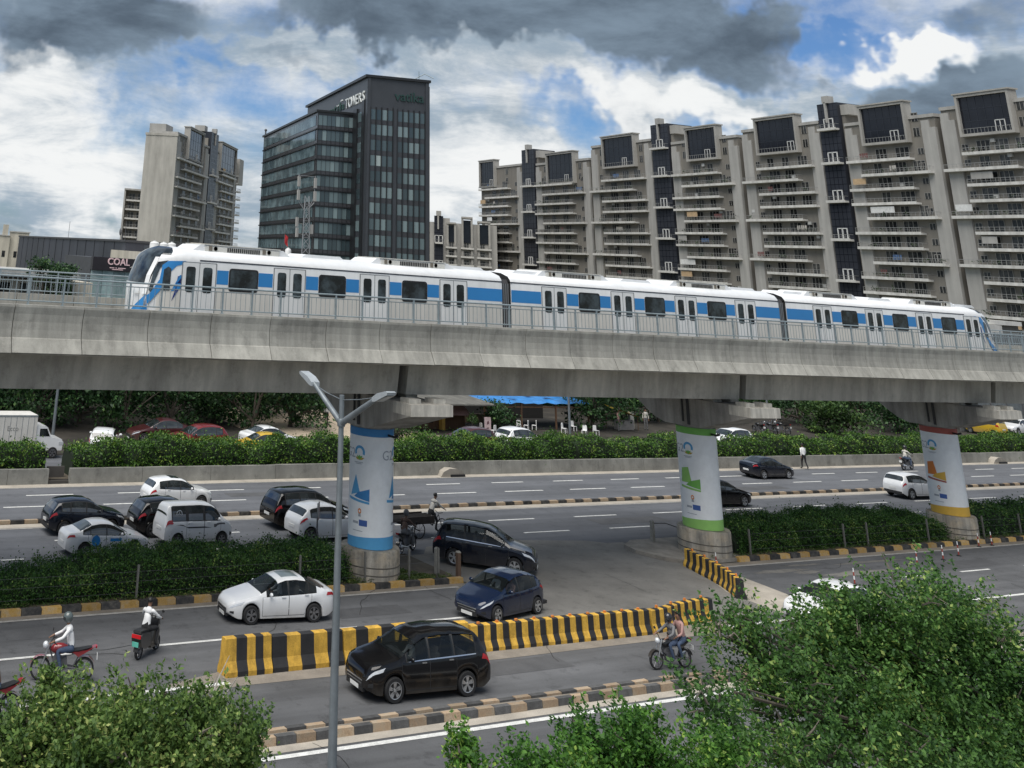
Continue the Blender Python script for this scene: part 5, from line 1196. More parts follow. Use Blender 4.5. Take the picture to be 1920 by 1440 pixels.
# ------------------------------------------------------------------ people and two-wheelers
SKIN = mat('skin', (.20, .105, .065), .55, var=.08, scale=9); HAIR = mat('hair', (.010, .009, .008), .5)
def cloth(n, c): return mat('cloth_'+n, c, .85, var=.14, scale=7., bump=.3)
CW, CWK = cloth('white', (.70, .70, .70)), cloth('offwhite', (.50, .48, .44))
CJ, CBK, CGY, CPK, CBR = cloth('denim', (.05, .075, .13)), cloth('black', (.018, .018, .02)), cloth('grey', (.15, .15, .155)), cloth('pink', (.36, .21, .19)), cloth('brown', (.11, .07, .055))
POSES = {
 'stand': dict(pel=(0, 0, .93), ch=(.01, 0, 1.30), nk=(.01, 0, 1.46), hd=(.03, 0, 1.60), hip=.09, kn=[(.02, .1, .50), (.02, -.1, .50)], an=[(0, .11, .08), (0, -.11, .08)], el=[(0, .24, 1.12), (0, -.24, 1.12)], wr=[(.06, .25, .88), (.06, -.25, .88)]),
 'walk': dict(pel=(0, 0, .92), ch=(.03, 0, 1.30), nk=(.04, 0, 1.46), hd=(.07, 0, 1.60), hip=.09, kn=[(.14, .09, .52), (-.03, -.09, .50)], an=[(.20, .09, .09), (-.28, -.09, .14)], el=[(-.1, .24, 1.12), (.08, -.24, 1.12)], wr=[(-.08, .25, .88), (.20, -.22, .92)]),
 'ride': dict(pel=(-.22, 0, .86), ch=(-.12, 0, 1.24), nk=(-.08, 0, 1.40), hd=(-.03, 0, 1.55), hip=.10, kn=[(.20, .24, .80), (.20, -.24, .80)], an=[(.06, .25, .36), (.06, -.25, .36)], el=[(.08, .30, 1.14), (.08, -.30, 1.14)], wr=[(.34, .28, 1.04), (.34, -.28, 1.04)]),
 'pillion': dict(pel=(-.60, 0, .93), ch=(-.53, 0, 1.32), nk=(-.50, 0, 1.47), hd=(-.46, 0, 1.62), hip=.10, kn=[(-.16, .28, .82), (-.16, -.28, .82)], an=[(-.30, .28, .42), (-.30, -.28, .42)], el=[(-.36, .27, 1.12), (-.36, -.27, 1.12)], wr=[(-.18, .2, 1.02), (-.18, -.2, 1.02)]),
 'sit': dict(pel=(0, 0, .05), ch=(.05, 0, .42), nk=(.08, 0, .57), hd=(.12, 0, .71), hip=.10, kn=[(.42, .12, .08), (.42, -.12, .08)], an=[(.44, .12, -.36), (.44, -.12, -.36)], el=[(.22, .22, .30), (.22, -.22, .30)], wr=[(.46, .16, .24), (.46, -.16, .24)]),
 'pedal': dict(pel=(-.25, 0, .90), ch=(-.05, 0, 1.26), nk=(.0, 0, 1.40), hd=(.06, 0, 1.54), hip=.10, kn=[(.15, .12, .72), (.05, -.12, .52)], an=[(-.02, .12, .38), (-.05, -.12, .14)], el=[(.18, .24, 1.14), (.18, -.24, 1.14)], wr=[(.40, .24, 1.02), (.40, -.24, 1.02)]),
}
def person(label, loc, rz, pose, shirt, trousers, head='hair', group=None, sc=1., hm=None, shoes=None):
    P = POSES[pose]; V = []; E = []; RD = []; tagm = []
    def v(p, r, par=None, m=0):
        V.append(Vector(p)); RD.append(r); tagm.append(m)
        if par is not None: E.append((par, len(V)-1))
        return len(V)-1
    pel = Vector(P['pel']); ch = Vector(P['ch']); nk = Vector(P['nk']); hd = Vector(P['hd'])
    ip = v(pel, (.155, .125), None, 1); iw = v(pel.lerp(ch, .4), (.14, .115), ip, 0); ic = v(ch, (.165, .13), iw, 0); iu = v(ch.lerp(nk, .6), (.11, .09), ic, 0); ink = v(nk, (.055, .055), iu, 2)
    ih = v(nk.lerp(hd, .55)+Vector((.01, 0, 0)), (.078, .074), ink, 2); ih2 = v(hd+Vector((.012, 0, .03)), (.095, .08), ih, 2); v(hd+Vector((0, 0, .115)), (.06, .055), ih2, 2)
    for i, s in ((0, 1), (1, -1)):
        sh = ch.lerp(nk, .55)+Vector((0, s*.175, -.01)); el, wr = Vector(P['el'][i]), Vector(P['wr'][i])
        a = v(sh, (.066, .066), iu, 0); a2 = v(sh.lerp(el, .5), (.056, .056), a, 0); a3 = v(el, (.046, .046), a2, 0); a4 = v(el.lerp(wr, .55), (.043, .043), a3, 0 if head != 'bare' else 2); a5 = v(wr, (.03, .034), a4, 2)
        d = (wr-el).normalized(); h1 = v(wr+d*.07, (.036, .022), a5, 2)
        pr = d.cross(Vector((0, 0, 1))).normalized() if abs(d.z) < .95 else Vector((1, 0, 0))
        v(wr+d*.05+pr*(-s)*.045, (.012, .012), a5, 2)
        for q in (-1.5, -.5, .5, 1.5): v(wr+d*(.155-.012*abs(q))+pr*q*.02-Vector((0, 0, .012)), (.0095, .0095), h1, 2)
        hp = pel+Vector((0, s*P['hip'], -.04)); kn, an = Vector(P['kn'][i]), Vector(P['an'][i])
        l1 = v(hp, (.098, .098), ip, 1); l2 = v(hp.lerp(kn, .5), (.085, .085), l1, 1); l3 = v(kn, (.064, .064), l2, 1); l4 = v(kn.lerp(an, .4), (.060, .060), l3, 1); l5 = v(an, (.046, .046), l4, 1)
        f = v(an+Vector((.07, s*.01, -.035)), (.042, .036), l5, 3); v(an+Vector((.17, s*.02, -.05)), (.036, .026), f, 3)
    me = bpy.data.meshes.new('person'); me.from_pydata([tuple(p) for p in V], E, [])
    o = bpy.data.objects.new('person', me); COL.objects.link(o)
    sk = o.modifiers.new('skin', 'SKIN'); ss = o.modifiers.new('sub', 'SUBSURF'); ss.levels = 1; ss.render_levels = 1
    lay = me.skin_vertices[0].data
    for k, r in enumerate(RD): lay[k].radius = r
    lay[0].use_root = True
    dg = bpy.context.evaluated_depsgraph_get(); m2 = bpy.data.meshes.new_from_object(o.evaluated_get(dg)); bpy.data.objects.remove(o)
    VA = np.array([tuple(p) for p in V]); RA = np.array([max(r) for r in RD]); m2.materials.clear()
    for q in (shirt, trousers, SKIN, shoes or CBK): m2.materials.append(q)
    cen = np.zeros(len(m2.polygons)*3); m2.polygons.foreach_get('center', cen); cen = cen.reshape(-1, 3)
    seg = [(a, b_) for a, b_ in E]; best = np.full(len(cen), 1e9); mi = np.zeros(len(cen), int)
    for a, b_ in seg:
        A, B = VA[a], VA[b_]; d = B-A; tt = np.clip(((cen-A)@d)/max(d@d, 1e-9), 0, 1); dist = np.linalg.norm(cen-(A+tt[:, None]*d), axis=1)-(RA[a]*(1-tt)+RA[b_]*tt)
        k = dist < best; best[k] = dist[k]; mi[k] = np.where(tt[k] > .5, tagm[b_], tagm[a])
    m2.polygons.foreach_set('material_index', mi.astype(np.int32)); m2.shade_smooth(); m2.name = 'person'
    o = link('person', m2, None, loc, rz, (sc, sc, sc)); tag(o, label, 'person', group)
    if head == 'helmet':
        b = MB(); b.ball(tuple(hd+Vector((-.005, 0, .035))), (.15, .128, .15), n=16, k=10); b.build('helmet', hm or GREY, o, smooth=True)
        b = MB(); b.grid([[tuple(hd+Vector((-.005+.153*math.cos(a)*math.cos(e), .131*math.sin(a)*math.cos(e), .02+.15*math.sin(e)))) for a in np.linspace(-1, 1, 9)] for e in (-.25, 0, .25)]); b.build('visor', GLASS, o, smooth=True)
    else:
        b = MB(); rows = []
        for e in np.linspace(-.35, PI/2, 7): rows.append([tuple(hd+Vector((-.012+.108*math.cos(a)*math.cos(e)*(.86 if math.cos(a) > .3 and e < .5 else 1), .096*math.sin(a)*math.cos(e), .045+.098*math.sin(e)+(.05 if math.cos(a) > .3 and e < .4 else 0)))) for a in np.linspace(0, 2*PI, 15)[:-1]])
        b.grid(rows, 0, True); b.build('hair', HAIR, o, smooth=True)
    b = MB(); b.prism([(0, 0), (.035, -.045), (0, -.05)], lambda x, z: tuple(hd+Vector((.10+x, -.012, .02+z))), lambda x, z: tuple(hd+Vector((.10+x, .012, .02+z))))
    if head != 'helmet': b.build('nose', SKIN, o, fix=True)
    return o
def motorcycle(label, loc, rz, bodym, kind='bike', name='motorcycle', group=None, lean=0.):
    t = thing(name, label, 'motorcycle' if kind == 'bike' else 'scooter', loc, rz, group)
    wr, wb = (.30, 1.30) if kind == 'bike' else (.225, 1.26)
    for x, nm in ((wb/2, 'front_wheel'), (-wb/2, 'rear_wheel')):
        b = MB(); b.lathe([(wr*.82, -.05), (wr*.96, -.05), (wr, -.02), (wr, .02), (wr*.96, .05), (wr*.82, .05), (wr*.82, -.05)], 20, axis='y'); w = b.build(nm, TYRE, t, (x, 0, wr), smooth=True)
        b = MB(); b.lathe([(wr*.80, -.03), (wr*.84, -.03), (wr*.84, .03), (wr*.80, .03), (wr*.80, -.03)], 20, axis='y'); b.lathe([(.07, -.06), (.07, .06), (0, .06)], 10, axis='y'); b.lathe([(0, -.061), (.07, -.06)], 10, axis='y')
        for k in range(6): a = PI*k/3; b.tube([(0, 0, 0), (wr*.81*math.cos(a), 0, wr*.81*math.sin(a))], .016, 5)
        b.build('rim', ALLOYD, w)
    if kind == 'bike':
        b = MB(); b.tube([(wb/2, .09, .3), (wb/2-.22, .09, .95)], .024, 6); b.tube([(wb/2, -.09, .3), (wb/2-.22, -.09, .95)], .024, 6); b.build('fork', SILV, t)
        b = MB(); b.tube([(wb/2-.22, 0, .92), (wb/2-.32, .2, 1.0), (wb/2-.42, .36, .98)], .015, 6); b.tube([(wb/2-.22, 0, .92), (wb/2-.32, -.2, 1.0), (wb/2-.42, -.36, .98)], .015, 6); b.build('handlebar', BLACK, t)
        for s in (1, -1): b = MB(); b.tube([(wb/2-.34, s*.24, 1.0), (wb/2-.3, s*.32, 1.16)], .007, 4); b.ball((wb/2-.3, s*.34, 1.19), (.02, .065, .045), n=8, k=5); b.build('mirror', BLACK, t)
        b = MB(); b.ball((.12, 0, .80), (.29, .15, .14), n=14, k=8); b.build('fuel_tank', bodym, t, smooth=True)
        b = MB(); b.grid([[(x, y*w_, z) for y in (-1, -.6, 0, .6, 1)] for x, z, w_ in ((-.08, .78, .11), (-.2, .775, .13), (-.45, .80, .14), (-.7, .85, .12), (-.84, .87, .08))]); b.grid([[(x, y*w_, z-.08+(0 if abs(y) < .9 else .08)) for y in (-1, -.6, 0, .6, 1)] for x, z, w_ in ((-.08, .78, .11), (-.2, .775, .13), (-.45, .80, .14), (-.7, .85, .12), (-.84, .87, .08))]); b.build('seat', BLACK, t, smooth=True)
        b = MB(); b.box((.04, 0, .42), (.36, .2, .30), ry=.2); b.box((.18, 0, .56), (.2, .16, .22), ry=-.6); b.tube([(.45, 0, .86), (.2, 0, .3), (-.3, 0, .32), (-.5, 0, .7), (-.1, 0, .72), (.45, 0, .86)], .026, 6); b.tube([(-wb/2, .1, .3), (-.15, .08, .36)], .025, 6); b.tube([(-wb/2, -.1, .3), (-.15, -.08, .36)], .025, 6); b.build('engine', GREY, t)
        b = MB(); b.prism([(-.45, .62), (-.85, .84), (-.95, .90), (-.7, .80), (-.25, .74)], lambda x, z: (x, -.11, z), lambda x, z: (x, .11, z)); b.build('tail_fairing', bodym, t, fix=True)
        b = MB(); b.tube([(.1, -.14, .3), (-.3, -.16, .28), (-.85, -.17, .4)], [.03, .045, .06], 8); b.build('exhaust', SILV, t, smooth=True)
        b = MB(); b.ball((wb/2-.10, 0, .88), (.09, .10, .10), n=10, k=6); b.build('headlight', LAMPW, t, smooth=True)
        b = MB(); b.bb((-.99, -.06, .84), (-.94, .06, .90)); b.build('tail_light', LAMPR, t)
        b = MB(); b.grid([[(wb/2+(wr+.03)*math.cos(a), y, wr+(wr+.03)*math.sin(a)) for y in (-.07, 0, .07)] for a in np.linspace(.3, 2.3, 8)]); b.grid([[(-wb/2+(wr+.04)*math.cos(a), y, wr+(wr+.04)*math.sin(a)) for y in (-.08, 0, .08)] for a in np.linspace(1., 2.9, 8)]); b.build('mudguard', bodym, t, smooth=True)
        b = MB(); b.bb((-1.02, -.1, .56), (-1.0, .1, .70)); b.build('number_plate', PLATE, t)
    else:
        b = MB(); b.prism([(-.80, .42), (-.88, .66), (-.80, .80), (-.35, .76), (-.12, .72), (-.08, .34), (-.5, .30)], lambda x, z: (x, -.19, z), lambda x, z: (x, .19, z)); b.build('rear_body', bodym, t, fix=True)
        b = MB(); b.prism([(-.12, .24), (.34, .24), (.34, .30), (-.12, .30)], lambda x, z: (x, -.2, z), lambda x, z: (x, .2, z)); b.build('footboard', bodym, t, fix=True)
        b = MB(); b.prism([(.30, .26), (.42, .26), (.52, .60), (.50, .95), (.40, .98), (.36, .6)], lambda x, z: (x, -.17, z), lambda x, z: (x, .17, z)); b.build('front_apron', bodym, t, fix=True)
        b = MB(); b.tube([(wb/2, 0, .225), (.45, 0, .9), (.40, 0, 1.0)], .03, 6); b.tube([(.36, -.34, 1.02), (.42, 0, 1.03), (.36, .34, 1.02)], .018, 6); b.build('handlebar', BLACK, t)
        b = MB(); b.bb((.46, -.1, .94), (.55, .1, 1.06)); b.build('headlight', LAMPW, t)
        b = MB(); b.prism([(-.86, .80), (-.30, .77), (-.1, .72), (-.1, .78), (-.34, .83), (-.84, .87)], lambda x, z: (x, -.15, z), lambda x, z: (x, .15, z)); b.build('seat', BLACK, t, fix=True)
        b = MB(); b.bb((-.91, -.17, .66), (-.87, .17, .76)); b.build('tail_light', mat('tail_lamp_lit', (.55, .015, .02), .2), t)
        b = MB(); b.bb((-.935, -.12, .42), (-.915, .12, .56)); b.build('number_plate', mat('plate_green', (.10, .42, .33), .6), t)
        b = MB(); b.grid([[(-wb/2+(wr+.04)*math.cos(a), y, wr+(wr+.04)*math.sin(a)) for y in (-.08, 0, .08)] for a in np.linspace(1., 3.0, 8)]); b.build('mudguard', BLACK, t, smooth=True)
        for s in (1, -1): b = MB(); b.tube([(.38, s*.22, 1.03), (.42, s*.28, 1.2)], .007, 4); b.ball((.42, s*.3, 1.22), (.02, .06, .045), n=8, k=5); b.build('mirror', BLACK, t)
    return t
BRED = paint('bike_red', (.22, .015, .02)); BBLK = paint('bike_black', (.015, .015, .017))
h = R(38)   # electric scooter heading away to the right
motorcycle('black scooter with a red tail light and a green number plate in the left lane', (17.4, 37.5, 0), h, BBLK, 'scooter', 'scooter').scale = (.93,)*3
person('rider in a white T-shirt and black trousers on the black scooter, seen from behind', (17.4, 37.5, -.02), h, 'ride', CW, CBK, sc=.94)
motorcycle('red motorcycle behind the foreground leaves at the lower left', (14.0, 36.1, 0), ARC(-1, .32), BRED)
person('rider with a grey green helmet and a white shirt on the red motorcycle', (14.0, 36.1, 0), ARC(-1, .32), 'ride', CW, CJ, 'helmet', hm=mat('helmet_greygreen', (.08, .10, .10), .25, coat=.5))
motorcycle('dark motorcycle carrying two people beside the big tree', (34.5, 31.8, 0), ARC(-1, .10), BBLK).scale = (.93,)*3
person('front rider in a dark checked shirt on the motorcycle carrying two', (34.5, 31.8, 0), ARC(-1, .10), 'ride', CGY, CJ, 'helmet', hm=BBLK, sc=.93)
person('passenger in a dusty pink shirt on the back of the motorcycle carrying two', (34.5, 31.8, 0), ARC(-1, .10), 'pillion', CPK, CJ, sc=.93)
motorcycle('small motorcycle by the far barrier wall left of the red topped pier', (93.2, 60.6, 0), R(8), BBLK)
person('rider in a pale shirt on the motorcycle by the far barrier wall', (93.2, 60.6, 0), R(8), 'ride', CWK, CJ, 'helmet', hm=BBLK)
motorcycle('dark motorcycle cut off by the left edge at the bottom', (11.05, 33.75, 0), R(185), BRED)
person('rider in dark clothes cut off by the left edge of the picture', (11.05, 33.75, 0), R(185), 'ride', CBR, CJ, 'helmet', hm=BBLK)
motorcycle('dark motorcycle just right of the blue banded pier', (34.35, 46.7, 0), R(28), BBLK)
person('rider in a brown shirt and helmet just right of the blue banded pier', (34.35, 46.7, 0), R(28), 'ride', CBR, CGY, 'helmet', hm=GREY)
person('man in a white shirt and black trousers walking along the far barrier wall', (82.5, 61.75, 0), R(70), 'walk', CW, CBK)
person('man in a white shirt standing on the forecourt left of the lamp post arm', (52.0, 81.5, 0), R(200), 'stand', CW, CBK)
def driver(label, carpos, hd, ws0, L_, sc, shirt, side=-1):
    xw = (L_/2-ws0-.75-.52)*sc; y = side*.36*sc
    person(label, (carpos[0]+xw*math.cos(hd)-y*math.sin(hd), carpos[1]+xw*math.sin(hd)+y*math.cos(hd), .58*sc), hd, 'sit', shirt, CGY, sc=.84*sc)
driver('driver in a white shirt at the wheel of the white saloon', (23.50, 39.88), ARC(-2.56, .30), 1.27, 4.42, .94, CW)
driver('driver in a pale shirt at the wheel of the glossy black people carrier', (24.40, 32.58), ARC(-2.72, .16), 1.16, 4.70, 1.0, CWK)
driver('driver in a white shirt at the wheel of the dark blue compact car', (32.55, 38.28), ARC(-2.5, -.55), 1.12, 3.9, .95, CW)
driver('front passenger in a pink shirt in the dark blue compact car', (32.55, 38.28), ARC(-2.5, -.55), 1.12, 3.9, .95, CPK, 1)
driver('driver in a grey shirt at the wheel of the turning dark people carrier', (36.65, 43.95), R(-46), 1.16, 4.70, 1.03, CGY)
# tricycle cart with pipes
t = thing('tricycle_cart', 'cargo tricycle with a flat deck of dark pipes behind the turning people carrier', 'cart', (37.3, 49.3, 0), R(4))
for x, y in ((-.7, .5), (-.7, -.5), (1.15, 0)):
    b = MB(); b.lathe([(.31, -.02), (.34, -.02), (.34, .02), (.31, .02), (.31, -.02)], 20, (x, y, .34), axis='y')
    for k in range(8): a = PI*k/4; b.tube([(x, y, .34), (x+.31*math.cos(a), y, .34+.31*math.sin(a))], .006, 4)
    b.build('wheel', TYRE, t)
b = MB(); b.bb((-1.7, -.48, .60), (.25, .48, .70)); b.bb((-1.7, -.5, .70), (.25, -.44, .92)); b.bb((-1.7, .44, .70), (.25, .5, .92)); b.build('deck', mat('old_wood', (.045, .035, .03), .9, streak=.2), t)
b = MB(); b.tube([(-.7, -.5, .34), (-.7, .5, .34)], .025, 6); b.tube([(.2, 0, .62), (.55, 0, .4), (.95, 0, .85), (1.15, 0, .34)], .022, 6); b.tube([(.55, 0, .4), (.45, 0, .88)], .02, 6); b.tube([(.98, -.28, .98), (.95, 0, .9), (.98, .28, .98)], .014, 6); b.bb((.35, -.1, .88), (.58, .1, .94)); b.build('frame', BLACK, t)
for k in range(9):
    b = MB(); b.tube([(-2.3+.05*k, -.38+.095*k, .76+.05*(k % 2)), (.35+.06*(k % 3), -.38+.095*k, .80+.05*(k % 2))], .045, 7); b.build('pipe', mat('pipe_iron', (.05, .045, .042), .6, .4), t)
person('man in an off white shirt pedalling the tricycle cart loaded with pipes', (38.0, 49.35, .12), R(4), 'pedal', CWK, CBK)
# ------------------------------------------------------------------ striped concrete barriers
JY = mat('barrier_yellow', (.54, .32, .045), .8, var=.25, scale=3., fine=.25, spots=.25, streak=.22, sscale=(4, 4, .6), wpos=True)
JB = mat('barrier_black', (.018, .018, .020), .7, var=.3, scale=3., fine=.2, wpos=True)
def barrier_mesh(L_, stripes, h=.98, wb=.62, wt=.26, first=0):
    b = MB(); n = len(stripes); tot = sum(stripes); x = 0
    prof = [(-wb/2, 0), (-wb/2, .14*h), (-wb*.30, .40*h), (-wt/2, h-.02), (-wt/2+.03, h), (wt/2-.03, h), (wt/2, h-.02), (wb*.30, .40*h), (wb/2, .14*h), (wb/2, 0)]
    for k, s in enumerate(stripes):
        x1 = x+L_*s/tot; a = x+(.006 if k == 0 else 0); c = x1-(.006 if k == n-1 else 0)
        o = len(b.v); m = (k+first) % 2
        for xx in (a, c): b.v += [(xx, y, z) for y, z in prof]
        q = len(prof)
        for j in range(q-1): b.f.append((o+j, o+q+j, o+q+j+1, o+j+1)); b.m.append(m)
        if k == 0: b.f.append(tuple(o+j for j in range(q))); b.m.append(m)
        if k == n-1: b.f.append(tuple(o+q+j for j in reversed(range(q)))); b.m.append(m)
        x = x1
    return b.mesh('barrier_body', [JY, JB], fix=True)
def barrier(p, q, me, label, group=None, reflect=0):
    d = Vector(q)-Vector(p); t = thing('concrete_barrier', label, 'barrier', (p[0], p[1], 0), math.atan2(d.y, d.x), group); link('barrier_body', me, t)
    for k in range(reflect):
        b = MB(); x = d.length*(k+.5)/max(reflect, 1); b.bb((x-.05, -.03, .74), (x+.05, .03, .82)); b.build('reflector', mat('reflector_orange', (.75, .25, .05), .4), t)
    return t
barrier((18.95, 35.25), (20.62, 35.25), barrier_mesh(1.66, [1.25, 1.2, .95, .9, .95]), 'striped concrete barrier at the left end of the row, five narrow stripes')
barrier((20.64, 35.27), (23.32, 35.27), barrier_mesh(2.66, [1.3, 1.2, 1.2, 1.2, 1.4], first=1, h=.92), 'striped concrete barrier left of the lamp post with wide black and yellow stripes')
barrier((23.34, 35.27), (26.0, 35.30), barrier_mesh(2.64, [1.0, 1., 1.1, 1.1, 1.2], h=.9), 'striped concrete barrier between the lamp post and the black people carrier')
barrier((26.02, 35.25), (28.4, 35.1), barrier_mesh(2.36, [1, 1, 1, 1], first=1, h=.86), 'striped concrete barrier hidden behind the roof of the black people carrier')
m6 = barrier_mesh(1.66, [1]*6, h=.76, wb=.5); GB = 'alike striped barriers in the middle row'
for k in range(5): barrier((28.45+1.68*k, 35.05-.02*k), (30.1+1.68*k, 35.04-.02*k), m6, ('first', 'second', 'third', 'fourth', 'fifth')[k]+' narrow striped barrier right of the black people carrier in the straight middle row', GB, 2)
m4 = barrier_mesh(1.0, [1]*4, h=.72, wb=.46)
mr = [((36.95, 34.98), (37.95, 35.1), 'striped barrier at the bend of the middle row'), ((38.0, 35.14), (38.95, 35.4), 'striped barrier just past the bend of the middle row'), ((39.0, 35.42), (39.95, 35.55), 'striped barrier last but one in the middle row'), ((40.0, 35.57), (41.0, 35.6), 'striped barrier at the right end of the middle row under the tree leaves')]
for p, q, lab in mr: barrier(p, q, m4, lab, None, 1)
rr_ = [((47.1, 42.0), (46.75, 41.05), 'striped barrier nearest the green banded pier'), ((46.72, 41.0), (46.4, 40.05), 'second striped barrier from the green banded pier'), ((46.38, 40.0), (46.0, 39.1), 'striped barrier at the bend of the short right row'), ((45.98, 39.05), (45.5, 38.2), 'striped barrier seen end on in the short right row'), ((45.47, 38.15), (44.95, 37.35), 'striped barrier lowest in the short right row')]
for p, q, lab in rr_: barrier(p, q, m4, lab, None, 1)

# ------------------------------------------------------------------ lamp post, signs, posts
POLE = mat('pole_steel', (.22, .245, .26), .5, .5, var=.15, scale=3., streak=.12, sscale=(5, 5, .5))
t = thing('street_lamp', 'tall grey street lamp with two arms in front of the viaduct', 'street lamp', (18.82, 28.71, 0))
b = MB(); b.tube([(0, 0, 0), (0, 0, 4), (0, 0, 8.62)], [.122, .094, .07], 14); b.build('pole', POLE, t, smooth=True)
b = MB(); b.lathe([(.105, 7.82), (.115, 7.84), (.115, 8.0), (.105, 8.02)], 14); b.build('collar', POLE, t, smooth=True)
b = MB(); b.tube([(0, .05, 7.92), (-.02, 1.5, 8.74)], [.088, .066], 10); b.build('arm', POLE, t, smooth=True)
b = MB(); b.tube([(0, -.05, 7.92), (.02, -1.75, 8.78)], [.088, .066], 10); b.build('arm', POLE, t, smooth=True)
b = MB(); b.tube([(0, .06, 8.5), (-.01, .8, 8.58), (-.02, 1.55, 8.74)], .012, 5); b.tube([(0, -.06, 8.5), (.01, -.9, 8.62), (.02, -1.7, 8.78)], .012, 5); b.build('stay_wire', POLE, t)
for s, y0, nm in ((1, 1.45, 0), (-1, -1.7, 1)):
    b = MB(); b.prism([(0, -.05), (.15, -.08), (.75, -.06), (.78, .0), (.7, .05), (.25, .10), (0, .06)], lambda a, z: (-.145, y0+s*a*.92, 8.72+z+a*.34), lambda a, z: (.145, y0+s*a*.92, 8.72+z+a*.34)); hd_ = b.build('lamp_head', mat('lamp_head_grey', (.42, .45, .47), .45, .3), t, fix=True)
    b = MB(); b.add([(-.11, y0+s*.2, 8.72-.082+.07), (.11, y0+s*.2, 8.72-.082+.07), (.11, y0+s*.68, 8.72-.078+.25), (-.11, y0+s*.68, 8.72-.078+.25)], [(0, 1, 2, 3)]); b.build('lamp_glass', mat('lamp_lens', (.55, .56, .55), .2), hd_)
def polelamp(label, x, y, h, arm=False):
    t = thing('street_lamp', label, 'street lamp', (x, y, 0)); b = MB(); b.tube([(0, 0, 0), (0, 0, h)], [.11, .075], 10); b.build('pole', POLE, t, smooth=True)
    b = MB(); b.tube([(0, 0, h-.1), (0, -1.2, h+.25)], .05, 8); b.bb((-.12, -1.8, h+.2), (.12, -1.15, h+.32)); b.build('arm', POLE, t); return t
polelamp('grey lamp pole standing beside the white truck', 26.6, 74.5, 5.6)
polelamp('grey lamp pole at the right end of the blue roofed shed', 74.0, 77.5, 5.6)
polelamp('grey pole with a small white sign right of the green pier cap', 103.6, 81., 5.4)
t = thing('road_sign', 'round white road sign on a thin post above the left hedge', 'road sign', (29.75, 47.1, 0), R(52)); b = MB(); b.tube([(0, 0, 0), (0, 0, 2.0)], .03, 8); b.build('sign_post', GREY, t)
b = MB(); b.lathe([(0, -.012), (.36, -.012), (.36, .012), (0, .012)], 24, (0, -.04, 1.72), axis='y'); b.build('sign_plate', mat('sign_pale', (.50, .50, .49), .5), t, fix=True)
b = MB(); b.prism([(0, .2), (.12, .02), (.045, .02), (.045, -.2), (-.045, -.2), (-.045, .02), (-.12, .02)], lambda x, z: (x, -.056, 1.72+z), lambda x, z: (x, -.053, 1.72+z)); b.lathe([(.31, -.056), (.36, -.056)], 24, (0, 0, 1.72), axis='y'); b.build('sign_mark', mat('sign_red', (.22, .03, .03), .6), t)
POSTC = mat('post_concrete', (.26, .25, .22), .9, var=.2, scale=4)
def posts(label, xs, y, h=1.15, group=None):
    t = thing('wire_fence', label, 'fence', (0, y, 0)); b = MB(); b.bb((-.035, -.035, 0), (.035, .035, h)); me = b.mesh('fence_post', mat('post_dull', (.15, .145, .13), .9, var=.2, scale=4))
    for x in xs: link('fence_post', me, t, (x, 0, .05))
    for z in (.35, .7, 1.0): b = MB(); b.tube([(xs[0], -.06, z), (xs[-1], -.06, z)], .0045, 4); b.build('wire', GREY, t)
posts('wire fence with thin concrete posts in front of the left hedge', [5., 12., 19.1, 26.1, 29.2, 31.4, 32.9], 42.5)
posts('wire fence with thin concrete posts in front of the right hedge', [52.2, 59.4, 61.3, 66.5, 71.6, 75.2, 80.5, 86], 42.6)
for lab, x, y, h in (('stout grey concrete post at the corner of the left grass tip', 33.3, 43.1, .95), ('brown post beside the rear wheel of the turning people carrier', 34.05, 42.6, .9), ('grey concrete post on the right traffic island', 48.75, 45.55, .95), ('low dark post at the foot of the green banded pier', 49.0, 43.0, .75)):
    t = thing('marker_post', lab, 'post', (x, y, .05)); b = MB(); b.bb((-.08, -.08, 0), (.08, .08, h)); b.build('post_shaft', POSTC if 'grey' in lab else mat('post_rust', (.12, .075, .05), .9), t); b = MB(); b.box((0, 0, h+.03), (.18, .18, .06), top=.6); b.build('post_cap', POSTC, t)
t = thing('bent_wire', 'sagging dark wire between the island post and the pier', 'wire', (48.8, 45.5, 0)); b = MB(); b.tube([(0, 0, .95), (.5, -.3, 1.0), (1.2, -.9, .8)], .02, 5); b.build('wire_strand', BLACK, t)
CR_, CWH = mat('cone_red', (.30, .05, .035), .6, var=.1), WHITE
for lab, x, y in (('red and white marker post by the short right barrier row', 48.2, 41.3), ('red marker post on the lane above the big tree', 53.0, 37.75), ('leftmost red and white marker post below the right pier', 63.4, 40.0), ('second red and white marker post below the right pier', 65.4, 40.4), ('red and white marker post at the kerb before the right pier', 69.2, 41.55), ('red and white marker post with a wide foot at the right pier', 70.5, 41.6), ('red marker post hidden by the top of the big tree', 60.6, 39.6)):
    t = thing('marker_post', lab, 'marker post', (x, y, 0)); b = MB(); b.lathe([(.11, 0), (.11, .03), (.04, .06)], 12); b.build('base', CLAD, t)
    for k in range(4): b = MB(); b.lathe([(.036-.003*k, .06+.15*k), (.034-.003*k, .21+.15*k), (0, .21+.15*k)], 10); b.build('post_band', CR_ if k % 2 == 0 else CWH, t, smooth=True)

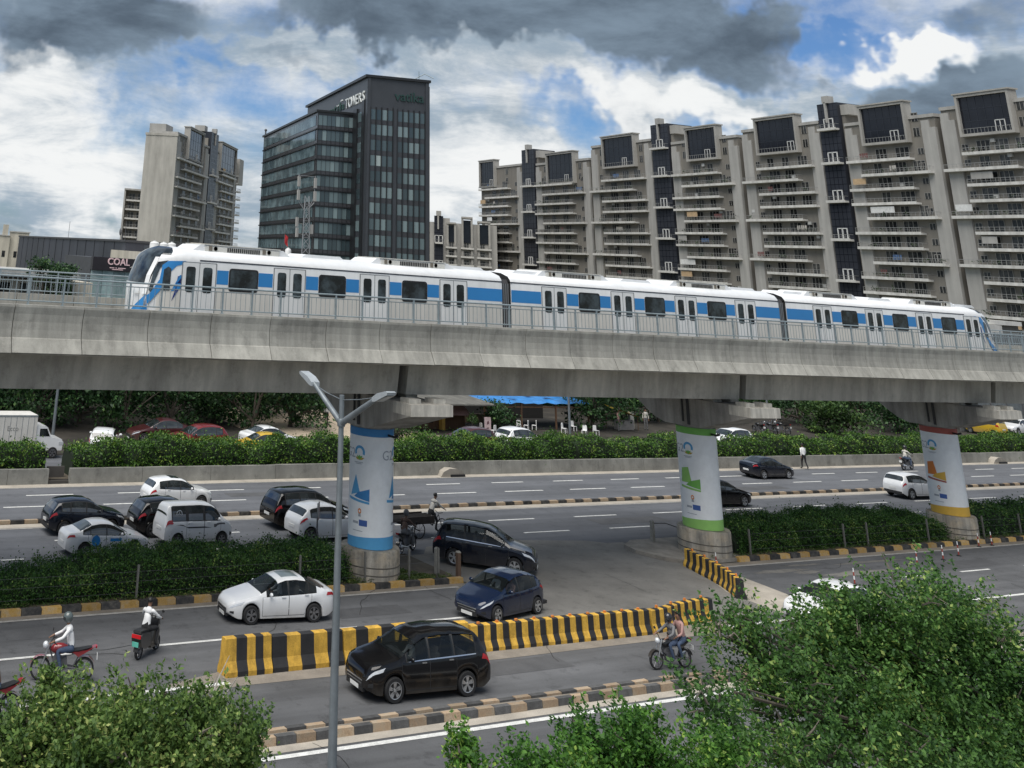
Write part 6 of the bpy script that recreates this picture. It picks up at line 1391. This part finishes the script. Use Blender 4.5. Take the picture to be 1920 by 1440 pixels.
# ------------------------------------------------------------------ shacks beyond the hedge
WOODB = mat('brown_boards', (.12, .065, .035), .85, var=.25, scale=1.5, streak=.3, sscale=(6, 6, .5))
SHADEIN = mat('interior_shade', (.018, .017, .016), .95)  # near-black colour stands in for shade inside the shed and openings
t = thing('eating_shed', 'long open eating shed roofed with blue sheeting', 'shed', (66.9, 80.5, 0))
b = MB(); b.grid([[(-.5+.5*i, -1.+1.*j, 2.02+.10*j+.05*math.sin(i*1.9)+.03*math.sin(j*2+i)) for i in range(25)] for j in range(5)]); b.build('blue_tarpaulin', mat('tarp_blue', (.03, .20, .52), .45, var=.2, scale=1.5, streak=.2, sscale=(.6, 3, 1)), t)
b = MB(); b.bb((-.3, 5.0, 0), (11.5, 5.3, 2.2)); b.build('back_wall', SHADEIN, t)
b = MB(); b.bb((-.3, -.9, 1.68), (11.5, -.82, 1.76)); b.build('beam', WOODB, t)
for x in (-.3, 3.7, 7.6, 11.4): b = MB(); b.bb((x-.06, -.92, 0), (x+.06, -.8, 2.0)); b.build('shed_post', WOODB, t)
b = MB(); b.bb((-.3, -.8, 0), (11.5, 5, .03)); b.build('floor', SHADEIN, t); b = MB(); b.bb((.5, 2.4, .0), (6, 2.9, .7)); b.build('counter', mat('counter_tan', (.16, .11, .07), .8), t)  # floor is a dark sheet added to paint the shade under the roof
for x, y, w in ((3.3, 1.2, .8), (6, 2, .6), (7.6, 1.4, 1.), (9.8, 2.6, .9)): b = MB(); b.bb((x, -1+y, 2.32+.1*y), (x+w, -.6+y, 2.38+.1*y)); b.build('roof_batten', PALE, t)
t = thing('kiosk_hut', 'brown board kiosk with a dull pink awning and a yellow door post', 'hut', (61.4, 79.0, 0))
b = MB(); b.bb((-4, .8, 0), (3.2, 4, 1.9)); b.build('wall', WOODB, t)
b = MB(); b.prism([(-1.5, 2.15), (5, 2.6), (5, 2.5), (-1.5, 2.05)], lambda y, z: (-5, y, z), lambda y, z: (4.6, y, z)); b.build('sheet_roof', mat('roof_grey_sheet', (.13, .125, .11), .85, var=.25, scale=1.5, streak=.25, sscale=(3, .3, 1)), t, fix=True)
b = MB(); b.grid([[(.9+2.2*i/4, .75-1.0*j/3, 1.72-.55*j/3) for i in range(5)] for j in range(4)]); b.build('awning', mat('awning_pink', (.48, .28, .24), .8, var=.15), t)
b = MB(); b.bb((.45, .3, 0), (.75, .75, 1.7)); b.build('door_post', mat('post_yellow', (.50, .30, .06), .8), t)
b = MB(); b.bb((-2.8, .7, .5), (-.2, .8, 1.5)); b.build('hatch_opening', SHADEIN, t)
b = MB(); b.bb((.4, .72, 1.75), (2.6, .78, 1.85)); b.build('name_board', CHROME if False else mat('board_cream', (.6, .5, .33), .8), t)
b = MB(); b.grid([[(-3.6+1.6*i/3, .75-.6*j/2, 1.5-.3*j/2) for i in range(4)] for j in range(3)]); b.build('awning', mat('awning_red', (.38, .10, .07), .8), t)
t = thing('standing_board', 'upright pink and white notice board in front of the eating shed', 'sign board', (64.9, 77.3, 0)); b = MB(); b.bb((-.33, -.03, .1), (.33, .03, 1.25)); b.build('board_panel', mat('board_pink', (.55, .42, .42), .7, var=.2, scale=6), t); b = MB(); b.bb((-.35, -.02, 0), (-.29, .02, 1.25)); b.bb((.29, -.02, 0), (.35, .02, 1.25)); b.build('board_leg', GREY, t)
b = MB(); b.prism([(-.1, .7), (.15, .8), (.1, 1.0), (-.05, .95)], lambda x, z: (x, -.036, z), lambda x, z: (x, -.032, z)); b.prism([(-.2, .35), (.12, .45), (.08, .52), (-.2, .45)], lambda x, z: (x, -.036, z), lambda x, z: (x, -.032, z)); b.build('board_print', mat('print_dark', (.12, .05, .06), .7), t)
t = thing('food_stall', 'small food stall under a sagging yellow canopy', 'stall', (81.6, 79., 0))
b = MB(); b.grid([[(-.6+2.6*i/6, -.2+1.6*j/4, 1.75-.62*i/6-.12*math.sin(PI*j/4)+.18*j/4) for i in range(7)] for j in range(5)]); b.build('canopy', mat('canopy_yellow', (.60, .42, .05), .7, var=.18, scale=2), t, smooth=True)
b = MB(); b.bb((0, .3, 0), (1.8, .9, .75)); b.build('counter', mat('counter_grey', (.3, .28, .26), .8), t)
for x, z in ((-.5, 1.7), (1.9, 1.1)): b = MB(); b.tube([(x, -.1, 0), (x, -.1, z)], .03, 6); b.tube([(x, 1.3, 0), (x, 1.3, z+.15)], .03, 6); b.build('stall_pole', WOODB, t)
b = MB(); b.bb((2.0, .9, 0), (2.5, 1.1, 1.4)); b.build('side_panel', mat('panel_grey', (.4, .39, .36), .8), t)
person('vendor in a pale pink shirt standing beside the yellow canopied stall', (80.9, 78.7, 0), R(-60), 'stand', CPK, CGY)
t = thing('forecourt_building', 'pale gateway building at the back of the sandy forecourt behind the lamp post', 'building', (52., 95., 0)); b = MB(); b.bb((-1, 0, 0), (5, 5, 3.6)); b.build('wall', CRM, t); b = MB(); b.bb((.6, -.05, 0), (3.4, .02, 1.6)); b.build('doorway', SHADEIN, t); b = MB(); b.prism([(-1.6, 1.75), (1.2, 2.2), (1.2, 2.1), (-1.6, 1.65)], lambda y, z: (-1, y, z), lambda y, z: (5, y, z)); b.build('porch_roof', PALE, t, fix=True)
polysheet('forecourt_paving', [(43, 74), (60, 74), (58, 90), (48, 92), (44, 84)], -.01, mat('paving_sand', (.44, .36, .27), .95, var=.2, scale=.6, fine=.15, wpos=True))
# plastic chairs and pots in front of the shed
def chair_mesh():
    b = MB(); b.bb((-.22, -.22, .40), (.22, .22, .44)); b.bb((-.22, .19, .44), (.22, .23, .86))
    for x in (-.2, .2):
        for y in (-.2, .2): b.bb((x-.025, y-.025, 0), (x+.025, y+.025, .41))
        b.bb((x-.025, -.2, .62), (x+.025, .2, .66)); b.bb((x-.025, -.2, .44), (x+.025, -.16, .62))
    return b
seatm = MB(); seatm.bb((-.22, -.22, .40), (.22, .22, .44)); seatm = seatm.mesh('seat', WHITE); backm = MB(); backm.prism([(-.22, .44), (.22, .44), (.2, .84), (.12, .9), (-.12, .9), (-.2, .84)], lambda x, z: (x, .18, z), lambda x, z: (x, .22, z+.0)); backm = backm.mesh('backrest', WHITE, fix=True)
legm = MB(); legm.bb((-.025, -.025, 0), (.025, .025, .41)); legm = legm.mesh('leg', WHITE)
rc = random.Random(3)
for k, (px, py) in enumerate(((905, 812), (925, 816), (973, 806), (987, 806), (1002, 806), (1058, 812), (1076, 808), (1096, 816), (1118, 816))):
    p = G(px, py); p.y = min(p.y, 79.4 if px < 1060 else 83); v = ray(px, py); x = v.x/v.y*p.y
    t = thing('plastic_chair', 'white plastic chair set out in front of the eating shed', 'chair', (x, p.y, 0), rc.uniform(0, 6.28), 'white plastic chairs by the eating shed')
    t.scale = (.85, .85, .85); link('seat', seatm, t); link('backrest', backm, t)
    for lx in (-.2, .2):
        for ly in (-.2, .2): link('leg', legm, t, (lx, ly, 0))
# people and two-wheelers far right of the green pier
for k, (px, py, sh, lab) in enumerate(((1432, 822, CWK, 'leftmost person in the group by the parked motorcycles beyond the hedge'), (1443, 822, CPK, 'second person from the left in the group beyond the far hedge'), (1456, 822, CBR, 'third person from the left in the group beyond the far hedge'), (1466, 822, CWK, 'rightmost person in the group by the pole beyond the far hedge'), (1226, 826, CWK, 'crouched looking person in pale clothes left of the green banded pier'))):
    v = ray(px, py); Y = 78.5; person(lab, (v.x/v.y*Y, Y+k*.2, 0), R(60*k), 'stand', sh, CGY)
for k in range(3): motorcycle(('parked motorcycle left in the row beyond the far hedge', 'parked motorcycle in the middle of the row beyond the far hedge', 'parked motorcycle right in the row beyond the far hedge')[k], (97.2+1.6*k, 77.2, 0), R(70+12*k), BBLK)
# yellow and white vehicles beyond the third pier
car('yellow vehicle half hidden behind the red topped pier', 'car', (131., 76., ), R(90), 'van', C_YEL, name='parked_van', door=False)
car('white car parked at the far right beyond the hedge', 'car', (137.5, 76.5), R(180), 'hatch', C_WHITE, name='parked_car', door=False)
t = thing('hoarding_panel', 'tall pale panel standing beyond the hedge right of the red topped pier', 'panel', (134, 82, 0)); b = MB(); b.bb((-.7, 0, 0), (.8, .2, 2.3)); b.build('panel_face', PALE, t); b = MB(); b.bb((-.75, -.05, 0), (-.62, .25, 2.4)); b.build('panel_post', GREY, t)

# ------------------------------------------------------------------ vegetation
L_HEDGE = leafmat('hedge_leaf', (.016, .055, .008), (.09, .19, .022), (.24, .34, .06))
L_HEDGE2 = leafmat('median_leaf', (.016, .055, .010), (.075, .17, .03), (.20, .28, .06))
L_DARK = leafmat('tree_dark_leaf', (.009, .030, .010), (.042, .105, .03), (.10, .18, .05))
L_MID = leafmat('tree_mid_leaf', (.015, .040, .012), (.065, .13, .03), (.13, .20, .05))
L_FG = leafmat('foreground_leaf', (.026, .075, .020), (.12, .25, .055), (.34, .45, .12), trans=.4)
L_FG2 = leafmat('foreground_leaf_bright', (.024, .085, .014), (.12, .28, .04), (.32, .46, .09), trans=.4)
L_FG3 = leafmat('foreground_leaf_left', (.034, .08, .02), (.16, .26, .06), (.40, .46, .15), trans=.4)
BARK = mat('bark', (.085, .07, .055), .95, var=.3, scale=5, streak=.3, sscale=(8, 8, 1.2))
TWIG = mat('twig', (.14, .12, .10), .9, var=.2, scale=6)
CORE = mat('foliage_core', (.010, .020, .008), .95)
def hedge(label, x0, x1, y0, y1, z0, h, n, leaf, material, wob=.2, fade=None, top=None):
    t = thing('hedge', label, 'hedge', ((x0+x1)/2, (y0+y1)/2, z0)); cx, cy = (x0+x1)/2, (y0+y1)/2; L_, D = x1-x0, y1-y0
    def hh(x): return h*(1+wob*(.5*np.sin(x*1.7+1)+.5*np.sin(x*.61+2)+.35*np.sin(x*3.9)))*(1 if top is None else np.interp(x, [p[0] for p in top], [p[1] for p in top]))
    def dd(x): return 1+wob*.35*np.sin(x*2.3+.7)
    m = int(L_/.5); rows = []
    for i in range(m+1):
        x = x0+L_*i/m; q = float(hh(np.array(x)))-.16; w = D/2*float(dd(np.array(x)))-.16; rows.append([(x-cx, -w, 0), (x-cx, -w*1.02, q*.6), (x-cx, -w*.75, q), (x-cx, w*.75, q), (x-cx, w, q*.6), (x-cx, w, 0)])
    b = MB(); b.grid(rows); b.f.append(tuple(range(6))); b.m.append(0); k = m*6; b.f.append(tuple(range(k, k+6))); b.m.append(0); b.build('hedge_core', CORE, t)
    fs, ts = h, D; pf_ = fs/(fs+ts*.9)
    xs = rng.uniform(x0, x1, n); u = rng.random(n); H_ = hh(xs); W_ = D/2*dd(xs); front = u < pf_
    zf = rng.uniform(.02, 1, n); yy = np.where(front, -W_*(1.03-.22*np.maximum(0, zf-.6)), rng.uniform(-1, 1, n)*W_*.92); zz = np.where(front, zf*H_, H_*(1-.10*(yy/W_)**2))
    back = rng.random(n) < .10; yy = np.where(back & front, -yy, yy)
    jit = rng.normal(size=(n, 3))*np.array([.06, .07, .07]); cl = np.sin(xs*7.3+zz*5.1)*.05+np.sin(xs*3.1-yy*4)*.05
    P = np.stack([xs-cx, yy-np.where(front, cl, 0), zz+np.where(front, 0, cl)], 1)+jit
    e0 = (rng.random(n) < .10) & (zz > .8*H_); P[e0, 2] += np.abs(rng.normal(size=e0.sum()))*.13*(1+np.sin(P[e0, 0]*9)*.8)
    tag(link('hedge_foliage', leaf_mesh('hedge_foliage', P, leaf, material), t), kind='stuff')
    xs_ = [x0+.8+1.6*k for k in range(int(L_/1.6))]
    b = MB()
    for x in xs_: b.tube([(x-cx, -D*.1, -.1), (x-cx+.05, 0, h*.5)], .03, 4)
    b.build('hedge_stem', BARK, t); return t
hedge('long clipped green hedge above the far barrier wall', 23.9, 60.5, 63.0, 65.2, .2, 1.6, 30000, .145, L_HEDGE, .20)
hedge('clipped green hedge above the far barrier wall, behind the green and red banded piers', 61.0, 140., 63.0, 65.2, .2, 1.52, 38000, .16, L_HEDGE, .20)
hedge('clipped hedge left of the drain gap in the far barrier wall', -2., 22.3, 63.0, 65.2, .2, 1.5, 14000, .155, L_HEDGE, .08)
hedge('wide dark green median hedge on the left, behind the motor scooter', 3., 28.7, 42.75, 45.6, .05, 1.06, 60000, .09, L_HEDGE2, .12, top=[(3, .55), (14.5, .62), (17, .85), (19.5, 1.05), (24, 1.03), (28.6, 1.0)])
hedge('wide dark green median hedge between the green and red topped piers', 51.6, 68.6, 42.85, 45.6, .05, 1.25, 38000, .10, L_HEDGE2, .15, top=[(51.6, .7), (53, 1), (67, .95), (68.6, .6)])
hedge('dark green median hedge right of the red topped pier', 71.6, 112., 42.85, 45.6, .05, 1.25, 24000, .135, L_HEDGE2, .09)
hedge('tall dark thicket closing the left background behind the parking', 22., 58., 93., 97., 0, 3.8, 9000, .42, L_DARK, .2)
hedge('tall dark thicket closing the background behind the eating shed and stall', 76., 172., 94., 98., 0, 3.8, 22000, .44, L_DARK, .2)
# grass on the island tip beside the first pier
n = 9000; P = np.stack([rng.uniform(28.6, 33.7, n), rng.uniform(42.35, 44.6, n), rng.uniform(.08, .32, n)], 1)
P = P[(P[:, 0]-30.05)**2+(P[:, 1]-43.4)**2 > 1.3**2]; P = P[P[:, 1] < 42.3+(33.9-P[:, 0])*.75]; P[:, 2] *= np.clip((34-P[:, 0])/3, .35, 1)
tag(link('grass', leaf_mesh('grass', P, .12, leafmat('grass_blade', (.03, .06, .012), (.09, .14, .03), (.20, .22, .06)), up=0, aspect=.3)), kind='stuff')
P = np.stack([rng.uniform(4, 33.5, 2200), 42.28+np.abs(rng.normal(size=2200))*.09, rng.uniform(.15, .3, 2200)], 1); tag(link('weeds', leaf_mesh('weeds', P, .1, _mats['grass_blade'], aspect=.35)), kind='stuff')
P = np.stack([rng.uniform(49, 112, 3000), 42.3+np.abs(rng.normal(size=3000))*.09, rng.uniform(.15, .3, 3000)], 1); tag(link('weeds', leaf_mesh('weeds', P, .1, _mats['grass_blade'], aspect=.35)), kind='stuff')

def tree(label, x, y, h, blobs, n, leaf, material, trunk_r=.16, limbs=7, cat='tree', seed=1, k=26, spread=.3, z=0., name='tree', shell=.55, twigs=0, bark=None, lean=(0, 0), sprig=0.):
    t = thing(name, label, cat, (x, y, z)); r = random.Random(seed); bark = bark or BARK
    b = MB(); zt = min(bl[0][2] for bl in blobs); fork = max(.6, zt*.55); top = (lean[0], lean[1], fork)
    b.tube([(0, 0, -.1), (lean[0]*.3, lean[1]*.3, fork*.5), top], [trunk_r*1.25, trunk_r, trunk_r*.85], 9)
    for j in range(limbs):
        c, rr2 = blobs[j % len(blobs)]; q = [c[i]+rr2[i]*r.uniform(-.5, .6) for i in range(3)]; m_ = [(top[i]+q[i])/2+r.uniform(-.2, .2) for i in range(3)]; m_[2] += .2
        b.tube([top, m_, q], [trunk_r*.6, trunk_r*.33, trunk_r*.1], 6)
        for _ in range(3): e = [q[i]+rr2[i]*r.uniform(-.55, .55) for i in range(3)]; b.tube([m_, [(m_[i]+e[i])/2+r.uniform(-.1, .1) for i in range(3)], e], [trunk_r*.25, trunk_r*.15, trunk_r*.05], 5)
    b.build('trunk', bark, t, smooth=True)
    P = sprig_points(blobs, n, k, sprig, spread, shell) if sprig else clump_points(blobs, n, k, spread, shell); P = P[P[:, 2] > .15]
    tag(link('crown', leaf_mesh('crown', P, leaf, material), t), kind='stuff')
    if twigs:
        b = MB()
        for _ in range(twigs):
            c, rr2 = r.choice(blobs); d = Vector((r.gauss(0, 1), r.gauss(0, 1), abs(r.gauss(0, .8)))).normalized(); p0 = Vector(c)+Vector([d[i]*rr2[i]*.5 for i in range(3)]); p1 = Vector(c)+Vector([d[i]*rr2[i]*r.uniform(.95, 1.15) for i in range(3)]); b.tube([p0, (p0+p1)/2+Vector((r.uniform(-.1, .1),)*3), p1], [.022, .014, .005], 4)
        tag(b.build('twig', TWIG, t), kind='stuff')
    return t
GTR = 'dark trees behind the parking beyond the hedge'
tr_ = random.Random(21)
def bgtree(label, px, Y, h, w, material, n=3400, leaf=.30, low=.9, seed=1):
    v = ray(px, 780); x = v.x/v.y*Y; r = random.Random(seed); bl = []
    for k in range(6): bl.append(((r.uniform(-.5, .5)*w, r.uniform(-.3, .3)*w, low+(h-low)*(.12+.75*k/5)), (w*.42*r.uniform(.7, 1.1), w*.4, (h-low)*.24)))
    return tree(label, x, Y, h, bl, n, leaf, material, .17, 6, 'tree', seed, 22, .36)
DSC = ['at the far left edge behind the truck', 'behind the lamp pole beside the truck', 'above the white parked hatchback', 'between the white hatchback and the red car', 'behind the red parked car', 'above the bonnet of the yellow car', 'over the white saloon by the forecourt', 'at the edge of the sandy forecourt']
for k, px in enumerate((-10, 70, 150, 235, 320, 400, 475, 545)):
    bgtree('dark leafy tree '+DSC[k], px, 79.5+(k % 3)*1.6, 6.8+.3*(k % 2), 5.2, L_DARK, 4600, .30, .25, 30+k)
for k, (px, lab) in enumerate(((30, 'tall dark tree in the second line behind the truck'), (200, 'tall dark tree in the second line above the white hatchback'), (370, 'tall dark tree in the second line above the red car'), (520, 'tall dark tree in the second line near the forecourt'))):
    bgtree(lab, px, 88, 7., 7.5, L_DARK, 4200, .36, .05, 60+k)
bgtree('bushy tree in front of the eating shed roof', 935, 78.6, 2.2, 2.6, L_DARK, 1500, .22, .5, 71)
v = ray(886, 780); tree('small round light green tree beside the pink awning', v.x/v.y*77.5, 77.5, 1.5, [((0, 0, 1.05), (.42, .4, .3)), ((.1, 0, 1.25), (.3, .3, .2))], 700, .12, L_MID, .05, 5, seed=72, k=20, spread=.08)
for k, (px, Y, h, w, mt_, lab) in enumerate(((1110, 82, 6.5, 5., L_DARK, 'dark tree right of the blue roofed shed'), (1150, 87, 6.8, 6, L_DARK, 'dark tree above the yellow canopied stall'), (1235, 86, 6.5, 6, L_DARK, 'dark tree left of the green banded pier cap'), (1400, 92, 7, 7, L_DARK, 'dark tree far behind the pole with the white sign'), (1500, 84, 6.5, 6, L_DARK, 'dark tree above the walking man'), (1560, 79, 3.0, 4.5, L_MID, 'light green tree with a dark trunk left of the red topped pier'), (1610, 86, 7, 7, L_DARK, 'tall dark tree behind the light green one'), (1680, 80, 5, 5.5, L_DARK, 'dark tree just left of the red topped pier'), (1720, 88, 7, 7, L_DARK, 'dark tree behind the red topped pier'), (1850, 86, 6, 6, L_DARK, 'dark tree right of the red topped pier'), (1915, 82, 6, 5, L_MID, 'tree at the right edge under the viaduct'))):
    bgtree(lab, px, Y-2, h, w, mt_, 4200, .32, .3, 80+k)
for k, (px, Y) in enumerate(((640, 97), (1050, 100), (1300, 104), (1480, 104), (1800, 104))): bgtree(('dark tree closing the view behind the sandy forecourt', 'dark tree closing the view behind the eating shed', 'dark tree closing the view behind the green banded pier', 'dark tree closing the view behind the walking man', 'dark tree closing the view right of the red topped pier')[k], px, Y-4, 7.2, 13, L_DARK, 5200, .44, .0, 95+k)
b = MB(); b.bb((-40, 104, 0), (240, 104.4, 3.4)); tag(b.build('boundary_wall', mat('boundary_grey', (.05, .055, .05), .95, var=.3, scale=.6)), 'dark boundary wall behind the trees on the far side of the forecourt', 'wall')
v = ray(735, 800)
bgtree('bright green shrub rising above the hedge right of the blue banded pier', 750, 66.5, 2.6, 2.2, L_MID, 1500, .2, 1.2, 121)
tree('dark umbrella shaped tree in front of the charcoal building on the left', 35.6, 105., 11, [((-1.3, 0, 10.3), (1.3, 1.5, .5)), ((0, 0, 9.6), (2.2, 1.8, .75)), ((1.2, .3, 9.7), (1.3, 1.6, .55)), ((.5, 0, 8.6), (1.8, 1.6, .6)), ((.8, 0, 7.3), (1.7, 1.5, .8)), ((.9, 0, 5.8), (1.6, 1.5, .9))], 5200, .26, L_DARK, .2, 8, seed=141, spread=.25)
for k, (x, y, z, w, lab) in enumerate(((165, 101, 10.6, 2.2, 'shrub on the terrace above the train tail'), (175, 101, 10.4, 3.2, 'larger terrace shrub right of the train tail'), (170, 101, 10.2, 1.8, 'low terrace shrub between the two larger ones'))):
    tree(lab, x, y, 2, [((0, 0, .7), (w, 1.2, .8)), ((w*.4, 0, 1.2), (w*.5, 1, .6))], 900, .3, L_DARK, .08, 4, 'shrub', 150+k, 20, .3, z, 'shrub')
b = MB(); b.bb((160, 102.5, 9.2), (185, 104, 10.35)); tag(b.build('planter', SLAB), 'long pale planter along the terrace behind the train tail', 'planter')

# foreground trees
def fgblobs(spec, Y):
    out = []
    for px, py, rx, rz, dy in spec:
        p = PY(px, py, Y+dy); s = (PY(px+100, py, Y+dy)-p).length/100; out.append((p, (rx*s, (rx+rz)*.45*s, rz*s)))
    return out
def fgtree(label, base, spec, Y, n, leaf, material, seed, trunk_r=.16, k=24, spread=.17, twigs=30, limbs=12, sprig=.5):
    bl = fgblobs(spec, Y); bl = [((c.x-base[0], c.y-base[1], c.z), r) for c, r in bl]
    return tree(label, base[0], base[1], 7, bl, n, leaf, material, trunk_r, limbs, 'tree', seed, k, spread, twigs=twigs, shell=.25, sprig=sprig)
fgtree('large leafy tree filling the lower right corner', (27.4, 14.6), [(1700, 1136, 52.0, 47.84, 0), (1650, 1206, 54.08, 44.160000000000004, 0.5), (1790, 1166, 57.2, 44.160000000000004, 0.2), (1840, 1236, 62.400000000000006, 50.6, 0), (1388, 1176, 46.800000000000004, 22.080000000000002, 0.4), (1453, 1231, 62.400000000000006, 23.92, 0.2), (1530, 1181, 39.52, 31.28, 0.7), (1905, 1290, 52.0, 55.2, 0), (1343, 1330, 57.2, 38.64, -0.3), (1468, 1300, 78.0, 36.800000000000004, 0), (1610, 1310, 88.4, 46.0, 0), (1740, 1300, 83.2, 55.2, 0), (1890, 1390, 72.8, 64.4, -0.4), (1368, 1410, 49.92, 36.800000000000004, -0.6), (1490, 1410, 83.2, 36.800000000000004, -0.5), (1630, 1420, 88.4, 41.4, -0.6), (1780, 1420, 93.60000000000001, 50.6, -0.6), (1560, 1251, 52.0, 23.92, 0.3), (1690, 1241, 57.2, 27.6, 0.4), (1418, 1290, 41.6, 18.400000000000002, 0), (1495, 1176, 27.04, 22.080000000000002, 0.5), (1575, 1141, 22.880000000000003, 22.080000000000002, 0.6), (1610, 1181, 31.200000000000003, 23.92, 0.5), (1350, 1190, 34, 18, 0.4), (1520, 1185, 34, 22, 0.6), (1590, 1165, 34, 24, 0.6), (1600, 1205, 44, 26, 0.4), (1640, 1165, 24, 26, 0.5)], 14., 80000, .076, L_FG, 201, .2, 40, .085, 110, 36, .60)
fgtree('leafy tree in the lower left corner', (7.6, 13.2), [(110, 1352, 54, 38, .3), (225, 1368, 62, 38, 0), (50, 1390, 65, 52, 0), (170, 1420, 100, 50, -.3), (330, 1410, 95, 48, 0), (435, 1415, 55, 44, .2), (250, 1316, 18, 28, .4), (86, 1306, 26, 26, .4), (390, 1365, 32, 38, .4), (20, 1450, 80, 50, -.3), (455, 1365, 18, 30, .5), (305, 1305, 16, 8, .5), (330, 1350, 40, 30, .3), (160, 1335, 30, 24, .4)], 13., 40000, .060, L_FG3, 202, .13, 40, .06, 70, 26, .46)
fgtree('bright green young tree at the bottom centre', (15.2, 11.6), [(870, 1430, 42, 30, 0), (1000, 1455, 60, 26, -.2), (1110, 1420, 34, 38, .2), (1190, 1405, 46, 36, 0), (1260, 1445, 50, 30, -.2), (1085, 1385, 18, 28, .4), (1180, 1362, 20, 22, .4), (1060, 1465, 70, 26, -.3), (1370, 1450, 50, 30, -.2)], 12., 19000, .062, L_FG2, 203, .10, 42, .06, 20, 12, .38)
# bare twigs in the left tree
t = thing('dead_sapling', 'bare pale dead sapling rising out of the lower left foliage', 'sapling', (10.6, 14.1, 0)); b = MB(); r = random.Random(4)
p0 = PY(390, 1420, 14.1); p1 = PY(396, 1300, 14.1); o = Vector((10.6, 14.1, 0)); b.tube([(0, 0, 0), tuple(p0-o), tuple(p1-o)], [.045, .03, .008], 6)
for k in range(9):
    q = p0.lerp(p1, k/9); e = q+Vector((r.uniform(-.35, .35), r.uniform(-.2, .2), r.uniform(.2, .55))); b.tube([tuple(q-o), tuple((q+e)/2-o+Vector((r.uniform(-.05, .05), 0, 0))), tuple(e-o)], [.014, .009, .003], 4)
b.build('branch', mat('dead_wood', (.34, .32, .29), .9), t)
